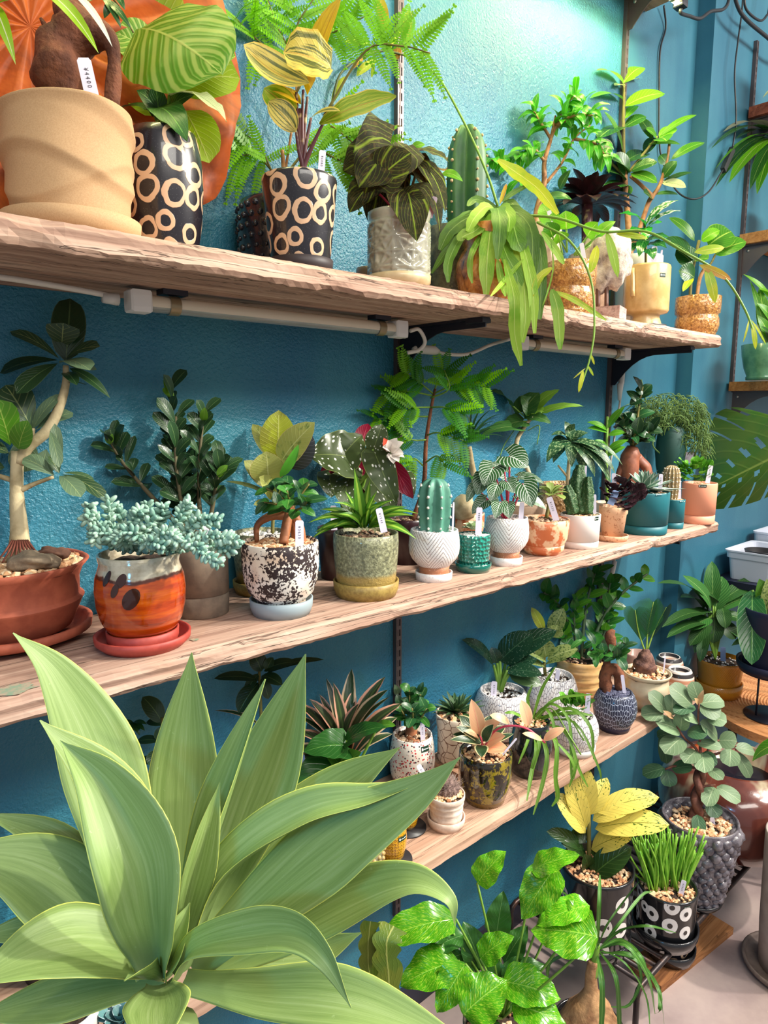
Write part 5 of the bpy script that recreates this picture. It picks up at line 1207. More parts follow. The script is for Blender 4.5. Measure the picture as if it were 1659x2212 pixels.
# second maroon pot: everfresh
P = Plant('potted_small_everfresh', seat(878, 1222, S2, 84), 'maroon pot behind the white cactus pot with a young feathery everfresh tree')
P.pot([(.85, 0), (1, .9), (1, 1)], 92, H_(P, 1120), M_MAROON, soilmat=M_SOIL, pebmat=M_GRAVD, peb=40)
P.stem(M_BARK, [(890, 1130), (915, 1050), (920, 960), (930, 890), (940, 840)], [6, 5, 4, 3], 'trunk')
r = random.Random(21)
for br, prs in [
    ([(935, 850), (905, 825, -.03), (870, 800, -.05)], 5), ([(935, 855), (880, 845, -.02), (830, 850, -.03)], 4), ([(938, 850), (990, 830, -.03), (1060, 835, -.05)], 6), ([(930, 880), (900, 880, -.05), (870, 880, -.06)], 3), ([(930, 880), (960, 880, -.05), (1000, 890, -.06)], 3), ([(922, 940), (950, 935, -.04), (1010, 955, -.05)], 4), ([(922, 950), (890, 950, -.03), (860, 930, -.02)], 3), ([(918, 1000), (945, 985, -.03), (965, 1010, -.04)], 2), ([(918, 1010), (895, 990, 0), (880, 1000, 0)], 2), ([(938, 845), (950, 810, 0), (960, 800, 0)], 2), ([(925, 900), (860, 900, .03), (810, 905, .04)], 3), ([(930, 860), (970, 840, -.03), (960, 800, -.03)], 3)]:
    P.stem(M_STEMG, br, [2, 1.2], 'rachis'); pts = smooth_pts([P.q(*p) for p in br], 6)
    for i in range(prs):
        f = .4 + .6*(i + .7)/prs; j = min(int(f*(len(pts)-1)), len(pts)-2); p = pts[j]; tn = (pts[j+1]-pts[j]).normalized()
        for sg in (-1, 1):
            e2 = tn.cross(P.tocam).normalized()*sg
            d = (tn*(.5 + .5*r.random()) + e2*.8 + RT*(.5*(r.random()-.5)) + V((0,0,-.3 - .3*r.random())) + P.tocam*.3).normalized(); L = (50 + 26*r.random())/P.k; e = p + d*L
            if e.y > -.02: e.y = -.02
            pinna(P, L_MIMD if r.random() < .5 else L_MIM, p.copy(), e, 23 + 5*r.random(), 13, (.5, 1))

# green grey pot with spider plant
P = Plant('potted_spider_plant', seat(791, 1302, S2, 138), 'green grey crater glazed pot with ochre foot and saucer and arching spider plant leaves')
P.saucer(142, 32, M_OCHRE)
P.pot([(.84, 0), (.88, .05), (.93, .3), (.98, .6), (1, .85), (.985, 1)], 140, H_(P, 1150) - 12, M_GREENGREY, n=56, soilmat=M_SOIL, z0=.008, pebmat=M_GRAVD, peb=90)
for t, h in [((665, 1130), 1), ((672, 1165), 1), ((680, 1150), 1), ((765, 1010), 0), ((800, 1035), 0), ((880, 1095), 1), ((895, 1115), 1), ((900, 1165), 1), ((905, 1110), 1), ((850, 1080), 1), ((720, 1085), 1), ((745, 1060), 0), ((830, 1090), 1), ((700, 1110), 1), ((730, 1110), 1), ((780, 1090), 0), ((860, 1130), 1), ((720, 1140), 1), ((870, 1150), 1), ((760, 1080), 0), ((815, 1060), 0), ((690, 1100), 1)]:
    x = 785 + (t[0]-785)*.12
    P.leaf(L_SPI, (x, 1140, (rnd.random()-.5)*.04), (*t, -.05*rnd.random() - .02), 27, (.8, .8), sh=LONG, arch=.2 if h else .05, fold=.25, nv=12, nu=4)
P.tagp(830, 1150, 818, 1098, 14, '¥1540', -.05)

# the two white carved footed pots
def carved(px, py, wb, rimy, wpx, label, name):
    P = Plant(name, seat(px, py, S2, wb), label)
    P.saucer(wb, 17, M_WHSPK, flare=.97)
    R = wpx/2/P.k; H = H_(P, rimy)/P.k/P.cosE - .006; P.foot = MB().lathe([(0, .006), (R*.66, .006), (R*.6, .014), (R*.57, H*.2), (R*.62, H*.3), (0, H*.3)], P.loc, 40).build('foot', M_BRSPK, P.o)
    P.pot([(.58, .22), (.64, .25), (.86, .38), (.97, .5), (1, .66), (.97, .85), (.92, 1)], wpx, H_(P, rimy) - 6, M_CARVE, n=56, soilmat=M_SOIL, z0=.006, pebmat=M_GRAVW, peb=120, pebr=.0035)
    return P
P = carved(937, 1260, 80, 1145, 110, 'white zigzag carved footed pot with a blue green ribbed cactus', 'potted_blue_cactus')
cactus(P, 938, 1148, 1036, 76, 8, M_CACTB, M_AREOW, 0, .26, .2, an=5, ab=.0022)
P.tagp(978, 1145, 980, 1085, 4, None, -.02)
P = carved(1093, 1225, 70, 1118, 94, 'white zigzag carved footed pot with large silver veined leaves', 'potted_silver_vine')
for b, t, wd, up in [((1100, 985, -.02), (1140, 1010, -.04), 66, (.6, .9)), ((1065, 1010, -.03), (1045, 1050, -.05), 56, (.4, 1)), ((1045, 1030, -.02), (1030, 1070, -.03), 42, (.4, 1)), ((1075, 1045, -.04), (1060, 1085, -.06), 40, (.4, 1)), ((1130, 1045, -.04), (1150, 1095, -.06), 54, (.4, 1)), ((1120, 1030, 0), (1175, 1045, -.02), 36, (.9, .5)), ((1095, 1040, -.04), (1110, 1065, -.06), 36, (.4, 1)), ((1025, 1050, -.01), (1008, 1085, -.01), 24, (.3, 1)), ((1080, 1085, -.05), (1070, 1120, -.07), 34, (.4, 1)), ((1095, 1090, -.05), (1100, 1120, -.07), 34, (.4, 1)), ((1050, 1080, -.02), (1020, 1110, -.03), 36, (.5, .9)), ((1120, 1070, 0), (1180, 1100, 0), 40, (.8, .6)), ((1090, 1020, .02), (1060, 1000, .02), 40, (.5, .9))]:
    P.leaf(L_SILV, b, t, wd, up, sh=HEA, lobe=.35, arch=.1, nu=8, nv=10); P.stem(M_STEMP, [(1093, 1125), ((1093+b[0])/2 + 3, (1125+b[1])/2, b[2]*.5), b], 2, 'petiole')
P.tagp(1125, 1122, 1128, 1085, 10, None, -.03)

# orange pot behind with palm-like stem
P = Plant('potted_pachypodium', seat(1008, 1178, S2, 62), 'terracotta orange pot with a brown caudex and slim trunk topped by narrow leaves')
P.pot([(.8, 0), (1, .6), (1, 1)], 74, H_(P, 1108), M_MARB, soilmat=M_SOIL, peb=0)
lump(P, [(1005, 1115), (1002, 1090), (1006, 1070)], [24, 27, 12], 'caudex', M_BARKL, 12, .1)
P.stem(M_BARKL, [(1015, 1080), (1025, 1040), (1018, 1000), (1014, 965)], [5, 7, 7, 5], 'trunk', 9)
for t in [(985, 870), (1000, 880), (1020, 870), (1040, 880), (1070, 910), (1090, 930), (1100, 950), (1060, 885), (960, 880), (1065, 925), (975, 905), (950, 930), (1110, 915), (1085, 895)]: P.leaf(L_NARR, (1014, 955), (*t, (rnd.random()-.5)*.1), 7, (1, .4), sh='needle', arch=.14, fold=.2)

# teal relief pot with echeveria
P = Plant('potted_echeveria', seat(1022, 1240, S2, 70), 'small glossy teal pot with daisy relief and a pale echeveria')
P.saucer(78, 18, M_TEALG)
P.pot([(.78, 0), (.86, .1), (.95, .3), (1, .7), (1, .95), (.98, 1)], 71, H_(P, 1153) - 6, M_TEALREL, n=44, soilmat=M_SOIL, z0=.005, pebmat=M_GRAVW, peb=60)
rosette(P, L_ECH, (1022, 1146), 24, 30, 15, (18, 70), 7, OBO, .1, .2, 4)
P.tagp(1033, 1155, 1036, 1096, 13, '¥880', -.03)

# marbled bowl with succulent
P = Plant('potted_green_succulent', seat(1172, 1203, S2, 88), 'marbled terracotta bowl and saucer with an olive green succulent rosette')
P.saucer(90, 20, M_MARB, flare=.8)
P.pot([(.6, 0), (.78, .15), (.93, .4), (1, .75), (1, 1)], 108, H_(P, 1118) - 8, M_MARB, soilmat=M_SOIL, z0=.006, pebmat=M_GRAVD, peb=100)
rosette(P, L_SUC, (1190, 1070, .01), 14, 42, 20, (0, 50), 8, OBO, .12, .2, 3)
P.stem(M_TWIG, [(1180, 1120), (1188, 1075, .01)], 4)
P.tagp(1202, 1125, 1186, 1074, 13, '¥1320', -.04)

# pebbled pot with speckled schefflera
P = Plant('potted_speckled_schefflera', seat(1213, 1160, S2, 100), 'gold pebbled pot at the wall with drooping speckled leaves on a slim trunk')
P.pot([(.85, 0), (.95, .5), (1, 1)], 104, H_(P, 1045), M_PEBPOT, soilmat=M_SOIL, pebmat=M_GRAVD, peb=70)
P.stem(M_BARKL, [(1226, 1050), (1228, 1010), (1232, 960)], [5, 4, 3], 'trunk'); P.stem(M_BARKL, [(1226, 1030), (1205, 1005)], [3, 2], 'branch')
for t, wd in [((1180, 1000), 34), ((1190, 960), 32), ((1190, 940), 26), ((1220, 910), 26), ((1195, 1000), 28), ((1262, 1030), 26), ((1285, 1030), 26), ((1320, 1050), 24), ((1345, 1005), 18), ((1270, 935), 28), ((1235, 1010), 26), ((1305, 985), 24), ((1330, 1025), 22), ((1240, 915), 22)]:
    P.leaf(L_POLY, (1232, 955, 0), (*t, -.06*rnd.random()), wd, (1, .6), sh=LAN, arch=.2)
# heart-leaved climber on curved trunk
P = Plant('potted_shield_vine', seat(1138, 1172, S2, 70), 'broad shield shaped leaves on a thin curved trunk at the wall behind the silver leaves')
P.pot([(.85, 0), (1, 1)], 78, H_(P, 1090), M_PINKISH, soilmat=M_SOIL, peb=0)
P.stem(M_BARKL, [(1148, 1100), (1142, 1020), (1120, 985), (1116, 955), (1128, 930), (1150, 900)], [6, 5, 5, 5, 5, 3], 'trunk')
for b, t, wd, mt in [((1130, 890), (1165, 848), 60, L_DIO), ((1155, 880), (1208, 842), 34, L_DIOB), ((1150, 890), (1175, 888, -.03), 46, L_DIOB), ((1170, 890), (1262, 878), 22, L_DIOB), ((1130, 910), (1085, 925), 50, L_DIO), ((1125, 925), (1040, 940, .02), 44, L_DIO), ((1100, 870, .02), (1060, 845, .03), 40, L_DIO), ((1150, 890), (1125, 855, 0), 46, L_DIO), ((1150, 900), (1190, 915, -.02), 30, L_DIO)]:
    P.leaf(mt, b, t, wd, (.8, .8), sh=HEA, lobe=.2, arch=.1, wave=.03, nu=6); P.stem(M_STEMG, [(1145, 910), b], 1.6, 'petiole')
for pts in ([(1140, 930), (1165, 920, -.02), (1160, 960, -.02)], [(1110, 930), (1090, 960), (1080, 985)]): P.stem(M_STEMG, pts, 1.0, 'tendril')

# white pot with green castle cactus
P = Plant('potted_castle_cactus', seat(1251, 1187, S2, 78), 'matt white pot with a knobbly dark green castle cactus')
P.pot([(.9, 0), (.93, .01), (.95, .19), (.9, .2), (.9, .21), (.95, .22), (1, 1)], 84, H_(P, 1110), M_WHITEP, soilmat=M_SOIL, pebmat=M_GRAV, peb=60)
M_CAST = plain('castle_cactus_skin', srgb(44, 84, 40), .6, srgb(196, 206, 150), 420, .9, 160, .004, lo=.6, hi=.68)
for pts, rr in (([(1250, 1110), (1248, 1060), (1254, 1005)], [22, 20, 8]), ([(1238, 1110, -.02), (1230, 1070, -.02), (1226, 1048, -.02)], [12, 12, 6]), ([(1266, 1110, -.02), (1270, 1060, -.02), (1272, 1030, -.02)], [12, 11, 6])):
    pp = smooth_pts([P.q(*p) for p in pts], 8); rr_ = [a/P.k for a in lerpl(rr, len(pp))]
    m = MB().tube(pp, rr_, 20); vs = []
    for i, v in enumerate(m.v):
        c = pp[i//20]; vs.append(tuple(c + (V(v) - c)*(1 + .22*math.cos(5*2*PI*(i % 20)/20 + i//20*.25) + .1*math.sin(i*2.1))))
    m.v = vs; m.build('column', M_CAST, P.o)
P.tagp(1284, 1110, 1284, 1068, 8, None, -.02); P.tagp(1262, 1040, 1264, 1006, 8, None, .03)
P.sticker(1289, 1120, 12, 8)

# speckled pale terracotta with purple leaves
P = Plant('potted_purple_heuchera', seat(1322, 1172, S2, 64), 'speckled pale terracotta pot on a saucer with frilly dark purple leaves')
P.saucer(66, 12, M_SPTERRA)
P.pot([(.72, 0), (.9, .75), (.98, .8), (1, 1)], 60, H_(P, 1092) - 5, M_SPTERRA, soilmat=M_SOIL, z0=.004, peb=0)
r = random.Random(5)
for i in range(34):
    a = r.random()*2*PI; t = (1350 + 54*math.cos(a)*r.random()**.5, 1066 + 38*math.sin(a)*r.random()**.5, -.05*r.random() - .01); b = (t[0]*.7 + 1330*.3, t[1]*.7 + 1080*.3, t[2]*.3)
    P.leaf(L_HEU, b, t, 34, (.5, .9), sh=ROU, wave=.06, wf=4, arch=.12, nu=6)
P.tagp(1328, 1088, 1326, 1022, 9, None, 0); P.tagp(1318, 1090, 1332, 1060, 14, None, -.04, mat=plain('blue_tag', srgb(150, 176, 226), .4))

def tray_pot(name, px, py, wb, wpx, rimy, mat, label, grav=None):
    P = Plant(name, seat(px, py, S2, wb), label)
    P.pot([(.93, 0), (.95, .01), (.965, .20), (.91, .205), (.91, .225), (.965, .23), (1, .97), (.985, 1)], wpx, H_(P, rimy), mat, n=48, soilmat=M_SOIL, pebmat=grav or M_GRAV, peb=70, th=.05)
    return P
P = tray_pot('potted_white_edged_agave', 1390, 1157, 90, 98, 1062, M_TEALM, 'larger matt teal pot with a white edged agave rosette')
rosette(P, L_VIC, (1393, 1058, 0), 44, 74, 17, (8, 78), 9, (.35, .7), -.02, .35, 5)
P.tagp(1426, 1062, 1428, 1024, 8, '¥2530', -.03); P.sticker(1423, 1068, 15, 6)
P = tray_pot('potted_barrel_cactus', 1452, 1143, 42, 46, 1078, M_TEALM, 'smaller matt teal pot with a pale spined barrel cactus')
cactus(P, 1447, 1080, 1006, 38, 14, plain('brown_spined_cactus', srgb(138, 118, 84), .7, srgb(170, 150, 110), 160, .5, 200), M_AREOW, 0, .2, 0, an=8, ab=.0016)
P.tagp(1468, 1078, 1468, 1038, 6, None, -.02); P.sticker(1472, 1083, 8, 5)
P = tray_pot('potted_peperomia', 1506, 1133, 64, 70, 1043, M_PINK, 'salmon pink pot with a leafy bright green peperomia at the board end')
r = random.Random(8)
for i in range(80):
    a = r.random()*2*PI; q = r.random()**.5; t = (1500 + 50*q*math.cos(a), 1010 + 30*q*math.sin(a), -.05*r.random()); b = (t[0]*.75 + 1503*.25, t[1]*.7 + 1040*.3, t[2]*.4)
    P.leaf(L_PEP if r.random() < .75 else L_ZZB, b, t, 15, (.8, .8), sh=(.5, .7), arch=.12, nu=4, nv=6)
P.tagp(1528, 1044, 1536, 1005, 9, '¥2200', -.03); P.sticker(1518, 1050, 16, 6)

# ginseng fig behind the teal pot, round green vase with wiry rhipsalis
P = Plant('potted_tall_ginseng_fig', seat(1362, 1132, S2, 60), 'ginseng fig with a swollen reddish root behind the white edged agave')
P.pot([(.85, 0), (1, 1)], 64, H_(P, 1065), M_PINKISH, soilmat=M_SOIL, peb=0)
M_GR2 = plain('red_brown_root', srgb(150, 88, 60), .55, srgb(120, 66, 46), 30, .3, 80)
lump(P, [(1360, 1075), (1358, 1020), (1362, 985), (1366, 965)], [14, 20, 22, 12], 'root', M_GR2, 14, .12); lump(P, [(1375, 990), (1395, 1010), (1402, 1050)], [14, 12, 8], 'root', M_GR2); lump(P, [(1350, 1000), (1335, 1030), (1332, 1060)], [9, 7, 5], 'root', M_GR2)
BR = [[(1366, 965), (1350, 930), (1345, 900)], [(1366, 965), (1375, 920), (1380, 880), (1388, 835)], [(1366, 965), (1395, 940, -.03), (1410, 925, -.03)], [(1366, 965), (1370, 940, -.05), (1385, 930, -.05)]]
for b in BR: P.stem(M_TWIG, b, [3, 2], 'branch')
bush(P, [L_GIND, L_DKR], BR, 12, 32, 20, 13, (.7, .8), .15, (.55, .8), .1)
for b, t in (((1388, 850), (1408, 830)), ((1385, 860), (1360, 875)), ((1390, 845), (1372, 842))): P.leaf(L_GIND, b, t, 24, (.3, 1))

P = Plant('potted_zz_sprig', seat(1312, 1138, S2, 56), 'bright pointed leaflets rising beside the second upright behind the dark purple leaves')
P.pot([(.85, 0), (1, 1)], 60, H_(P, 1085), M_PINKISH, soilmat=M_SOIL, peb=0)
P.stem(M_STEMG, [(1312, 1090), (1310, 1000), (1312, 900)], 3)
for b, t in (((1312, 930), (1268, 912)), ((1312, 925), (1350, 878)), ((1312, 935), (1268, 925)), ((1314, 940), (1352, 935)), ((1312, 975), (1358, 950)), ((1312, 985), (1352, 965)), ((1312, 990), (1275, 985)), ((1312, 960), (1275, 958))): P.leaf(L_ZZB, b, (*t, -.02), 18, (.7, .8), sh=LAN, arch=.1)

P = Plant('potted_wiry_rhipsalis', seat(1440, 1112, S2, 60), 'round dark green vase with a wiry rhipsalis bush spilling to the right')
M_DGREEN = plain('dark_green_glaze', srgb(18, 66, 58), .55)
P.pot([(.5, 0), (.55, .3), (.9, .55), (1, .72), (.9, .92), (.7, 1)], 62, H_(P, 925), M_DGREEN, soilmat=M_SOIL, peb=0)
m = MB(); r = random.Random(4)
M_WIRY = plain('wiry_green_stem', srgb(112, 142, 66), .6, srgb(84, 116, 56), 20)
clumps = [MB() for _ in range(8)]
for i in range(1100):
    a = -.45 + r.random()*3.1; rr = 18 + 78*r.random()**.8
    x = 1448 + rr*math.cos(a)*1.15; y = 930 - rr*math.sin(a)*.85; dd = (r.random()-.85)*.11
    if a < .7: y += 20*(.7 - a)
    x2 = x + r.gauss(6, 16); y2 = y + 4 + 24*r.random(); x = x if x < 1500 else 1500 + (x-1500)*.4; x2 = x2 if x2 < 1505 else 1505 + (x2-1505)*.55
    clumps[i % 8].tube([P.q(x, y, dd), P.q((x+x2)/2 + 4, (y+y2)/2 - 6, dd), P.q(x2, y2, dd)], .0011, 4)
for c in clumps: c.build('wiry_strands', M_WIRY, P.o, kind='stuff')
for pts in ([(1430, 915), (1400, 880), (1385, 820)], [(1440, 915), (1470, 890, -.02), (1510, 930, -.04), (1500, 990, -.04)], [(1435, 915), (1455, 880), (1500, 880), (1530, 950)], [(1430, 915), (1410, 960, -.04), (1440, 990, -.05)]): P.stem(M_WIRY, pts, 1.6, 'strand')
P.tagp(1488, 1000, 1488, 976, 30, None, .02)
# ------------------------------------------------------------------ LOWEST BOARD
def f_red(g, vec, u, v, ob):
    d = g.nd('ShaderNodeTexVoronoi', feature='F1'); g.i(d, 'Vector', ob); g.i(d, 'Scale', 210); g.i(d, 'Randomness', 1)
    x = g.nd('ShaderNodeSeparateXYZ'); g.i(x, 0, d.outputs['Color'])
    dot = g.ma('MULTIPLY', g.sm(d.outputs['Distance'], .5, .4), g.sm(x.outputs[0], .52, .56))
    c = g.mix(dot, srgb(226, 216, 204), g.ramp(x.outputs[1], [(.3, srgb(30, 34, 50)), (.5, srgb(178, 26, 40)), (.8, srgb(206, 60, 66))]))
    z = g.nd('ShaderNodeSeparateXYZ'); g.i(z, 0, ob)
    return g.mix(g.sm(z.outputs[2], .026, .030), srgb(124, 78, 62), c), None
M_REDSPK = glaze('red_speckled_glaze', f_red, .3, .5)
def f_crack(g, vec, u, v, ob):
    e = g.vor(g.vadd(ob, g.vscl(g.noise(ob, 30, 2, .5, 0, True), .02)), 46, 'DISTANCE_TO_EDGE'); k = g.sm(e, .05, .01)
    return g.mix(k, g.mix(g.noise(ob, 20, 3), srgb(206, 188, 168), srgb(228, 214, 196)), srgb(110, 70, 52)), g.ma('MULTIPLY', k, -1)
M_CRACK = glaze('crackled_white_glaze', f_crack, .6, 0, .5, bd=.002)
M_GOLDB = plain('grey_green_stoneware', srgb(112, 112, 88), .45, srgb(140, 132, 100), 30, coat=.3); M_GOLDK = plain('gold_knob', srgb(176, 146, 92), .4, coat=.3)
M_YELLOW = glaze('honeycomb_yellow_glaze', lambda g, vec, u, v, ob: ((lambda d: g.mix(g.sm(g.ma('ABSOLUTE', g.ma('SUBTRACT', d, .3)), .09, .05), g.mix(g.noise(ob, 40, 3), srgb(196, 138, 12), srgb(226, 172, 30)), srgb(120, 66, 8)))(g.vor(vec, 150, 'F1', .2, dim='2D')), g.vor(vec, 150, 'F1', .2, dim='2D')), .18, .7, .5, bd=.002)
M_CREAMR = plain('cream_ribbed_clay', srgb(226, 208, 196), .6, srgb(206, 182, 166), 60)
M_OLIVE = glaze('black_olive_glaze', lambda g, vec, u, v, ob: (g.mix(g.sm(g.ma('ADD', g.ma('MULTIPLY', g.noise(ob, 40, 5, .65), .8), g.ma('MULTIPLY', g.noise(ob, 160, 3), .2)), .5, .58), srgb(30, 24, 16), srgb(140, 122, 24)), None), .12, .9)
M_OLIVES = plain('olive_brown_glaze', srgb(110, 84, 14), .25, coat=.5)
M_DTEAL = plain('black_teal_glaze', srgb(16, 26, 34), .12, coat=.8)
def f_net(dark, light):
    def f(g, vec, u, v, ob):
        e = g.vor(g.scale(vec, (2.1, 1, 1)), 70, 'DISTANCE_TO_EDGE', .7, dim='2D'); k = g.sm(e, .10, .03)
        return g.mix(k, light, dark), g.ma('MULTIPLY', k, -1)
    return f
M_NET = glaze('white_net_relief', f_net(srgb(150, 142, 150), srgb(236, 232, 232)), .35, .3, .7, bd=.0025)
M_NETN = glaze('navy_net_relief', f_net(srgb(176, 184, 206), srgb(36, 40, 62)), .35, .2, .7, bd=.002)
M_NAVY = plain('navy_clay', srgb(34, 34, 60), .45)
M_RIBY = plain('cream_yellow_glaze', srgb(222, 182, 124), .3, srgb(204, 156, 92), 14, coat=.5)
M_CREAM2 = plain('ivory_glaze', srgb(226, 210, 178), .35, srgb(206, 182, 144), 10, coat=.4)
M_OCHP = glaze('amber_ochre_glaze', lambda g, vec, u, v, ob: (g.mix(g.noise(ob, 12, 3), srgb(186, 116, 20), srgb(206, 140, 36)), g.ma('SINE', g.ma('ADD', g.ma('MULTIPLY', u, 900), g.ma('MULTIPLY', v, 700)))), .25, .5, .25, bd=.001)
def f_bandcup(g, vec, u, v, ob):
    z = g.nd('ShaderNodeSeparateXYZ'); g.i(z, 0, ob)
    return g.ramp(g.ma('MULTIPLY', z.outputs[2], 12.5), [(.0, srgb(226, 206, 190)), (.2, srgb(196, 140, 110)), (.34, srgb(226, 206, 190)), (.42, srgb(36, 28, 30)), (.56, srgb(232, 222, 212)), (.66, srgb(150, 114, 100)), (.68, srgb(160, 124, 112))]), None
M_BAND = glaze('banded_stoneware', f_bandcup, .6)
M_BAND.node_tree.nodes['Color Ramp'].color_ramp.interpolation = 'CONSTANT'
L_BRP = leafmat('pink_edged_strap_leaf', GR(48, 62, 36), None, margin=GR(206, 150, 126), mw=.34, tr=.08, rough=.35, midcol=GR(66, 84, 44), mid=.2)
L_BRC = leafmat('cream_edged_strap_leaf', GR(44, 66, 34), None, margin=GR(214, 186, 150), mw=.3, tr=.08, rough=.35)
L_PHI = leafmat('broad_dark_leaf', GR(36, 84, 32), GR(84, 130, 60), .04, 7, .3, .5, tr=.12, rough=.25)
L_PHIB = leafmat('broad_mid_leaf', GR(74, 124, 36), GR(110, 156, 70), .04, 7, .3, .5, tr=.2, rough=.25)
L_AGL = leafmat('spotted_aglaonema_leaf', GR(26, 58, 38), GR(60, 96, 66), .04, tr=.06, rough=.22, fn=f_patch(GR(96, 120, 96), 9, .62, .66))
L_AGLP = leafmat('aglaonema_underleaf', GR(78, 108, 64), GR(110, 136, 90), .04, tr=.12, rough=.3)
L_VAR = leafmat('mottled_fig_leaf', GR(150, 166, 96), GR(196, 206, 140), .05, fn=f_patch(GR(84, 112, 56), 6, .52, .6), tr=.2)
L_HOYA = leafmat('cream_edged_hoya_leaf', GR(46, 76, 44), None, margin=GR(226, 214, 160), mw=.2, tr=.08, rough=.35)
L_HOYP = leafmat('peach_hoya_leaf', GR(236, 182, 140), GR(240, 150, 130), .05, tr=.25, margin=GR(244, 206, 160), mw=.1, bump=.1)
L_RHG = leafmat('green_rhipsalis_segment', GR(104, 150, 44), GR(140, 180, 80), .1, tr=.18)
L_HAW = leafmat('pointed_succulent_leaf', GR(56, 88, 48), None, tr=.03, rough=.5, margin=GR(90, 116, 74), mw=.12)
L_CYC = leafmat('cycad_leaflet', GR(48, 118, 60), tr=.15, bump=0); L_CYCD = leafmat('cycad_leaflet_dark', GR(36, 72, 56), tr=.08, bump=0)
L_CAL = leafmat('herringbone_leaf', GR(66, 124, 54), GR(140, 178, 100), .05, 9, .25, .45, fn=f_band(GR(40, 92, 44), k=.6), tr=.15, rough=.35)
L_CALD = leafmat('herringbone_leaf_dark', GR(52, 96, 40), GR(100, 140, 70), .05, 9, .2, .45, fn=f_band(GR(34, 74, 30), k=.5), tr=.12)
L_BIG = leafmat('long_dark_glossy_leaf', GR(34, 92, 46), GR(120, 170, 90), .05, 12, .2, .25, margin=GR(96, 140, 70), mw=.04, tr=.1, rough=.22)

# bromeliad and broad leaves behind the agave
P = Plant('potted_pink_bromeliad', seat(745, 1800, S3, 110), 'bromeliad with dark pink edged strap leaves behind the agave')
P.pot([(.8, 0), (1, 1)], 120, H_(P, 1690), M_BLACKCL, soilmat=M_SOIL, peb=0)
for t, wd in [((760, 1445), 32), ((705, 1465), 20), ((832, 1462), 34), ((838, 1490), 34), ((642, 1520), 32), ((868, 1520), 34), ((858, 1550), 34), ((725, 1500), 36), ((690, 1500), 20), ((668, 1510), 30), ((636, 1580), 30), ((620, 1620), 28), ((640, 1640), 26), ((765, 1490), 34), ((848, 1585), 22), ((720, 1475), 26), ((842, 1505), 16), ((640, 1545), 18), ((660, 1590), 24), ((775, 1520), 30)]:
    P.leaf(L_BRP if rnd.random() < .7 else L_BRC, (745 + (t[0]-745)*.1, 1640 + (t[1]-1600)*.1), (*t, (rnd.random() - .7)*.1), wd, (1, .6), sh='strap', arch=.12, fold=.35, nv=12)
P.stem(M_STEMG, [(745, 1700), (745, 1630)], [26, 20])
P = Plant('potted_philodendron', seat(700, 1850, S3, 100), 'broad glossy dark green leaves low behind the agave under the bromeliad')
P.pot([(.8, 0), (1, 1)], 110, H_(P, 1760), M_NAVY, soilmat=M_SOIL, peb=0)
for b, t, wd, up, mt in [((745, 1610, -.02), (655, 1625, -.05), 80, (.8, .8), L_PHI), ((750, 1600, -.02), (835, 1570, -.05), 56, (.9, .6), L_PHI), ((725, 1650, -.02), (622, 1722, -.06), 90, (.5, 1), L_PHI), ((745, 1660, -.02), (780, 1625, -.05), 60, (.6, .9), L_PHIB), ((815, 1570, -.02), (855, 1568, -.04), 30, (.8, .6), L_PHIB), ((735, 1660, 0), (690, 1610, -.04), 50, (.6, .8), L_PHIB), ((760, 1680, 0), (810, 1680, -.03), 60, (.7, .8), L_PHI)]:
    P.leaf(mt, b, t, wd, up, sh=HEA, lobe=.25, arch=.1, wave=.03, nu=8); P.stem(M_STEMG, [(715, 1770), ((715+b[0])/2, (1770+b[1])/2), b], 3, 'petiole')
P.tagp(655, 1665, 652, 1630, 12, None, -.03, mat=plain('blue_tag', srgb(150, 176, 226), .4))
# dark fig and umbrella leaves behind the agave
P = Plant('potted_dark_fig', seat(560, 1900, S3, 100), 'dark fig twigs on the wall between the middle board and the agave')
P.pot([(.8, 0), (1, 1)], 110, H_(P, 1790), M_BLACKCL, soilmat=M_SOIL, peb=0)
P.stem(M_TWIG, [(560, 1800), (565, 1600), (560, 1450)], [5, 4, 3], 'trunk')
for b, t, wd in [((560, 1470), (462, 1466), 26), ((560, 1475), (515, 1540, -.02), 44), ((560, 1455), (530, 1500, 0), 24), ((565, 1450), (545, 1410), 40), ((570, 1450), (640, 1430, -.01), 28), ((575, 1455), (700, 1425, 0), 18), ((575, 1450), (590, 1420), 24), ((565, 1460), (610, 1480, -.02), 30), ((565, 1465), (580, 1510), 26)]: P.leaf(L_DKR, b, t, wd, (.6, .8), sh=ELL, arch=.12)
P.leaf(L_BRC, (565, 1570), (462, 1535, -.02), 14, (1, .4), sh=LAN)
P = Plant('potted_umbrella_tree', seat(330, 2010, S3, 100), 'dark umbrella leaves in shade left of the tallest agave leaf')
P.pot([(.8, 0), (1, 1)], 120, H_(P, 1890), M_BLACKCL, soilmat=M_SOIL, peb=0)
P.stem(M_TWIG, [(330, 1900), (345, 1700), (350, 1550)], [5, 4, 3], 'trunk')
for b, t, wd in [((350, 1560), (308, 1505), 42), ((352, 1565), (316, 1560), 20), ((345, 1600), (295, 1602), 22), ((345, 1620), (330, 1660, -.02), 40), ((345, 1600), (345, 1570), 24), ((285, 1600), (285, 1640, -.02), 34), ((345, 1640), (360, 1680), 30), ((340, 1650), (300, 1640), 20)]: P.leaf(L_DKR, b, t, wd, (.5, .9), sh=ELL, arch=.12)
for a in range(7): P.leaf(L_PHI, (288, 1560, -.02), (288 + 30*math.cos(a*.5 + .1), 1562 + 30*math.sin(a*.5 + .1), -.03), 12, (1, .7), sh=LAN, arch=.12)
P = Plant('potted_herringbone', seat(110, 2130, S3, 100), 'small herringbone leaves in the shade at the left below the middle board')
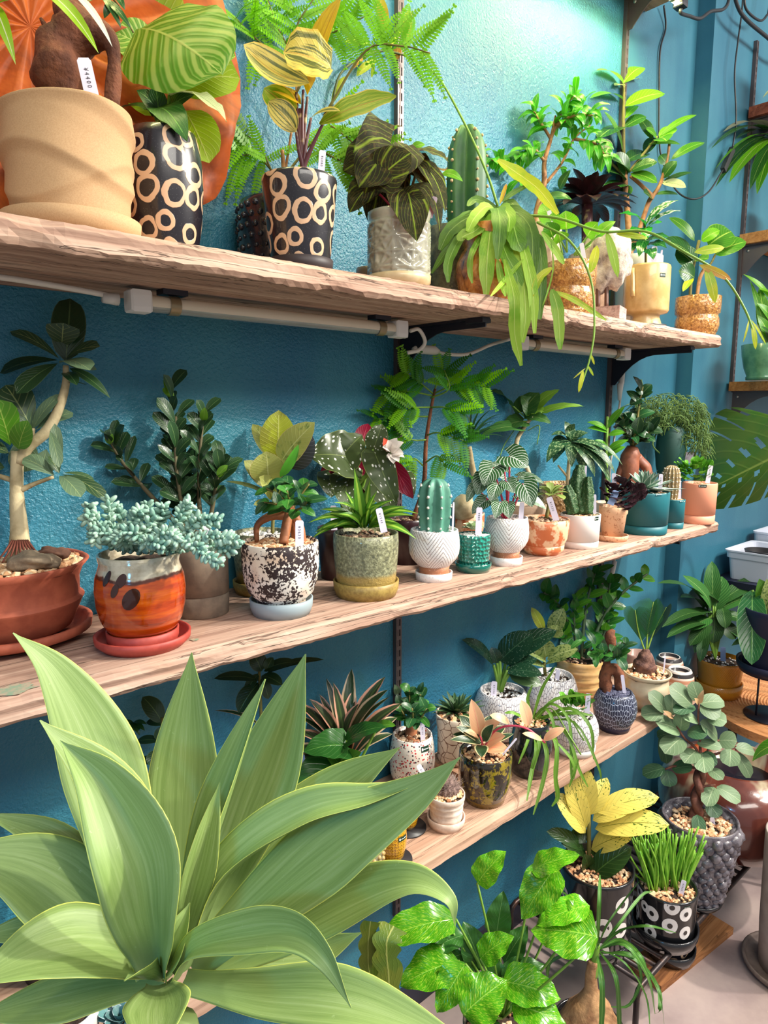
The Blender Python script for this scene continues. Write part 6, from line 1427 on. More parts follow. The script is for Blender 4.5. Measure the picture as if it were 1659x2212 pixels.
P.pot([(.8, 0), (1, 1)], 120, H_(P, 2000), M_BLACKCL, soilmat=M_SOIL, peb=0)
for b, t, wd in [((130, 1830), (100, 1775), 30), ((140, 1840), (170, 1795, -.02), 30), ((120, 1810), (60, 1765), 24), ((150, 1850), (180, 1860, -.03), 44), ((110, 1850), (60, 1840), 40), ((60, 1800), (20, 1770), 24), ((150, 1830), (140, 1785), 22), ((160, 1890), (190, 1905, -.03), 36)]:
    P.leaf(L_CAL, b, t, wd, (.6, .9), sh=ELL); P.stem(M_STEMG, [(110, 2000), b], 1.8, 'petiole')
P = Plant('white_round_pot', seat(160, 2320, S3, 100), 'plain white round pot below the agave at the bottom left edge', 'pot')
P.pot([(.6, 0), (.9, .3), (1, .7), (.95, 1)], 118, H_(P, 2196), M_WHITEP, soilmat=M_SOIL, peb=0)
P = Plant('blue_green_rosette', seat(262, 2300, S3, 70), 'small blue green succulent rosette below the agave leaves')
P.pot([(.8, 0), (1, 1)], 80, H_(P, 2230), M_BLACKCL, soilmat=M_SOIL, peb=0)
L_BLU = leafmat('blue_green_fleshy_leaf', GR(96, 140, 140), None, margin=GR(170, 190, 196), mw=.15, tr=.03)
rosette(P, L_BLU, (262, 2215), 22, 62, 34, (15, 70), 3, OBO, .1, .3, 4)

# red speckled pot
P = Plant('potted_speckled_fig', seat(890, 1714, S3, 74), 'white pot with red and black speckles and a small bushy fig')
P.pot([(.74, 0), (.86, .1), (.97, .3), (1, .5), (.96, .75), (.86, 1)], 98, H_(P, 1594), M_REDSPK, soilmat=M_SOIL, pebmat=M_GRAVD, peb=80)
P.stem(M_GROOT, [(888, 1600), (888, 1575), (884, 1550)], [16, 12, 6], 'trunk', 10); P.stem(M_GROOT, [(880, 1595, -.02), (895, 1605, -.035), (905, 1600, -.03)], [7, 8, 5], 'root')
BR = [[(886, 1560), (885, 1520), (884, 1490)], [(888, 1560), (905, 1530), (908, 1500)], [(885, 1560), (870, 1540, -.02), (862, 1520)], [(890, 1560), (910, 1550, -.03), (922, 1530, -.03)], [(890, 1560), (892, 1550, -.04), (890, 1530, -.05)]]
for b in BR: P.stem(M_TWIG, b, [2.5, 1.6], 'branch')
bush(P, [L_GIN, L_GIND], BR, 9, 28, 18, 31, (.7, .8), .05, (.5, .7), .1)
P.leaf(L_GIND, (905, 1495), (915, 1473), 14, (.4, 1)); P.leaf(L_FICP, (860, 1500, .03), (852, 1478, .03), 16, (.2, 1))
P.tagp(914, 1606, 912, 1562, 10, '¥2750', -.035); P.sticker(918, 1617, 20, 12)

# crackled pot on wood tray
P = Plant('potted_pointed_succulent', seat(986, 1672, S3, 80), 'crackled white pot with a spiky dark green succulent on a small wood tray')
MB().box(P.loc + V((0, 0, .008)), (.052, .052, .008), Matrix.Rotation(.0, 3, 'Z')).build('tray', wood('tray_wood', [srgb(120, 86, 64), srgb(160, 120, 94), srgb(184, 146, 118), srgb(200, 166, 140)], 1.0), P.o, smooth=False)
P.pot([(.84, 0), (.9, .06), (.89, .3), (.9, .6), (.96, .85), (1, 1)], 94, H_(P, 1546) - 14, M_CRACK, soilmat=M_SOIL, z0=.016, pebmat=M_GRAV, peb=90, pebr=.006)
rosette(P, L_HAW, (986, 1540), 40, 62, 13, (12, 80), 5, (.35, .8), .0, .4, 5)

# bumpy pot + yellow pots with coasters
P = Plant('bumpy_pot', seat(768, 1942, S3, 90), 'grey green pot covered with gold knobs half hidden by the agave')
P.pot([(.74, 0), (.8, .25), (.95, .32), (1, .6), (.9, .9), (.8, 1)], 124, H_(P, 1790), M_GOLDB, soilmat=M_SOIL, peb=0)
b = MB()
for i in range(6):
    for k in range(24):
        a = 2*PI*(k + .5*(i % 2))/24; z = P.h*(.36 + .11*i); r = P.rad(z); b.blob(P.loc + V((r*math.cos(a), r*math.sin(a), z)), .0042, 1, .1)
b.build('knobs', M_GOLDK, P.o, kind='stuff')
for px, py, wb, wpx, ry, lab in ((847, 1870, 40, 64, 1786, 'front honeycomb yellow cup pot with gravel on a black coaster'), (880, 1798, 36, 52, 1722, 'rear honeycomb yellow cup pot on a black coaster, partly behind the agave leaf')):
    P = Plant('yellow_cup_pot', seat(px, py, S3, wb), lab, 'potted plant', 'yellow honeycomb pots')
    MB().lathe([(0, 0), (.040, 0), (.040, .003), (0, .003)], P.loc, 40).build('coaster', M_BLACKCL, P.o)
    P.pot([(.62, 0), (.8, .12), (.97, .4), (1, .6), (.95, .85), (.9, 1)], wpx, H_(P, ry), M_YELLOW, soilmat=M_SOIL, z0=.003, pebmat=M_GRAVD, peb=60)
    P.stem(M_STEMG, [(px, ry + 4), (px + 2, ry - 16)], 4)
    if px < 860: P.sticker(866, 1808, 24, 10)
# white ribbed pot with furry dark cactus
P = Plant('potted_furry_cactus', seat(963, 1803, S3, 78), 'cream ribbed terracotta pot and saucer with a furry dark cactus')
P.saucer(82, 18, M_CREAMR)
P.pot([(.80, 0), (.84, .06), (.8, .1), (.86, .2), (.88, .3), (.83, .34), (.89, .44), (.91, .52), (.86, .56), (.93, .66), (.95, .72), (.9, .76), (.98, .82), (1, .88), (1, 1)], 80, H_(P, 1718) - 6, M_CREAMR, soilmat=M_SOIL, z0=.006, pebmat=M_GRAV, peb=70)
M_FUR = plain('brown_furry_spines', srgb(92, 72, 70), .9, srgb(140, 116, 108), 120, .9, 160, .004)
m = MB(); c = P.q(965, 1705, 0); vs, fs = ICO[3]
mobj('body', [c + V(v)*(27/P.k)*(1 + .09*math.sin(14*math.atan2(v[1], v[0]))) for v in vs], fs, M_FUR, P.o)
r = random.Random(6)
for i in range(420):
    d = V((r.gauss(0, 1), r.gauss(0, 1), abs(r.gauss(0, 1)) + .1)).normalized(); p = c + d*(27/P.k); e = p + (d + V((r.gauss(0, .5), r.gauss(0, .5), r.gauss(0, .5))))*(8/P.k)
    m.tube([p, e], [.0004, .0001], 3, False)
m.build('spines', plain('pale_spine', srgb(150, 132, 124), .7), P.o, kind='stuff')
P.tagp(932, 1700, 903, 1652, 11, '¥1650', -.03)

# olive pot with hoya
P = Plant('potted_hoya', seat(1046, 1750, S3, 92), 'dark olive dripped pot and saucer with a peach and cream variegated hoya')
P.saucer(94, 26, M_OLIVES)
P.pot([(.72, 0), (.82, .08), (.94, .3), (1, .55), (1, .85), (.98, 1)], 114, H_(P, 1628) - 8, M_OLIVE, n=50, soilmat=M_SOIL, z0=.006, pebmat=M_GRAV, peb=140)
for b, t, wd, mt in [((1036, 1590), (1018, 1510, -.01), 34, L_HOYP), ((1036, 1588), (1083, 1556, -.03), 30, L_HOYP), ((1034, 1592), (1003, 1580, -.03), 20, L_HOYP), ((1048, 1610), (1092, 1590, -.04), 34, L_HOYP), ((1050, 1615), (1100, 1622, -.04), 32, L_HOYP), ((1040, 1605, -.01), (972, 1598, -.04), 20, L_HOYA), ((1040, 1600), (985, 1570, -.02), 26, L_HOYA), ((1040, 1600, .01), (992, 1545, .02), 36, L_HOYA), ((1042, 1600, .01), (1030, 1540, .02), 36, L_HOYA), ((1045, 1600, .01), (1060, 1545, .03), 36, L_HOYA), ((1045, 1600), (1092, 1570, .01), 28, L_HOYA), ((1040, 1610, -.02), (1040, 1636, -.06), 30, L_HOYA), ((1045, 1600, -.02), (1066, 1565, -.04), 26, L_HOYA), ((1050, 1610), (1110, 1585, 0), 18, L_HOYA), ((1035, 1600, 0), (978, 1586, .01), 22, L_HOYA)]:
    P.leaf(mt, b, t, wd, (.6, .9), sh=(.55, .8), arch=.1, nu=6)
P.stem(M_STEMP, [(1044, 1625), (1040, 1600), (1034, 1585)], [2.6, 2.4], 'stem'); P.stem(M_STEMP, [(1047, 1616), (1065, 1582, -.02), (1099, 1568, -.04), (1140, 1575, -.05), (1178, 1605, -.06)], [2.6, 2], 'vine')
for b, t, wd in [((1142, 1568, -.05), (1126, 1512, -.05), 26), ((1101, 1562, -.04), (1058, 1545, -.05), 20), ((1172, 1600, -.06), (1128, 1584, -.07), 14), ((1174, 1600, -.06), (1220, 1573, -.07), 20)]: P.leaf(L_HOYP, b, t, wd, (.6, .9), sh=ELL, arch=.1)
P.tagp(1086, 1630, 1116, 1595, 4, None, -.04)

# white net pots
def netpot(name, px, py, wb, wpx, ry, label, sau=None):
    P = Plant(name, seat(px, py, S3, wb), label)
    z0 = 0
    if sau: P.saucer(sau, 14, M_WHITEP); z0 = .004
    P.pot([(.6, 0), (.78, .1), (.95, .35), (1, .55), (.97, .75), (.86, .93), (.78, 1)], wpx, H_(P, ry) - (8 if sau else 0), M_NET, n=56, soilmat=M_SOIL, z0=z0, pebmat=M_GRAVW, peb=120, pebr=.0035)
    return P
P = netpot('potted_aglaonema', 1082, 1606, 80, 122, 1496, 'white net relief pot with large dark glossy aglaonema leaves')
for b, t, wd, up, mt in [((1080, 1428), (1152, 1368, -.02), 64, (.5, 1), L_AGL), ((1095, 1420, .03), (1203, 1362, .02), 54, (.6, .8), L_AGL), ((1066, 1436), (998, 1382, .0), 42, (.7, .8), L_AGL), ((1074, 1432), (1062, 1398, 0), 30, (.3, 1), L_AGL), ((1096, 1448, -.01), (1172, 1458, -.04), 40, (.9, .7), L_AGL), ((1100, 1456, -.01), (1170, 1480, -.03), 40, (.6, .9), L_AGLP), ((1100, 1440, .02), (1160, 1425, .02), 40, (.9, .6), L_AGL)]:
    P.leaf(mt, b, t, wd, up, sh=(.6, .75), arch=.08, nu=6); P.stem(M_STEMG, [(1080, 1500), ((1080+b[0])/2, (1500+b[1])/2 - 6, b[2] if len(b) > 2 else 0), b], [5, 3], 'petiole')
P.tagp(1066, 1508, 1068, 1472, 12, '¥7150', -.04)
P = netpot('potted_mottled_fig', 1190, 1568, 70, 108, 1462, 'white net relief pot with upright mottled yellow green fig leaves')
P.stem(M_TWIG, [(1178, 1465), (1176, 1420), (1185, 1360)], [4, 3, 2.5])
for b, t, wd, up, mt in [((1175, 1365), (1148, 1312), 22, (.3, .9), L_SHIVY), ((1190, 1370), (1218, 1314, -.02), 36, (.2, 1), L_VAR), ((1180, 1420), (1170, 1378, -.03), 44, (.3, 1), L_VAR), ((1182, 1425), (1248, 1402, -.03), 38, (.7, .8), L_VAR), ((1180, 1430), (1130, 1405, -.03), 26, (.8, .7), L_VAR), ((1178, 1435), (1225, 1425, -.04), 18, (1, .5), L_VAR), ((1178, 1440), (1135, 1430, -.03), 26, (.9, .6), L_VAR), ((1188, 1375), (1205, 1350, -.02), 40, (.2, .9, .5), L_VAR), ((1180, 1455), (1195, 1450, -.05), 24, (.6, .8), L_PHI)]:
    P.leaf(mt, b, t, wd, up, sh=ELL, arch=.08, nu=6)
P.tagp(1203, 1470, 1206, 1447, 9, None, -.03)
P = netpot('potted_creeping_green', 1240, 1640, 84, 98, 1542, 'white net relief pot on a white saucer with small striped leaves, among hanging stems', 88)
r = random.Random(9)
for i in range(40):
    a = r.random()*2*PI; q = r.random()**.5; t = (1244 + 48*q*math.cos(a), 1510 + 24*q*math.sin(a), -.05*r.random()); P.leaf(L_PEP if r.random() < .5 else L_ZZB, (t[0]*.7 + 1244*.3, t[1]*.6 + 1540*.4, t[2]*.4), t, 16, (.8, .8), sh=ELL, nu=4, nv=6)
P.tagp(1268, 1545, 1271, 1498, 10, '¥1980', -.04)

# dark pot with hanging green stems
P = Plant('potted_hanging_rhipsalis', seat(1143, 1686, S3, 82), 'black teal pot and saucer with thin green stems hanging over the lowest board')
P.edge = (-.31, S3 + .004); P.saucer(84, 24, M_DTEAL)
P.pot([(.8, 0), (.9, .08), (.98, .4), (1, .6), (.9, .66), (.82, .9), (.86, 1)], 92, H_(P, 1560) - 8, M_DTEAL, soilmat=M_SOIL, z0=.006, pebmat=M_GRAV, peb=100)
for pts, wd in [([(1150, 1555), (1175, 1530, -.03), (1195, 1560, -.06), (1205, 1650, -.08)], 9), ([(1150, 1555), (1190, 1520, -.03), (1230, 1560, -.07), (1235, 1680, -.1), (1250, 1640, -.1)], 8), ([(1155, 1555), (1200, 1510), (1280, 1500, -.03)], 9), ([(1150, 1555), (1170, 1490), (1200, 1440, -.02)], 9), ([(1150, 1555), (1165, 1600, -.07), (1150, 1660, -.1), (1138, 1730, -.1)], 12), ([(1155, 1558), (1180, 1620, -.08), (1175, 1680, -.1), (1152, 1760, -.1)], 12), ([(1150, 1555), (1140, 1600, -.06), (1120, 1650, -.08)], 8), ([(1155, 1560), (1200, 1600, -.08), (1200, 1680, -.1), (1205, 1720, -.1), (1192, 1742, -.1)], 12), ([(1160, 1555), (1230, 1530, -.05), (1275, 1570, -.08), (1282, 1640, -.09)], 10), ([(1155, 1560), (1220, 1580, -.07), (1250, 1660, -.1), (1270, 1700, -.1)], 9), ([(1160, 1560), (1240, 1560, -.06), (1290, 1650, -.1), (1300, 1690, -.1)], 7), ([(1150, 1560), (1110, 1540, -.03), (1090, 1540, -.03)], 9), ([(1150, 1555), (1140, 1510), (1150, 1480)], 9), ([(1160, 1550), (1230, 1540, -.05), (1280, 1545, -.06)], 10), ([(1150, 1565), (1158, 1620, -.09), (1140, 1690, -.1)], 9), ([(1200, 1600, -.08), (1240, 1650, -.1), (1230, 1700, -.1)], 9)]:
    strap(pts, wd*.75, L_RHG)
for pts in ([(1155, 1560), (1190, 1530, -.03), (1230, 1590, -.08), (1255, 1630, -.09)], [(1155, 1560), (1220, 1545, -.04), (1262, 1600, -.08)]): P.stem(M_STEMG, pts, 1.6, 'vine')

# ribbed cream yellow pot with zz plant
P = Plant('potted_zz_plant', seat(1250, 1512, S3, 84), 'ribbed cream yellow pot at the wall with tall dark arching zz stems')
P.pot([(.72, 0), (.8, .1), (.78, .15), (.9, .26), (.92, .32), (.86, .37), (.96, .48), (.98, .54), (.92, .59), (1, .7), (1, .76), (.94, .81), (.99, .9), (.97, 1)], 112, H_(P, 1420), M_RIBY, soilmat=M_SOIL, pebmat=M_GRAVD, peb=60)
STM = [[(1262, 1430), (1300, 1340), (1340, 1285), (1400, 1238)], [(1255, 1430), (1262, 1340), (1275, 1270, .0), (1290, 1230)], [(1245, 1430), (1225, 1340), (1200, 1300), (1175, 1280)], [(1250, 1430), (1240, 1350, .03), (1245, 1290, .03)], [(1258, 1430), (1285, 1370, .02), (1310, 1300, .02), (1320, 1250, .02)], [(1245, 1430), (1215, 1370, .02), (1195, 1340, .02)], [(1262, 1430), (1300, 1380, .0), (1318, 1330, .0)]]
for s_ in STM: P.stem(plain('zz_stem', srgb(70, 92, 60), .5), s_, [4, 2.4], 'stem')
bush(P, [L_ZZ, L_ZZ, L_ZZB], STM, 13, 34, 19, 41, (.5, .9), .0, (.6, .8), .06, t0=.35)
bush(P, [L_ZZ, L_FICP], [[(1255, 1430), (1235, 1410, -.05), (1225, 1400, -.06)], [(1265, 1430), (1290, 1405, -.05), (1300, 1395, -.05)]], 6, 36, 24, 42, (.6, .9), .1, t0=.3)

# navy net pot with bonsai
P = Plant('potted_twisted_bonsai', seat(1325, 1587, S3, 66), 'round navy net relief pot on a dark saucer with a twisted brown bonsai trunk')
P.saucer(70, 18, M_NAVY)
P.pot([(.55, 0), (.76, .1), (.95, .35), (1, .55), (.96, .76), (.84, .93), (.76, 1)], 92, H_(P, 1494) - 6, M_NETN, n=56, soilmat=M_SOIL, z0=.005, pebmat=plain('slate_chips', srgb(84, 86, 110), .6), peb=90, pebr=.006)
lump(P, [(1312, 1498), (1306, 1465), (1318, 1445), (1335, 1455), (1338, 1490)], [10, 14, 14, 12, 8], 'trunk', M_BARK, 12, .25, 40); lump(P, [(1318, 1450), (1312, 1430), (1322, 1400), (1318, 1375), (1326, 1360)], [9, 8, 8, 11, 5], 'trunk', M_BARK, 10, .2, 40)
bush(P, [L_GIN, L_GIND], [[(1320, 1400), (1280, 1390, -.03), (1250, 1380, -.03)], [(1320, 1390), (1340, 1400, -.02), (1352, 1395)], [(1318, 1420), (1300, 1410, -.04), (1280, 1420, -.05)], [(1322, 1415), (1335, 1420, -.03), (1345, 1412, -.03)]], 8, 28, 18, 43, (.7, .8), .05, (.5, .7), t0=.15)
P.tagp(1349, 1497, 1344, 1458, 7, None, -.03)

# cream pot with cycad
P = Plant('potted_cycad', seat(1393, 1537, S3, 66), 'ivory pot with pinched neck holding a small cycad with a scaly bulb')
P.pot([(.62, 0), (.66, .2), (.68, .3), (.88, .42), (.94, .55), (.9, .72), (.87, .8), (.93, .92), (1, 1)], 100, H_(P, 1453), M_CREAM2, n=50, soilmat=M_SOIL, pebmat=M_GRAV, peb=120, pebr=.006)
lump(P, [(1392, 1460), (1393, 1435), (1395, 1418), (1396, 1402)], [18, 22, 16, 6], 'bulb', plain('scaly_bulb', srgb(84, 56, 50), .85, srgb(120, 84, 70), 60, .9, 120, .004), 14, .2, 60)
for b, t, n_, mt in [((1394, 1410), (1372, 1318), 30, L_CYC), ((1396, 1410), (1412, 1300), 34, L_CYC), ((1398, 1405), (1440, 1312), 28, L_CYCD)]:
    B = P.q(*b); T = P.q(*t); P.stem(plain('cycad_rachis', srgb(130, 160, 60), .5), [b, ((b[0]+t[0])/2 - 4, (b[1]+t[1])/2), t], [2, 1], 'rachis')
    m = MB()
    for i in range(n_):
        v = .28 + .72*i/n_; p = B.lerp(T, v) + RT*(-.004*math.sin(v*3))
        for sg in (-1, 1):
            d = (RT*sg*(.65) + V((0,0,1))*.9 + P.tocam*(.35*sg if t[0] < 1430 else .3)).normalized(); L = (58*math.sin(PI*min(1, .3+v*.62)))/P.k
            e = p + d*L + V((0,0,-.004)); w_ = d.cross(P.tocam).normalized()*.0012
            m.add([p - w_, p + w_, e + w_*.3, e - w_*.3], [(0, 1, 2, 3)])
    m.build('frond', mt, P.o)
P.tagp(1433, 1455, 1437, 1420, 3, None, -.01)

# banded cups
for px, py, wb, wpx, ry, lab in ((1376, 1472, 50, 72, 1412, 'banded brown stoneware cup behind the cycad, largest of three'), (1444, 1452, 44, 58, 1418, 'banded brown stoneware cup farthest at the back'), (1466, 1486, 44, 60, 1446, 'banded brown stoneware cup in front by the ochre pot')):
    P = Plant('banded_cup', seat(px, py, S3, wb), lab, 'cup', 'empty banded cups')
    P.pot([(.8, 0), (.95, .12), (1, .35), (.98, .55), (.92, .75), (.8, .95), (.76, 1)], wpx, H_(P, ry), M_BAND, soil=.45, th=.1)
# ------------------------------------------------------------------ RIGHT: table, stand, tubs, far bay, floor group
TZ = .50
M_TABLE = wood('grooved_table_wood', [srgb(156, 96, 56), srgb(196, 134, 84), srgb(216, 158, 106), srgb(228, 178, 126)], .7, 1, .5, dark=.2)
def table():
    o = empty('grooved_table', (2.72, -.42, 0), 'round edged wooden table with curved grooves and a round hole, right of the boards', 'table')
    cx, cy = 2.72, -.42; A, B, n, th = .37, .34, 64, .03
    hx, hy, hr = 2.70, -.38, .06
    vs = []; fs = []; rings = 22
    def P_(f, a):
        ox, oy = cx + A*math.cos(a), cy + B*math.sin(a); ix, iy = hx + hr*1.5*math.cos(a), hy + hr*math.sin(a)
        return ix + (ox-ix)*f, iy + (oy-iy)*f
    for i in range(rings*2 + 1):
        f = i/(rings*2); g_ = -.004 if (i % 2 and 1 < i < rings*2 - 4) else 0
        for k in range(n):
            x, y = P_(f, 2*PI*k/n); vs.append((x, y, TZ + g_))
    m = rings*2 + 1
    for k in range(n):
        x, y = P_(1, 2*PI*k/n); vs.append((x, y, TZ - th))
    for k in range(n):
        x, y = P_(0, 2*PI*k/n); vs.append((x, y, TZ - th))
    for i in range(m - 1):
        for k in range(n): fs.append((i*n+k, i*n+(k+1) % n, (i+1)*n+(k+1) % n, (i+1)*n+k)[::-1])
    for k in range(n):
        k2 = (k+1) % n; fs.append(((m-1)*n+k, (m-1)*n+k2, m*n+k2, m*n+k)); fs.append((m*n+k, m*n+k2, (m+1)*n+k2, (m+1)*n+k)); fs.append((k, (m+1)*n+k, (m+1)*n+k2, k2))
    mobj('tabletop', vs, fs, M_TABLE, o, smooth=False)
    for x, y in ((2.50, -.25), (2.94, -.25), (2.52, -.6), (2.94, -.62)): MB().tube([(x, y, 0), (x, y, TZ - th)], [.013, .016], 10).build('leg', M_STEEL, o)
table()
o = empty('dark_wall_shelf', (2.95, -.06, .85), 'dark wall shelf carrying the white tubs behind the leafy ochre pot', 'shelf')
MB().box((2.96, -.18, .905), (.27, .118, .012)).build('shelf_board', plain('dark_navy_panel', (.012, .014, .04), .5), o, smooth=False)
for _x in (2.8, 3.1): MB().box((_x, -.15, .872), (.008, .088, .02)).build('support', M_STEEL, o, smooth=False)
# white tubs
def tub(x, y, z, lx, ly, h, label, pot=False):
    o = empty('white_tub', (x, y, z), label, 'tub', 'white plastic tubs'); M = plain('white_plastic', srgb(222, 226, 240), .45)
    def rect(hx, hy, zz, r=.02, n=5):
        out = []
        for cx_, cy_, a0 in ((hx-r, hy-r, 0), (-hx+r, hy-r, PI/2), (-hx+r, -hy+r, PI), (hx-r, -hy+r, 1.5*PI)):
            for i in range(n): a = a0 + PI/2*i/(n-1); out.append((x + cx_ + r*math.cos(a), y + cy_ + r*math.sin(a), z + zz))
        return out
    secs = [rect(lx*.86, ly*.86, 0), rect(lx*.93, ly*.93, h*.72), rect(lx*.99, ly*.99, h*.74), rect(lx, ly, h*.93), rect(lx*1.05, ly*1.05, h*.95), rect(lx*1.05, ly*1.05, h), rect(lx*.93, ly*.93, h*.98), rect(lx*.86, ly*.86, h*.55), rect(lx*.8, ly*.8, .006)]
    vs = [p for s_ in secs for p in s_]; n = len(secs[0]); fs = []
    for i in range(len(secs)-1):
        for k in range(n): fs.append((i*n+k, i*n+(k+1) % n, (i+1)*n+(k+1) % n, (i+1)*n+k))
    fs.append(tuple(range(n))[::-1]); fs.append(tuple(range((len(secs)-1)*n, len(secs)*n)))
    mobj('shell', vs, fs, M, o, smooth=False)
    if pot: MB().lathe([(0, h*.5), (.05, h*.5), (.062, h*.9), (.064, h*.93), (.058, h*.93), (.05, h*.6), (0, h*.58)], (x - .01, y, z), 32).build('inner_pot', M_BLACKCL, o)
tub(2.85, -.185, .918, .135, .09, .115, 'nearer white plastic tub holding a black nursery pot', True)
tub(3.11, -.165, .918, .10, .08, .15, 'farther white plastic tub behind the first one')

# ochre pot with herringbone leaves
P = Plant('potted_herringbone_calathea', seat(1550, 1513, TZ, 90), 'ochre glazed pot and saucer with a leafy herringbone plant on the table')
P.saucer(94, 26, M_OCHP)
P.pot([(.80, 0), (.84, .05), (.88, .3), (.93, .6), (.99, .93), (1, 1)], 94, H_(P, 1420) - 8, M_OCHP, soilmat=M_SOIL, z0=.006, pebmat=M_GRAVW, peb=60)
for b, t, wd, up, mt in [((1540, 1308), (1538, 1212), 34, (.1, 1), L_CAL), ((1535, 1320), (1475, 1243), 30, (.4, .9), L_CAL), ((1530, 1320), (1420, 1260), 26, (.9, .6), L_CALD), ((1520, 1315), (1470, 1290, .02), 26, (.9, .6), L_CALD), ((1545, 1320), (1560, 1245, .02), 44, (.3, 1), L_CAL), ((1545, 1310), (1655, 1245, .02), 34, (.6, .8), L_CALD), ((1550, 1320), (1620, 1290), 30, (.8, .7), L_CAL), ((1540, 1325), (1495, 1325, -.03), 26, (1, .5), L_CALD), ((1535, 1330), (1430, 1355, -.01), 30, (.8, .7), L_CALD), ((1535, 1335), (1488, 1362, -.04), 36, (.7, .8), L_CAL), ((1530, 1350), (1440, 1378, -.02), 28, (.9, .6), L_CALD), ((1560, 1310), (1568, 1358, -.05), 30, (.3, 1), L_CALD), ((1550, 1330), (1610, 1340, -.02), 30, (.8, .7), L_CAL), ((1540, 1350), (1500, 1410, -.02), 30, (.5, .9), L_CALD), ((1525, 1360), (1512, 1430, -.04), 24, (.3, 1), L_CAL), ((1555, 1345), (1590, 1380, -.02), 36, (.7, .8), L_CALD), ((1545, 1330), (1540, 1390, -.03), 40, (.5, .9), L_CALD), ((1545, 1300, .03), (1580, 1260, .04), 40, (.4, .9), L_CAL), ((1550, 1300, .03), (1500, 1270, .04), 34, (.5, .9), L_CALD), ((1560, 1350), (1620, 1400, 0), 24, (.9, .6), L_CAL), ((1535, 1345), (1490, 1395, .02), 34, (.6, .8), L_CALD)]:
    P.leaf(mt, b, t, wd, up, sh=ELL, arch=.1, nu=6); P.stem(M_STEMG, [(1545, 1425), ((1545+b[0])/2, (1425+b[1])/2), b], 2, 'petiole')
P.tagp(1562, 1428, 1562, 1398, 10, None, -.03, mat=plain('blue_tag', srgb(150, 176, 226), .4))

# black stand with navy pot
c = onz(1652, 1556, TZ); c = c + V((.05, .0, 0))
o = empty('black_plant_stand', c, 'black metal plant stand of two discs on thin rods, standing on the table', 'plant stand')
MB().lathe([(0, 0), (.085, 0), (.085, .004), (0, .004)], c, 48).build('base_disc', M_STEEL, o)
MB().lathe([(0, .158), (.09, .158), (.09, .162), (0, .162)], c, 48).build('top_disc', M_STEEL, o)
for a in (.3, 2.4, 4.5): MB().tube([c + V((.05*math.cos(a), .05*math.sin(a), .002)), c + V((.05*math.cos(a), .05*math.sin(a), .16))], .0035, 8).build('rod', M_STEEL, o)
P = Plant('potted_long_leaf', c + V((.0, 0, .1625)), 'navy pot on the black stand with a long glossy hanging leaf')
P.saucer(150, 22, M_NAVY)
P.pot([(.84, 0), (.9, .1), (1, .9), (1, 1)], 140, 130, M_NAVY, soilmat=M_SOIL, z0=.006, peb=0)
P.leaf(L_BIG, (1625, 1275, 0), (1624, 1436, -.09), 58, (.3, 1), sh=(.5, .6), arch=.04, nv=14, nu=6)
P.leaf(L_PHIB, (1655, 1300, 0), (1640, 1250, -.03), 40, (.4, 1)); P.leaf(L_VAR, (1668, 1330, 0), (1656, 1250, -.04), 40, (.3, 1)); P.leaf(L_BIG, (1670, 1320), (1720, 1260), 60, (.5, .8)); P.leaf(L_PHIB, (1640, 1380, 0), (1580, 1395, -.02), 24, (.9, .6))
for b in ((1625, 1275, 0), (1655, 1300, 0), (1668, 1330, 0), (1670, 1320)): P.stem(M_STEMG, [(1670, 1400), ((1670+b[0])/2, (1400+b[1])/2), b], 3, 'petiole')

# leaves on the far bay
def far_plant(name, px, Y, z, label, potmat, wpx, hpx, prof):
    P = Plant(name, atcol(px, Y, z), label); P.pot(prof, wpx, hpx, potmat, soilmat=M_SOIL, peb=0); return P
M_GREENP = plain('green_crackle_glaze', srgb(74, 124, 92), .25, srgb(96, 146, 108), 30, coat=.5)
P = far_plant('potted_green_far', 1648, -.21, 1.6685, 'green glazed pot on the far pine shelf with pale striped leaves', M_GREENP, 94, 74, [(.72, 0), (.74, .08), (.70, .12), (.84, .35), (.95, .7), (1, 1)])
for b, t, wd, mt in [((1655, 740), (1640, 620, 0), 30, L_RUB), ((1655, 740), (1620, 605, 0), 14, L_RUB), ((1660, 745), (1632, 700, -.02), 26, L_FICP), ((1665, 745), (1640, 760, -.06), 22, L_CAL), ((1665, 740), (1635, 680, -.02), 24, L_RUB), ((1670, 700), (1635, 655, -.03), 24, L_RUB), ((1665, 650), (1605, 592, -.02), 14, L_RUBY), ((1668, 640), (1640, 625, -.03), 14, L_RUBY), ((1665, 740), (1645, 705, -.05), 18, L_RUBD), ((1670, 745), (1690, 680, 0), 40, L_RUB)]: P.leaf(mt, b, t, wd, (.7, .8), sh=LAN, arch=.1)
P = far_plant('potted_dracaena_far', 1712, -.2, 2.1955, 'drooping pointed dracaena leaves on the far orange shelf at the right edge', M_WHITEP, 90, 70, [(.8, 0), (1, 1)])
P.stem(M_TWIGB, [(1712, 430), (1690, 330), (1680, 290)], [7, 6])
L_TAU = leafmat('taupe_leaf', GR(138, 138, 110), GR(176, 172, 140), .05, 10, .3, .3, tr=.2)
for t, wd, mt in [((1562, 285), 36, L_TAU), ((1535, 322), 24, L_RUBD), ((1545, 405), 26, L_RUBD), ((1575, 395), 40, L_RUBY), ((1560, 370), 30, L_RUBD), ((1640, 400), 40, L_RUBY), ((1620, 410), 30, L_RUBD), ((1635, 420), 30, L_RUB), ((1590, 300), 30, L_RUBD), ((1640, 245), 20, L_TAU), ((1700, 420), 40, L_RUB), ((1760, 330), 40, L_RUB), ((1545, 365), 10, L_RUB), ((1740, 260), 40, L_RUB)]:
    P.leaf(mt, (1680, 300, 0), (*t, -.02 - .06*rnd.random()), wd, (1, .6), sh=(.7, .9), arch=.12, nu=6)
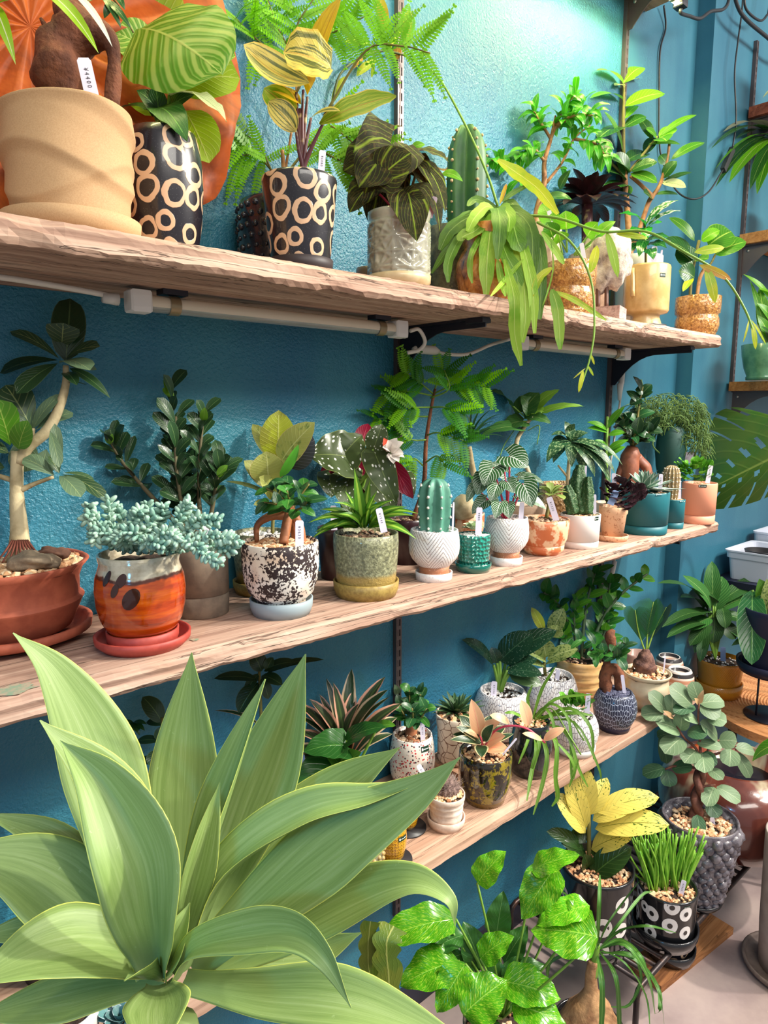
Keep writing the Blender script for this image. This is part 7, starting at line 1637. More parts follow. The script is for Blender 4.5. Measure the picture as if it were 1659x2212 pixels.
P = far_plant('potted_far_foliage', 1735, -.24, 2.6255, 'pale drooping leaf tip from the far reddish shelf at the right edge', M_WHITEP, 90, 60, [(.8, 0), (1, 1)])
P.leaf(L_ORBC, (1700, 190), (1647, 212, -.04), 14, (1, .5), sh=LAN); P.leaf(L_RUB, (1720, 160), (1690, 120), 30, (1, .5))

# monstera reaching in from the right
P = Plant('potted_monstera', V((3.18, -.86, 0)), 'large split monstera leaf reaching in from the right edge')
P.pot([(.8, 0), (1, .9), (1, 1)], 170, 190, M_BLACKCL, soilmat=M_SOIL, peb=0)
L_MON = leafmat('monstera_leaf', GR(66, 112, 34), GR(136, 160, 72), .03, 7, .25, .4, tr=.2, rough=.35, c2=GR(84, 116, 36), ns=6)
def monstera(P):
    # a heart blade cut between the side veins and pierced by holes
    B = ony(1760, 945, -.42); T = ony(1546, 1050, -.16); ax = T - B; L = ax.length; tn = ax/L; up = (P.tocam + V((0,0,.15))); up = (up - tn*up.dot(tn)).normalized(); S = tn.cross(up)
    nu, nv = 34, 56; vs = []; us = []; fs = []; W = 150/P.k
    for j in range(nv+1):
        v = j/nv; w_ = wprof((.3, .6), v*.998+.001)*W
        for k in range(nu+1):
            u = 2*k/nu - 1; a = abs(u)
            hh = .38 if u < 0 else 1.2
            p = B + ax*v + S*(u*w_*hh) + tn*(a*a*.35*W) - up*(a*a*.18*W)
            vs.append(p); us.append((k/nu, v))
    n = nu+1
    for j in range(nv):
        for k in range(nu):
            u = 2*(k+.5)/nu - 1; v = (j+.5)/nv; a = abs(u); ph = (v*6.0) % 1
            if a > .45 and abs(ph - .5) < .13*(a - .45)/.55: continue
            if .16 < a < .34 and ((ph - .5)/.16)**2 + ((a - .25)/.09)**2 < 1 and .1 < v < .92: continue
            fs.append((j*n+k, j*n+k+1, (j+1)*n+k+1, (j+1)*n+k))
    mobj('leaf', vs, fs, L_MON, P.o, us)
monstera(P)
P.stem(M_STEMG, [V((3.18, -.86, .25)), V((2.8, -.55, .9)), ony(1800, 1000, -.45), ony(1760, 945, -.42)], [5, 4, 4, 3], 'petiole')
P.leaf(L_MON, ony(1720, 890, -.4), ony(1640, 935, -.3), 12, (1, .5), sh=LAN); P.leaf(L_RUB, ony(1720, 1600, -.62), ony(1625, 1645, -.52), 26, (.8, .7), sh=LAN, arch=.15)

# floor group: brown jar
g = G('brown_drip_jar_glaze'); ob = g.coord('Object'); s_ = g.noise(g.scale(ob, (7, 7, 1.2)), 1, 3, .6)
cc = g.ramp(s_, [(.38, srgb(92, 44, 36)), (.5, srgb(122, 66, 52)), (.56, srgb(176, 160, 130)), (.62, srgb(128, 50, 26)), (.7, srgb(170, 84, 34))])
M_JAR = g.out(cc, .2, .5, 0, g.bump(g.noise(ob, 40, 3), .15, .004), .7)
P = Plant('brown_jar', seat(1572, 1864, .20, 190), 'big squat brown glazed jar with pale drips and a wide dark mouth on the rack', 'jar')
P.pot([(.62, 0), (.82, .12), (.97, .35), (1, .55), (.94, .78), (.8, .92), (.64, .985), (.6, 1)], 300, H_(P, 1656), M_JAR, n=60, soil=.80, th=.06, soilmat=plain('jar_inside_painted_shade', (.006, .006, .014), .4))  # near-black disc across the mouth paints in the shade of the inside

# slatted steel rack
RZ = .20
o = empty('steel_rack', (1.87, -.29, 0), 'low black slatted steel rack carrying the dotted pots', 'rack')
x0, x1, y0, y1 = 1.415, 2.33, -.474, -.10
for y in (y0, y1):
    pts = [(x0, y, 0), (x0, y, RZ - .02), (x0 + .006, y, RZ - .008), (x0 + .02, y, RZ - .002), (x1 - .02, y, RZ - .002), (x1 - .006, y, RZ - .008), (x1, y, RZ - .02), (x1, y, 0)]
    MB().tube(pts, .0075, 8).build('rail', plain('worn_black_steel', srgb(52, 44, 44), .4, srgb(86, 60, 50), 40, metal=.5, lo=.5, hi=.65), o)
n = 24
for i in range(n):
    x = x0 + .03 + (x1 - x0 - .06)*i/(n-1); MB().tube([(x, y0, RZ - .006), (x, y1, RZ - .006)], .0058, 8).build('slat', MC['worn_black_steel'], o)
# board under the rack
bd = MB().box((1.845, -.395, .011), (.185, .052, .011), Matrix.Rotation(-.117, 3, 'Z')); bd.build('floor_plank', wood('reddish_plank', [srgb(104, 62, 36), srgb(150, 98, 58), srgb(182, 124, 78), srgb(204, 150, 100)], .8), label='reddish wooden plank with knots lying on the floor under the rack', cat='plank', smooth=False)
P = Plant('small_ring_pot', V((1.785, -.385, .022)), 'small black pot with beige ring pattern on a black saucer under the rack', 'pot')
P.saucer(104, 20, M_BLACKGL); P.pot([(.7, 0), (.8, .2), (.95, .7), (1, 1)], 100, 88, M_RINGS_S, soilmat=M_SOIL, z0=.006, peb=0)
# dotted pots
M_EYE = plain('white_eye_paint', srgb(238, 232, 228), .4)
def dot(P, px, py, rx, mat=M_EYE):
    d = ray(px, py).normalized(); t0 = (P.loc - CAM).length - P.r*2.2; Q = None
    for i in range(600):
        p = CAM + d*(t0 + i*P.r*4/600); z = p.z - P.loc.z - P.z0; rr = math.hypot(p.x - P.loc.x, p.y - P.loc.y)
        if 0 < z < P.h and rr <= P.rad(z): Q = p; break
    if Q is None: return
    a0 = math.atan2(Q.y - P.loc.y, Q.x - P.loc.x); eye(P, a0, Q.z - P.loc.z - P.z0, rx/P.k)
def eye(P, a0, z0, R):
    par = None
    for R_, mt, e, nm in ((R, M_EYE, .0006, 'painted_eye'), (R*.34, M_BLACKGL, .0011, 'pupil')):
        vs = []; n = 20; c = (0, 0)
        for i in range(n + 1):
            a = 2*PI*i/n; dx, dz = (0, 0) if i == n else (R_*math.cos(a), R_*math.sin(a)*1.08)
            z = min(max(z0 + dz, 0), P.h*.985); r = P.rad(z) + e; th = a0 + dx/P.r
            vs.append(P.loc + V((r*math.cos(th), r*math.sin(th), z + P.z0)))
        fs = [(n, i, (i+1) % n) for i in range(n)]
        ob_ = mobj(nm, vs, fs, mt, par or P.o); par = par or ob_
POTD = [(.90, 0), (.94, .03), (.96, .3), (.98, .8), (1, .97), (.99, 1)]
P = Plant('potted_croton', seat(1280, 2088, RZ, 150), 'larger black pot with white painted eyes holding a yellow variegated croton')
P.saucer(150, 24, M_BLACKGL)
P.pot(POTD, 152, H_(P, 1892) - 4, M_BLACKGL, n=56, soilmat=M_SOIL, z0=.006, pebmat=M_GRAV, peb=260, pebr=.005)
for x, y, r_ in ((1240, 1955, 19), (1345, 1955, 18), (1302, 2005, 20), (1342, 2010, 16), (1298, 2055, 18), (1225, 2010, 18), (1250, 2050, 18)): dot(P, x, y, r_)
for i in range(5): eye(P, 1.0 + i*.55, P.h*(.3 + .4*(i % 2)), .017)
L_CRO = leafmat('yellow_croton_leaf', GR(244, 224, 108), GR(110, 124, 30), .03, 9, .2, .3, tr=.25, var=.1, fn=lambda g, colr, cc, u, v, ob, tri: g.mix(g.sm(g.ma('ADD', g.ma('MULTIPLY', g.noise(g.xyz(g.ma('MULTIPLY', u, 5), g.ma('MULTIPLY', v, 6), g.rand()), 3, 4), .8), g.ma('MULTIPLY', v, .22)), .63, .66), colr, GR(60, 104, 24)))
L_CROD = leafmat('dark_croton_leaf', GR(34, 62, 24), GR(70, 100, 44), .05, 8, .3, .3, tr=.08, rough=.3)
P.stem(M_TWIG, [(1274, 1895), (1272, 1840), (1272, 1770), (1268, 1700)], [6, 5, 4, 3], 'trunk')
for b, t, wd, up, mt in [((1270, 1765), (1243, 1636, .02), 62, (.2, 1), L_CRO), ((1275, 1760), (1312, 1680, .03), 40, (.2, 1), L_CRO), ((1264, 1800), (1198, 1712, 0), 46, (.5, .9), L_CRO), ((1290, 1755), (1424, 1722, -.02), 54, (.6, .9), L_CRO), ((1285, 1790), (1447, 1782, -.06), 66, (.7, .8), L_CRO), ((1280, 1772), (1370, 1742, -.03), 46, (.7, .7), L_CRO), ((1278, 1835), (1370, 1800, -.04), 52, (.6, .8), L_CRO), ((1262, 1835), (1180, 1796, -.01), 38, (.7, .7), L_CROD), ((1268, 1850), (1212, 1822, -.03), 34, (.7, .7), L_CROD), ((1276, 1895, -.03), (1365, 1830, -.05), 56, (.5, .9), L_CROD), ((1268, 1880), (1262, 1845, -.05), 34, (.4, 1), L_CROD), ((1266, 1790), (1222, 1668, .01), 44, (.3, 1), L_CRO), ((1275, 1840), (1350, 1860, -.03), 40, (.7, .8), L_CROD), ((1265, 1820), (1238, 1790, .03), 40, (.4, .9), L_CROD)]:
    P.leaf(mt, b, t, wd, up, sh=ELL, arch=.1, nu=6, wave=.02)
P.tagp(1298, 1935, 1286, 1904, 11, '¥4400', -.04)
P = Plant('potted_pencil_euphorbia', seat(1432, 2062, RZ, 132), 'smaller glossy black pot with white painted eyes and upright green pencil stems')
P.saucer(136, 24, M_BLACKGL)
P.pot(POTD, 122, H_(P, 1922) - 6, M_BLACKGL, n=56, soilmat=M_SOIL, z0=.006, pebmat=M_GRAV, peb=180, pebr=.005)
for x, y, r_ in ((1382, 1925, 15), (1377, 1965, 14), (1408, 1973, 15), (1452, 1961, 16), (1482, 1975, 15), (1447, 2000, 16), (1404, 2012, 15), (1480, 2015, 14)): dot(P, x, y, r_)
for i in range(4): eye(P, 1.0 + i*.6, P.h*(.3 + .4*(i % 2)), .014)
P.sticker(1480, 1955, 16, 4, txt=None)
r = random.Random(12); L_PEN = plain('pencil_stem_green', srgb(106, 166, 44), .5, srgb(140, 190, 60), 30)
for i in range(105):
    bx = 1400 + 84*r.random(); tx = 1442 + (bx - 1442)*1.75 + r.gauss(0, 15); ty = 1776 + 62*r.random() + abs(tx - 1442)*.12; dd = (r.random()-.5)*.09; by = 1912 + 12*r.random() - dd*150
    P.stem(L_PEN, [(bx, by, dd*.8), ((bx+tx)/2 + r.gauss(0, 5), (by+ty)/2, dd), (tx, ty, dd*1.3)], [2.5, 2.3, 2.0], 'stick', 6, seg=3)
P.tagp(1470, 1935, 1478, 1902, 10, '¥3850', -.045)
# knobby pot with round leaved fig
P = Plant('potted_round_leaved_fig', seat(1497, 1972, RZ, 112), 'grey knobbly pot with a braided trunk and round grey green leaves')
P.saucer(116, 12, M_BLACKGL)
M_KNOB = plain('grey_lava_glaze', srgb(118, 112, 118), .3, srgb(74, 68, 76), 50, .5, 120, .003, coat=.4)
P.pot([(.62, 0), (.7, .1), (.8, .3), (.9, .6), (.98, .9), (1, 1)], 152, H_(P, 1782) - 4, M_KNOB, n=56, soilmat=M_SOIL, z0=.005, pebmat=M_GRAV, peb=260, pebr=.006)
b = MB()
for i in range(12):
    for k in range(20):
        a = 2*PI*(k + .5*(i % 2))/20 + rnd.random()*.1; z = P.h*(.06 + .077*i); r_ = P.rad(z); b.blob(P.loc + V((r_*math.cos(a)*.955, r_*math.sin(a)*.955, z + P.z0)), .0155*(.75 + .4*rnd.random())*(.75 + .45*i/12), 1, .35, (1, 1, .95))
b.build('knobs', M_KNOB, P.o, kind='stuff')
M_BRAID = plain('braided_brown_trunk', srgb(134, 84, 66), .75, srgb(104, 60, 48), 40, .6, 100, .003)
for s_ in (0, PI):
    P.stem(M_BRAID, [(1502 + 7*math.sin(s_ + i*1.25) + i*1.5, 1785 - i*17, .012*math.cos(s_ + i*1.25)) for i in range(8)], [10, 9, 7], 'trunk')
for pts in ([(1513, 1665), (1505, 1620), (1475, 1590), (1452, 1548)], [(1513, 1665), (1512, 1600), (1508, 1560), (1510, 1515)], [(1513, 1665), (1530, 1620), (1552, 1600), (1590, 1612)], [(1513, 1660), (1460, 1655), (1436, 1662)], [(1508, 1640), (1560, 1625), (1590, 1620)], [(1512, 1700), (1545, 1695)]): P.stem(M_BRAID, pts, [3.4, 2], 'branch')
L_UMB = leafmat('grey_green_round_leaf', GR(112, 138, 100), GR(160, 178, 136), .05, 5, .3, .5, back=GR(120, 140, 112), tr=.12, rough=.5)
L_UMBD = leafmat('dark_round_leaf', GR(58, 96, 62), GR(100, 136, 92), .05, 5, .3, .5, tr=.12, rough=.45)
L_RUST = leafmat('rusty_bud_leaf', GR(206, 166, 120), None, tr=.2, bump=0)
for b, t, wd, mt in [((1433, 1541), (1385, 1545), 42, L_UMB), ((1440, 1537), (1400, 1496), 38, L_UMB), ((1452, 1545), (1452, 1498), 38, L_UMB), ((1495, 1525), (1445, 1483), 50, L_UMB), ((1508, 1514), (1494, 1472), 34, L_UMB), ((1500, 1525), (1456, 1540, -.03), 32, L_UMBD), ((1512, 1525), (1556, 1548, -.03), 42, L_UMB), ((1512, 1520), (1564, 1515), 40, L_UMB), ((1527, 1548), (1570, 1560, -.03), 40, L_UMB), ((1508, 1558), (1470, 1546, -.02), 32, L_UMB), ((1550, 1598), (1512, 1560, -.02), 38, L_UMB), ((1485, 1580), (1528, 1588, -.04), 38, L_UMBD), ((1468, 1580), (1416, 1560, -.02), 46, L_UMB), ((1470, 1578), (1475, 1540, -.02), 34, L_UMB), ((1472, 1595), (1436, 1628, -.05), 50, L_UMB), ((1552, 1600), (1592, 1602, -.03), 46, L_UMB), ((1505, 1605), (1560, 1615, -.03), 26, L_UMB), ((1505, 1622), (1478, 1648, -.05), 38, L_UMB), ((1516, 1625), (1522, 1670, -.06), 42, L_UMB), ((1525, 1622), (1540, 1658, -.04), 28, L_UMBD), ((1588, 1615), (1630, 1624), 30, L_UMB), ((1578, 1618), (1576, 1656, -.03), 40, L_UMB), ((1588, 1625), (1621, 1680, -.01), 30, L_UMB), ((1436, 1660), (1388, 1674, 0), 34, L_UMBD), ((1440, 1664), (1448, 1700, -.02), 34, L_UMBD), ((1452, 1662), (1496, 1655, -.02), 32, L_UMBD), ((1532, 1662), (1562, 1684, -.04), 28, L_UMB), ((1542, 1700), (1526, 1742, -.05), 34, L_UMB), ((1548, 1700), (1600, 1732, -.03), 34, L_UMB), ((1530, 1735), (1552, 1766, -.03), 34, L_UMBD), ((1506, 1760, -.04), (1512, 1802, -.07), 28, L_UMBD), ((1432, 1580, .03), (1440, 1650, .03), 30, L_UMBD), ((1450, 1585, .02), (1420, 1592, .02), 30, L_UMBD)]:
    P.leaf(mt, b, t, wd, (.7, 1), sh=(.5, .42), arch=.08, nu=6, fold=.08)
for b, t in (((1452, 1552), (1432, 1535)), ((1508, 1520), (1500, 1508)), ((1510, 1520), (1520, 1490)), ((1454, 1550), (1440, 1548))): P.leaf(L_RUST, (*b, -.02), (*t, -.03), 12, (.3, 1))
P.tagp(1545, 1810, 1538, 1766, 9, '¥8800', -.03)

# ponytail palm in front
c = onz(1272, 2212, .22); c.z = 0
P = Plant('potted_ponytail', c, 'swollen ponytail palm with thin arching leaves in a black pot at the bottom edge')
P.d = dep(V((c.x, c.y, .25))); P.k = FPX/P.d
P.pot([(.78, 0), (.88, .3), (.98, .8), (1, 1)], 152, .215*P.k*P.cosE, M_BLACKGL, n=50, soilmat=M_SOIL, pebmat=M_GRAV, peb=220, pebr=.005, soil=.95)
lump(P, [(1277, 2250), (1277, 2215), (1277, 2185), (1278, 2160), (1277, 2135), (1277, 2105), (1281, 2075)], [66, 64, 52, 30, 15, 13, 10], 'bulb', plain('cracked_bulb', srgb(196, 150, 104), .8, srgb(150, 106, 70), 30, .6, 80, .004), 18, .08)
P.stem(M_STEMG, [(1281, 2108), (1284, 2080), (1290, 2040)], [11, 9, 6], 'crown')
for pts, wd in [([(1290, 2050), (1294, 1960), (1296, 1890)], 8), ([(1292, 2050), (1330, 2005), (1385, 1935), (1410, 1926)], 6), ([(1294, 2050), (1340, 2010), (1400, 2000), (1460, 2015)], 6), ([(1286, 2050), (1270, 1980), (1230, 1930)], 5), ([(1286, 2052), (1250, 1960), (1208, 1920)], 5), ([(1284, 2060), (1230, 2060), (1188, 2080), (1182, 2120)], 9), ([(1295, 2055), (1330, 2110), (1338, 2212), (1338, 2260)], 9), ([(1290, 2060), (1300, 2120), (1300, 2200), (1292, 2280)], 11), ([(1296, 2050), (1350, 2040), (1400, 2110), (1415, 2190)], 8), ([(1296, 2055), (1370, 2070), (1420, 2130), (1425, 2180), (1414, 2190)], 8), ([(1296, 2060), (1360, 2060), (1385, 2110), (1360, 2170), (1320, 2175)], 6), ([(1296, 2050), (1350, 2080), (1395, 2150), (1405, 2230)], 4), ([(1296, 2060), (1340, 2060), (1390, 2085), (1425, 2150), (1435, 2215)], 4), ([(1288, 2055), (1310, 2000), (1345, 1950), (1380, 1905)], 4), ([(1292, 2050), (1340, 2030), (1380, 2060), (1400, 2100)], 8)]:
    P2 = P; strap([(x, y, (-.05 + .04*math.sin(x))) if i else (x, y, 0) for i, (x, y) in enumerate(pts)], wd, leafmat('ponytail_leaf', GR(70, 122, 44), GR(110, 156, 70), .2, tr=.15), 'leaf')

# mosaic calathea
c = onz(1085, 2212, .36); c.z = 0
P = Plant('potted_mosaic_calathea', c, 'bright green mosaic leaved calathea between the agave and the ponytail palm')
P.d = dep(V((c.x, c.y, .36))); P.k = FPX/P.d
P.pot([(.78, 0), (.9, .4), (1, 1)], 170, .36*P.k*P.cosE, M_CONC, soilmat=M_SOIL, pebmat=M_GRAV, peb=160, soil=.96)
L_MUS = leafmat('mosaic_leaf', GR(76, 158, 20), GR(150, 206, 70), .03, tr=.22, rough=.22, bump=.3, var=.25, nv=0,
    fn=lambda g, colr, cc, u, v, ob, tri: g.mix(g.ma('MULTIPLY', g.sm(g.noise(g.xyz(g.ma('ADD', g.ma('MULTIPLY', v, 46), g.ma('MULTIPLY', cc, -14)), g.ma('MULTIPLY', u, 9), 0), 1.2, 3, .7), .5, .64), .75), colr, GR(190, 224, 70)))
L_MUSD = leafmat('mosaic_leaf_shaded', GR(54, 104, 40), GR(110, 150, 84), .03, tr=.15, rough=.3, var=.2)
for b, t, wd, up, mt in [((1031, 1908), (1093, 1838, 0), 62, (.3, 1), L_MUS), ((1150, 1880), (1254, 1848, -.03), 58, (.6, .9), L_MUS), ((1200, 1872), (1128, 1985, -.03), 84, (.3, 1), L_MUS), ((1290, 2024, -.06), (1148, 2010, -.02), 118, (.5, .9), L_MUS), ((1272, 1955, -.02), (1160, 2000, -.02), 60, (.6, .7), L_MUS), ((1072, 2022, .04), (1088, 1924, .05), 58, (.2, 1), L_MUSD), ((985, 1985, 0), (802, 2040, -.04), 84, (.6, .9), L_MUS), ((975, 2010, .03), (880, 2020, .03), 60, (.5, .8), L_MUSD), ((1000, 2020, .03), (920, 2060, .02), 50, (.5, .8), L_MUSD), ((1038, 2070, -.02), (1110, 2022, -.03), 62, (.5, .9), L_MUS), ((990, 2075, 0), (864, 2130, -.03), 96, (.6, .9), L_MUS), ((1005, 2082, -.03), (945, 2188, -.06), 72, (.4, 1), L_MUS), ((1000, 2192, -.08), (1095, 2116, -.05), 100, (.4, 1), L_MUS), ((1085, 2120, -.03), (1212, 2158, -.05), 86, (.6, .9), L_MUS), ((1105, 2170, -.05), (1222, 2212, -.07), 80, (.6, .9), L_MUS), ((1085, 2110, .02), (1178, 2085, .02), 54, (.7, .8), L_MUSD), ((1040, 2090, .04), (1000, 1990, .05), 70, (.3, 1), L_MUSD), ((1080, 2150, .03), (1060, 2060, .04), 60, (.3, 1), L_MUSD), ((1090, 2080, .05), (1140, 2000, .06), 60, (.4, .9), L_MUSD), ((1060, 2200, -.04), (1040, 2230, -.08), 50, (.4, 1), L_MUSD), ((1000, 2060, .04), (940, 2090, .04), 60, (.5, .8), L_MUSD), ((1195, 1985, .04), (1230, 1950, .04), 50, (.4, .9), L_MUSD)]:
    P.leaf(mt, b, t, wd, up, sh=(.42, .85), arch=.09, nu=8, nv=12, wave=.06, wf=3); P.stem(M_STEMG, [(1085, 2200), ((1085+b[0])/2 + 6, (2200+b[1])/2, (b[2] if len(b) > 2 else 0)), b], 2.6, 'petiole')
# zigzag cactus leaf strips hang beside
L_ZIG = leafmat('zigzag_cactus_strip', GR(104, 116, 34), GR(150, 156, 80), .08, tr=.15, c2=GR(84, 108, 30), ns=14)
c = onz(845, 2330, .40); P = Plant('potted_zigzag_cactus', V((c.x, c.y, 0)), 'zigzag edged cactus strips hanging between the agave and the mosaic leaves')
P.d = dep(V((c.x, c.y, .40))); P.k = FPX/P.d
P.pot([(.8, 0), (1, 1)], 120, .40*P.k*P.cosE, M_BLACKCL, soilmat=M_SOIL, peb=0)
def zig(pts, wpx):
    pp = smooth_pts([P.q(*p) for p in pts], 10); n = len(pp); w_ = wpx/P.k/2; vs = []; us = []; fs = []
    for i, p in enumerate(pp):
        t = (pp[min(i+1, n-1)] - pp[max(i-1, 0)]).normalized(); s_ = t.cross(P.tocam).normalized(); a = .62 + .38*abs(math.sin(i*.52)); b_ = .62 + .38*abs(math.sin(i*.52 + PI/2))
        vs += [p - s_*(w_*a), p, p + s_*(w_*b_)]; us += [(0, i/n), (.5, i/n), (1, i/n)]
    for i in range(n-1):
        for k in range(2): fs.append((i*3+k, i*3+k+1, i*3+k+4, i*3+k+3))
    mobj('strip', vs, fs, L_ZIG, P.o, us)
zig([(850, 2300, 0), (840, 2120, 0), (835, 2040, .0), (850, 2000, .02)], 66); zig([(830, 2300, .02), (800, 2120, .02), (795, 2050, .02), (800, 1990, .02)], 44)

# grey cylinder pot at right edge
P = Plant('grey_cylinder_pot', seat(1704, 2140, 0, 130), 'tall grey concrete cylinder pot on a round saucer cut off by the right edge', 'pot')
P.saucer(192, 14, M_CONCS if False else plain('grey_concrete_saucer', srgb(140, 122, 112), .7, srgb(110, 94, 88), 20))
P.pot([(.9, 0), (.96, .3), (1, .9), (1, 1)], 140, H_(P, 1850), plain('pale_concrete', srgb(188, 176, 168), .8, srgb(168, 154, 148), 14), soilmat=M_SOIL, z0=.008, peb=0)
# ------------------------------------------------------------------ the big agave in front
c0 = CAM + ray(375, 2105)*.62
P = Plant('potted_agave', V((c0.x, c0.y, 0)), 'huge pale green foxtail agave rosette filling the lower left foreground')
P.d = .62; P.k = FPX/.62; P.tocam = (CAM - c0).normalized()
P.cosE = 1
M_AGP = plain('dark_nursery_pot', (.02, .02, .022), .5)
MB().lathe([(0, 0), (.11, 0), (.13, .5), (.135, .72), (.125, .72), (.12, .69), (0, .69)], P.loc, 40).build('pot', M_AGP, P.o)
MB().lathe([(0, .688), (.121, .69), (.06, .70), (0, .70)], P.loc, 24).build('soil', M_SOIL, P.o)
P.stem(plain('agave_stem', srgb(120, 140, 80), .6), [P.loc + V((0, 0, .68)), c0 + V((0, 0, -.12)), c0 + V((0, 0, -.05))], [80, 70, 45], 'stem', 14)
g = G('agave_leaf'); u, v = g.uv(); ob = g.coord('Object')
cc = g.ma('ABSOLUTE', g.ma('MULTIPLY', g.ma('SUBTRACT', u, .5), 2))
n1 = g.noise(g.xyz(g.ma('MULTIPLY', u, 10), g.ma('MULTIPLY', v, 1.2), g.rand()), 2, 4, .6)
cl = g.ramp(n1, [(.3, srgb(118, 144, 76)), (.55, srgb(138, 162, 94)), (.75, srgb(156, 176, 116))])
cl = g.mix(g.sm(v, .35, .0), cl, srgb(150, 174, 110))
cl = g.mix(g.ma('MULTIPLY', g.sm(g.noise(ob, 130, 4, .7), .66, .72), .35), cl, srgb(180, 200, 150))
cl = g.mix(g.sm(cc, .965, .99), cl, srgb(214, 222, 110))
k = g.ma('ADD', g.ma('MULTIPLY', g.rand(), .2), .9); cl = g.mix(1.0, cl, g.xyz(k, k, k), 'MULTIPLY')
M_AGAVE = g.out(cl, .48, .4, 0, g.bump(g.noise(g.xyz(g.ma('MULTIPLY', u, 60), g.ma('MULTIPLY', v, 5), 0), 1, 3), .12, .002), 0, .10)
def aleaf(pts, wpx, up=(.3, 1), fold=.35, thick=.004, roll=0, wmin=.0):
    pp = smooth_pts([P.q(*p) for p in pts], 8); n = len(pp); W = wpx/P.k/2; nu = 10
    Ls = [0]
    for i in range(1, n): Ls.append(Ls[-1] + (pp[i]-pp[i-1]).length)
    up0 = P.up(up); top = []; bot = []; us = []
    for i, p in enumerate(pp):
        t = (pp[min(i+1, n-1)] - pp[max(i-1, 0)]).normalized(); v = Ls[i]/Ls[-1]
        upv = up0 - t*up0.dot(t); S = t.cross(upv).normalized(); N = S.cross(t)
        w_ = W*wprof('agave', min(v, .9995)); 
        if i == n-1: w_ = .0006
        f = fold*(1 - .35*v)
        for k in range(nu+1):
            q = 2*k/nu - 1; ang = q*f*2.2
            # channelled cross-section: an arc whose rims rise towards the viewer side
            R = w_/max(.15, f*2.2)
            x = R*math.sin(ang); z = R*(1 - math.cos(ang))
            if fold > .5: x = w_*q*(1 - .45*f); z = w_*(abs(q) ** 1.25)*f*1.25
            c = p + S*x + N*z; th = thick*(1 - q*q*.85)*(1 - v*.75)
            top.append(c + N*th*.2); bot.append(c - N*th); us.append((k/nu, v))
    m = nu + 1; nv = len(top); fs = []
    for i in range(n-1):
        for k in range(nu):
            a = i*m+k; fs.append((a, a+1, a+m+1, a+m)); fs.append((nv+a, nv+a+m, nv+a+m+1, nv+a+1))
        fs.append((i*m, (i+1)*m, nv+(i+1)*m, nv+i*m)); fs.append((i*m+nu, nv+i*m+nu, nv+(i+1)*m+nu, (i+1)*m+nu))
    mobj('leaf', top + bot, fs, M_AGAVE, P.o, us + us)
for pts, wd, up, fo in [
    ([(345, 2085, .03), (275, 1860, .06), (205, 1620, .08), (120, 1455, .075), (28, 1367, .06)], 205, (.3, 1, .3), .25),
    ([(350, 2085, .0), (305, 1880, .02), (215, 1690, .01), (86, 1556, -.01)], 165, (.5, .9, .5), .3),
    ([(345, 2090, -.02), (330, 1985, -.05), (305, 1850, -.06), (225, 1700, -.05), (130, 1600, -.04)], 205, (.15, 1, -.25), .62),
    ([(385, 2080, .04), (392, 1900, .09), (398, 1650, .11), (414, 1410, .10)], 184, (.2, 1), .2),
    ([(405, 2070, .02), (445, 1880, .03), (510, 1670, .03), (573, 1467, .03)], 128, (.15, 1, -.75), .78),
    ([(410, 2060, .05), (490, 1880, .09), (590, 1640, .11), (660, 1413, .10)], 196, (.2, 1, -.3), .22),
    ([(430, 2060, .06), (560, 1880, .10), (720, 1720, .12), (863, 1615, .11)], 188, (.5, .9, -.2), .2),
    ([(405, 2085, .0), (490, 1890, .0), (660, 1770, .0), (800, 1728, .0), (925, 1683, .0)], 140, (.8, .5, -.5), .62),
    ([(415, 2090, .02), (560, 1960, .01), (740, 1815, .0), (905, 1712, -.01), (994, 1636, -.02)], 176, (.3, 1, .0), .28),
    ([(420, 2115, .03), (600, 2030, .03), (760, 1945, .02), (885, 1905, .0), (968, 1940, -.02), (983, 2000, -.02)], 140, (.7, .8), .35),
    ([(435, 2100, .06), (560, 2010, .07), (660, 1945, .08), (735, 1905, .08)], 110, (.6, .8), .2),
    ([(380, 2110, -.03), (425, 2048, -.05), (540, 2020, -.07), (640, 2018, -.09), (705, 2070, -.11), (758, 2176, -.12)], 104, (.25, .7, -.75), .55),
    ([(395, 2125, 0), (560, 2148, -.04), (760, 2165, -.07), (1030, 2265, -.10)], 128, (.8, .7), .28),
    ([(345, 2130, -.03), (342, 2165, -.09), (338, 2220, -.15), (330, 2300, -.20)], 125, (1, .3), .35),
    ([(345, 2085, 0), (220, 2048, -.04), (90, 2062, -.08), (-70, 2130, -.12)], 185, (.7, .8, -.2), .3),
    ([(330, 2075, .03), (190, 1965, .03), (60, 1880, .02), (-110, 1840, .0)], 200, (.5, 1), .25),
    ([(355, 2125, 0), (240, 2135, -.02), (110, 2165, -.04), (-60, 2200, -.06)], 110, (.8, .6), .25),
    ([(320, 2060, .05), (220, 1940, .06), (110, 1815, .06), (-40, 1755, .05)], 110, (.6, .8), .25),
    ([(430, 2110, .03), (560, 2075, .05), (680, 2060, .06), (780, 2015, .06)], 110, (.7, .7), .25),
    ([(300, 2100, .04), (180, 2030, .04), (60, 2010, .03), (-60, 2030, .02)], 100, (.7, .7), .25),
    ([(385, 2075, 0), (405, 1960, .0), (440, 1820, .0), (475, 1690, .01)], 96, (.2, 1, .3), .7),
    ([(345, 2110, -.02), (320, 2100, -.05), (290, 2105, -.07), (268, 2118, -.08)], 60, (.6, .6, -.5), .5),
    ([(370, 2100, -.01), (378, 2060, -.03), (392, 2010, -.03), (410, 1950, -.02)], 90, (.3, 1, -.4), .7)]:
    aleaf(pts, wd, up, fo)
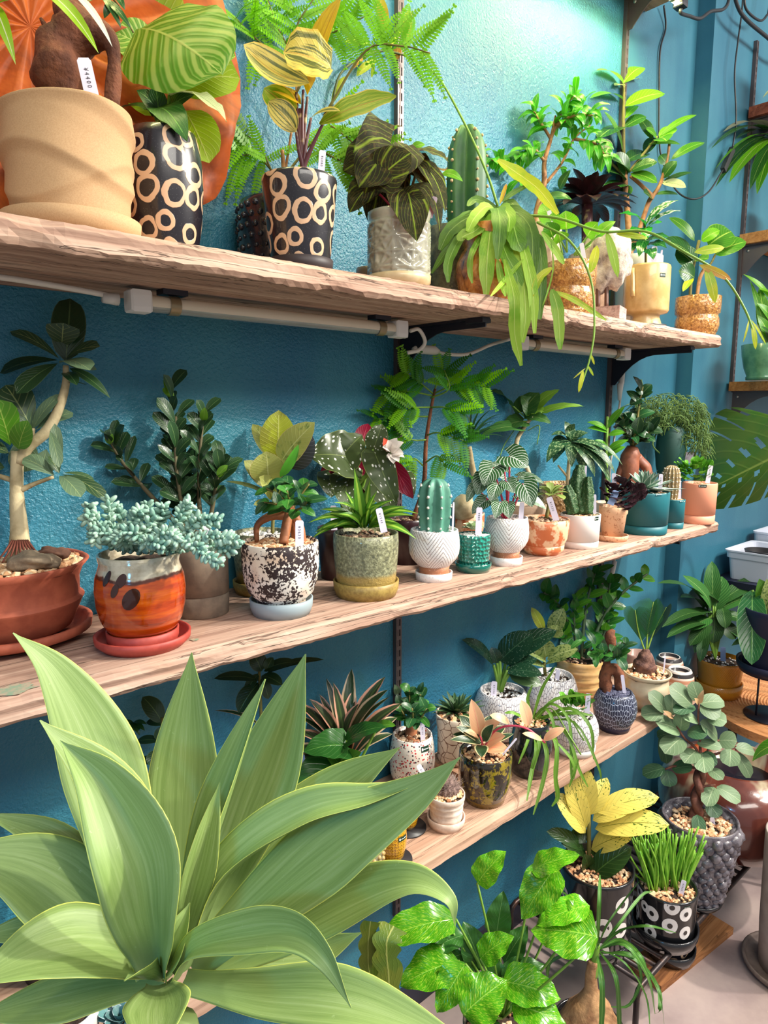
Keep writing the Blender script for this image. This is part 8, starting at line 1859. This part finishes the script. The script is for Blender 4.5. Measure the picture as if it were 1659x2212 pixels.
# ------------------------------------------------------------------ light tubes, cords
M_TUBE = plain('cream_tube_housing', srgb(226, 214, 190), .35); M_TUBEW = plain('white_tube_cap', srgb(232, 230, 226), .4)
g = G('clear_tube_cover'); M_CLEAR = g.out((.75, .82, .82), .08, .5, 0, None, 0, 0, glass=.7)
M_CORD = plain('white_cord', srgb(214, 208, 198), .5); M_BCORD = plain('black_cord', (.02, .02, .024), .45)
M_CLIP = plain('beige_metal_clip', srgb(150, 134, 104), .4, metal=.5)
def tube_light(x0, x1, Y, zt, label, capm=None):
    o = empty('light_tube', ((x0+x1)/2, Y, zt - .05), label, 'light tube', 'tube lights under the boards')
    b = MB(); n = 14; vs = []; fs = []
    for x in (x0 + .03, x1 - .03):
        for k in range(n): a = 2*PI*k/n; vs.append((x, Y + .0125*math.cos(a), zt - .023 + .0125*math.sin(a)))
    up_ = [(k, (k+1) % n, n+(k+1) % n, n+k) for k in range(n) if (k + .5)/n < .56 or (k+.5)/n > .95]
    dn_ = [(k, (k+1) % n, n+(k+1) % n, n+k) for k in range(n) if not ((k + .5)/n < .56 or (k+.5)/n > .95)]
    mobj('housing', vs, up_, M_TUBE, o); mobj('cover', vs, dn_, M_CLEAR, o)
    MB().box(((x0+x1)/2, Y, zt - .021), ((x1-x0)/2 - .03, .011, .0015)).build('led_strip', M_TUBEW, o, smooth=False)
    for x in (x0 + .016, x1 - .016):
        m = MB(); prof = [(x - .016), (x - .013), (x + .013), (x + .016)]
        vs = []; fs = []; q = []
        for i, (xx, sc_) in enumerate(zip(prof, (.86, 1, 1, .86))):
            for k in range(16):
                a = 2*PI*k/16; yy = .0155*sc_*max(-1, min(1, 1.35*math.cos(a))); zz = .0165*sc_*max(-1, min(1, 1.35*math.sin(a))); vs.append((xx, Y + yy, zt - .022 + zz))
        for i in range(3):
            for k in range(16): fs.append((i*16+k, i*16+(k+1) % 16, (i+1)*16+(k+1) % 16, (i+1)*16+k))
        fs.append(tuple(range(16))[::-1]); fs.append(tuple(range(48, 64))); mobj('end_cap', vs, fs, capm or M_TUBEW, o, smooth=False)
    for x in (x0 + .07, x1 - .065):
        pts = [(x, Y + .0135*math.cos(a)*1.05, zt - .023 + .0145*math.sin(a)) for a in [PI*.45 + (2*PI*.6)*i/10 for i in range(11)]]
        m = MB()
        for i in range(10): m.bar(pts[i], pts[i+1], .017, .0012)
        m2 = MB(); vs = []; fs = []
        for p in pts: vs += [(p[0] - .0085, p[1], p[2]), (p[0] + .0085, p[1], p[2])]
        for i in range(10): fs.append((2*i, 2*i+1, 2*i+3, 2*i+2))
        mobj('clip', vs, fs, M_CLIP, o)
        MB().box((x, Y, zt - .004), (.02, .012, .004)).build('clip_base', M_STEEL, o, smooth=False)
    return o
ZU = S1 - .035
a = onz(290, 652, ZU - .022); b = onz(868, 712, ZU - .022); YT = (a.y + b.y)/2
tube_light(a.x - .012, b.x + .01, YT, ZU, 'longer unlit white light tube clipped under the left half of the upper board')
a2 = onz(1112, 742, ZU - .022); b2 = onz(1358, 765, ZU - .022); YT2 = (a2.y + b2.y)/2
tube_light(a2.x - .01, b2.x + .01, YT2, ZU, 'shorter unlit white light tube under the right end of the upper board')
tube_light(1.44, 2.02, -.145, ZT0 - .03, 'clear light tube under the topmost board by its bracket', M_STEEL); tube_light(.79, 1.38, -.145, ZT0 - .03, 'clear light tube under the middle of the topmost board', M_STEEL); tube_light(.13, .72, -.145, ZT0 - .03, 'clear light tube under the left of the topmost board', M_STEEL)
def cord(name, pts, r, mat, label):
    return MB().tube(smooth_pts(pts, 8), r, 8).build(name, mat, label=label, cat='cord')
zc = ZU - .022
cord('cord', [V((a.x - .33, YT - .005, zc + .004)), V((a.x - .2, YT - .004, zc + .012)), V((a.x - .06, YT, zc + .006)), V((a.x - .03, YT, zc))], .0042, M_CORD, 'white cord entering the longer light tube from the left edge')
MB().tube([V((a.x - .048, YT, zc)), V((a.x - .026, YT, zc))], [.007, .009], 10).build('cord_plug', plain('clear_plug', srgb(206, 204, 198), .3), label='translucent plug on the left end of the longer tube', cat='plug')
bq = V((b.x + .028, YT, zc)); 
cord('cord', [bq, ony(905, 712, YT), ony(918, 738, YT), ony(905, 756, YT + .01), ony(880, 762, YT + .02)], .004, M_CORD, 'white cord looping from the longer tube to the bracket')
cord('cord', [ony(885, 762, -.06), ony(920, 755, -.06), ony(960, 764, -.06), ony(1010, 765, -.06), ony(1060, 745, -.06), ony(1100, 733, YT2)], .004, M_CORD, 'white cord running from the bracket to the shorter tube')
MB().tube([ony(893, 756, -.062), ony(902, 754, -.062), ony(938, 757, -.062), ony(948, 760, -.062)], [.006, .010, .010, .005], 10).build('cord_connector', M_CORD, label='white connector lying beside the middle bracket', cat='connector')
cord('cord', [ony(1352, 768, -.05), ony(1343, 800, -.03), ony(1340, 860, -.03), ony(1334, 900, -.02), ony(1325, 960, -.02), ony(1318, 1010, -.02), ony(1316, 1080, -.02)], .0035, M_CORD, 'white cord hanging along the second upright')
MB().tube([ony(1346, 795, -.035), ony(1344, 802, -.035), ony(1342, 828, -.035), ony(1340, 830, -.035), ony(1338, 865, -.034)], [.007, .009, .009, .010, .005], 12).build('cord_connector', M_TUBEW, label='white inline connector on the hanging cord', cat='connector')
cord('cord', [ony(1328, 1208, -.02), ony(1320, 1235, -.02), ony(1312, 1280, -.02), ony(1310, 1330, -.02)], .0035, M_CORD, 'white cord reappearing below the middle board')
MB().tube([ony(1328, 1212, -.022), ony(1323, 1235, -.022), ony(1319, 1252, -.022)], [.008, .008, .004], 10).build('cord_connector', M_TUBEW, label='white connector just below the middle board', cat='connector')
# black cords at the top right
cord('cord', [ony(1434, 12, -.02), ony(1438, 60, -.01), ony(1426, 110, -.01), ony(1424, 200, -.01), ony(1424, 300, -.01), ony(1432, 350, -.015), ony(1460, 410, -.03), ony(1495, 430, -.075), ony(1530, 415, -.09), ony(1562, 366, -.09)], .0028, M_BCORD, 'thin black cord hanging beside the upper board and sweeping right')
sw0 = ony(1562, 368, -.09); sw1 = ony(1582, 322, -.09)
m = MB(); ax = (sw1 - sw0); m.bar(sw0, sw1, .014, .02); m.build('inline_switch', plain('black_switch_plastic', (.03, .03, .032), .4), label='black inline switch on the hanging cord by the far shelf', cat='switch', smooth=False)
cord('cord', [sw1, ony(1590, 260, -.09), ony(1587, 160, -.09), ony(1594, 90, -.09), ony(1602, 30, -.09), ony(1606, -30, -.09), ony(1612, -160, -.08), ony(1618, -420, -.07)], .0028, M_BCORD, 'thin black cord rising from the inline switch')
cord('cord', [V((2.02, -.145, ZT0 - .053)), ony(1470, 27, -.145), ony(1490, 35, -.13), ony(1512, 40, -.13), ony(1535, 25, -.13), ony(1565, 18, -.13), ony(1576, -15, -.13), ony(1580, -120, -.10), ony(1582, -420, -.075)], .005, M_BCORD, 'thick black cable from the clear tube at the top edge')
cord('cord', [ony(1584, -420, -.075), ony(1582, -120, -.10), ony(1586, -25, -.12), ony(1594, 15, -.12), ony(1615, 45, -.12), ony(1659, 82, -.12), ony(1700, 118, -.12), ony(1790, 120, -.12), ony(1860, 40, -.10), ony(1880, -300, -.075)], .006, M_BCORD, 'thick black cable crossing the top right corner')
cord('cord', [ony(1600, -420, -.075), ony(1606, -120, -.10), ony(1608, -20, -.11), ony(1612, 20, -.11), ony(1640, 44, -.11), ony(1655, 35, -.11), ony(1662, 10, -.11), ony(1668, -120, -.10), ony(1672, -420, -.075)], .004, M_BCORD, 'grey looped cable end at the top right corner')
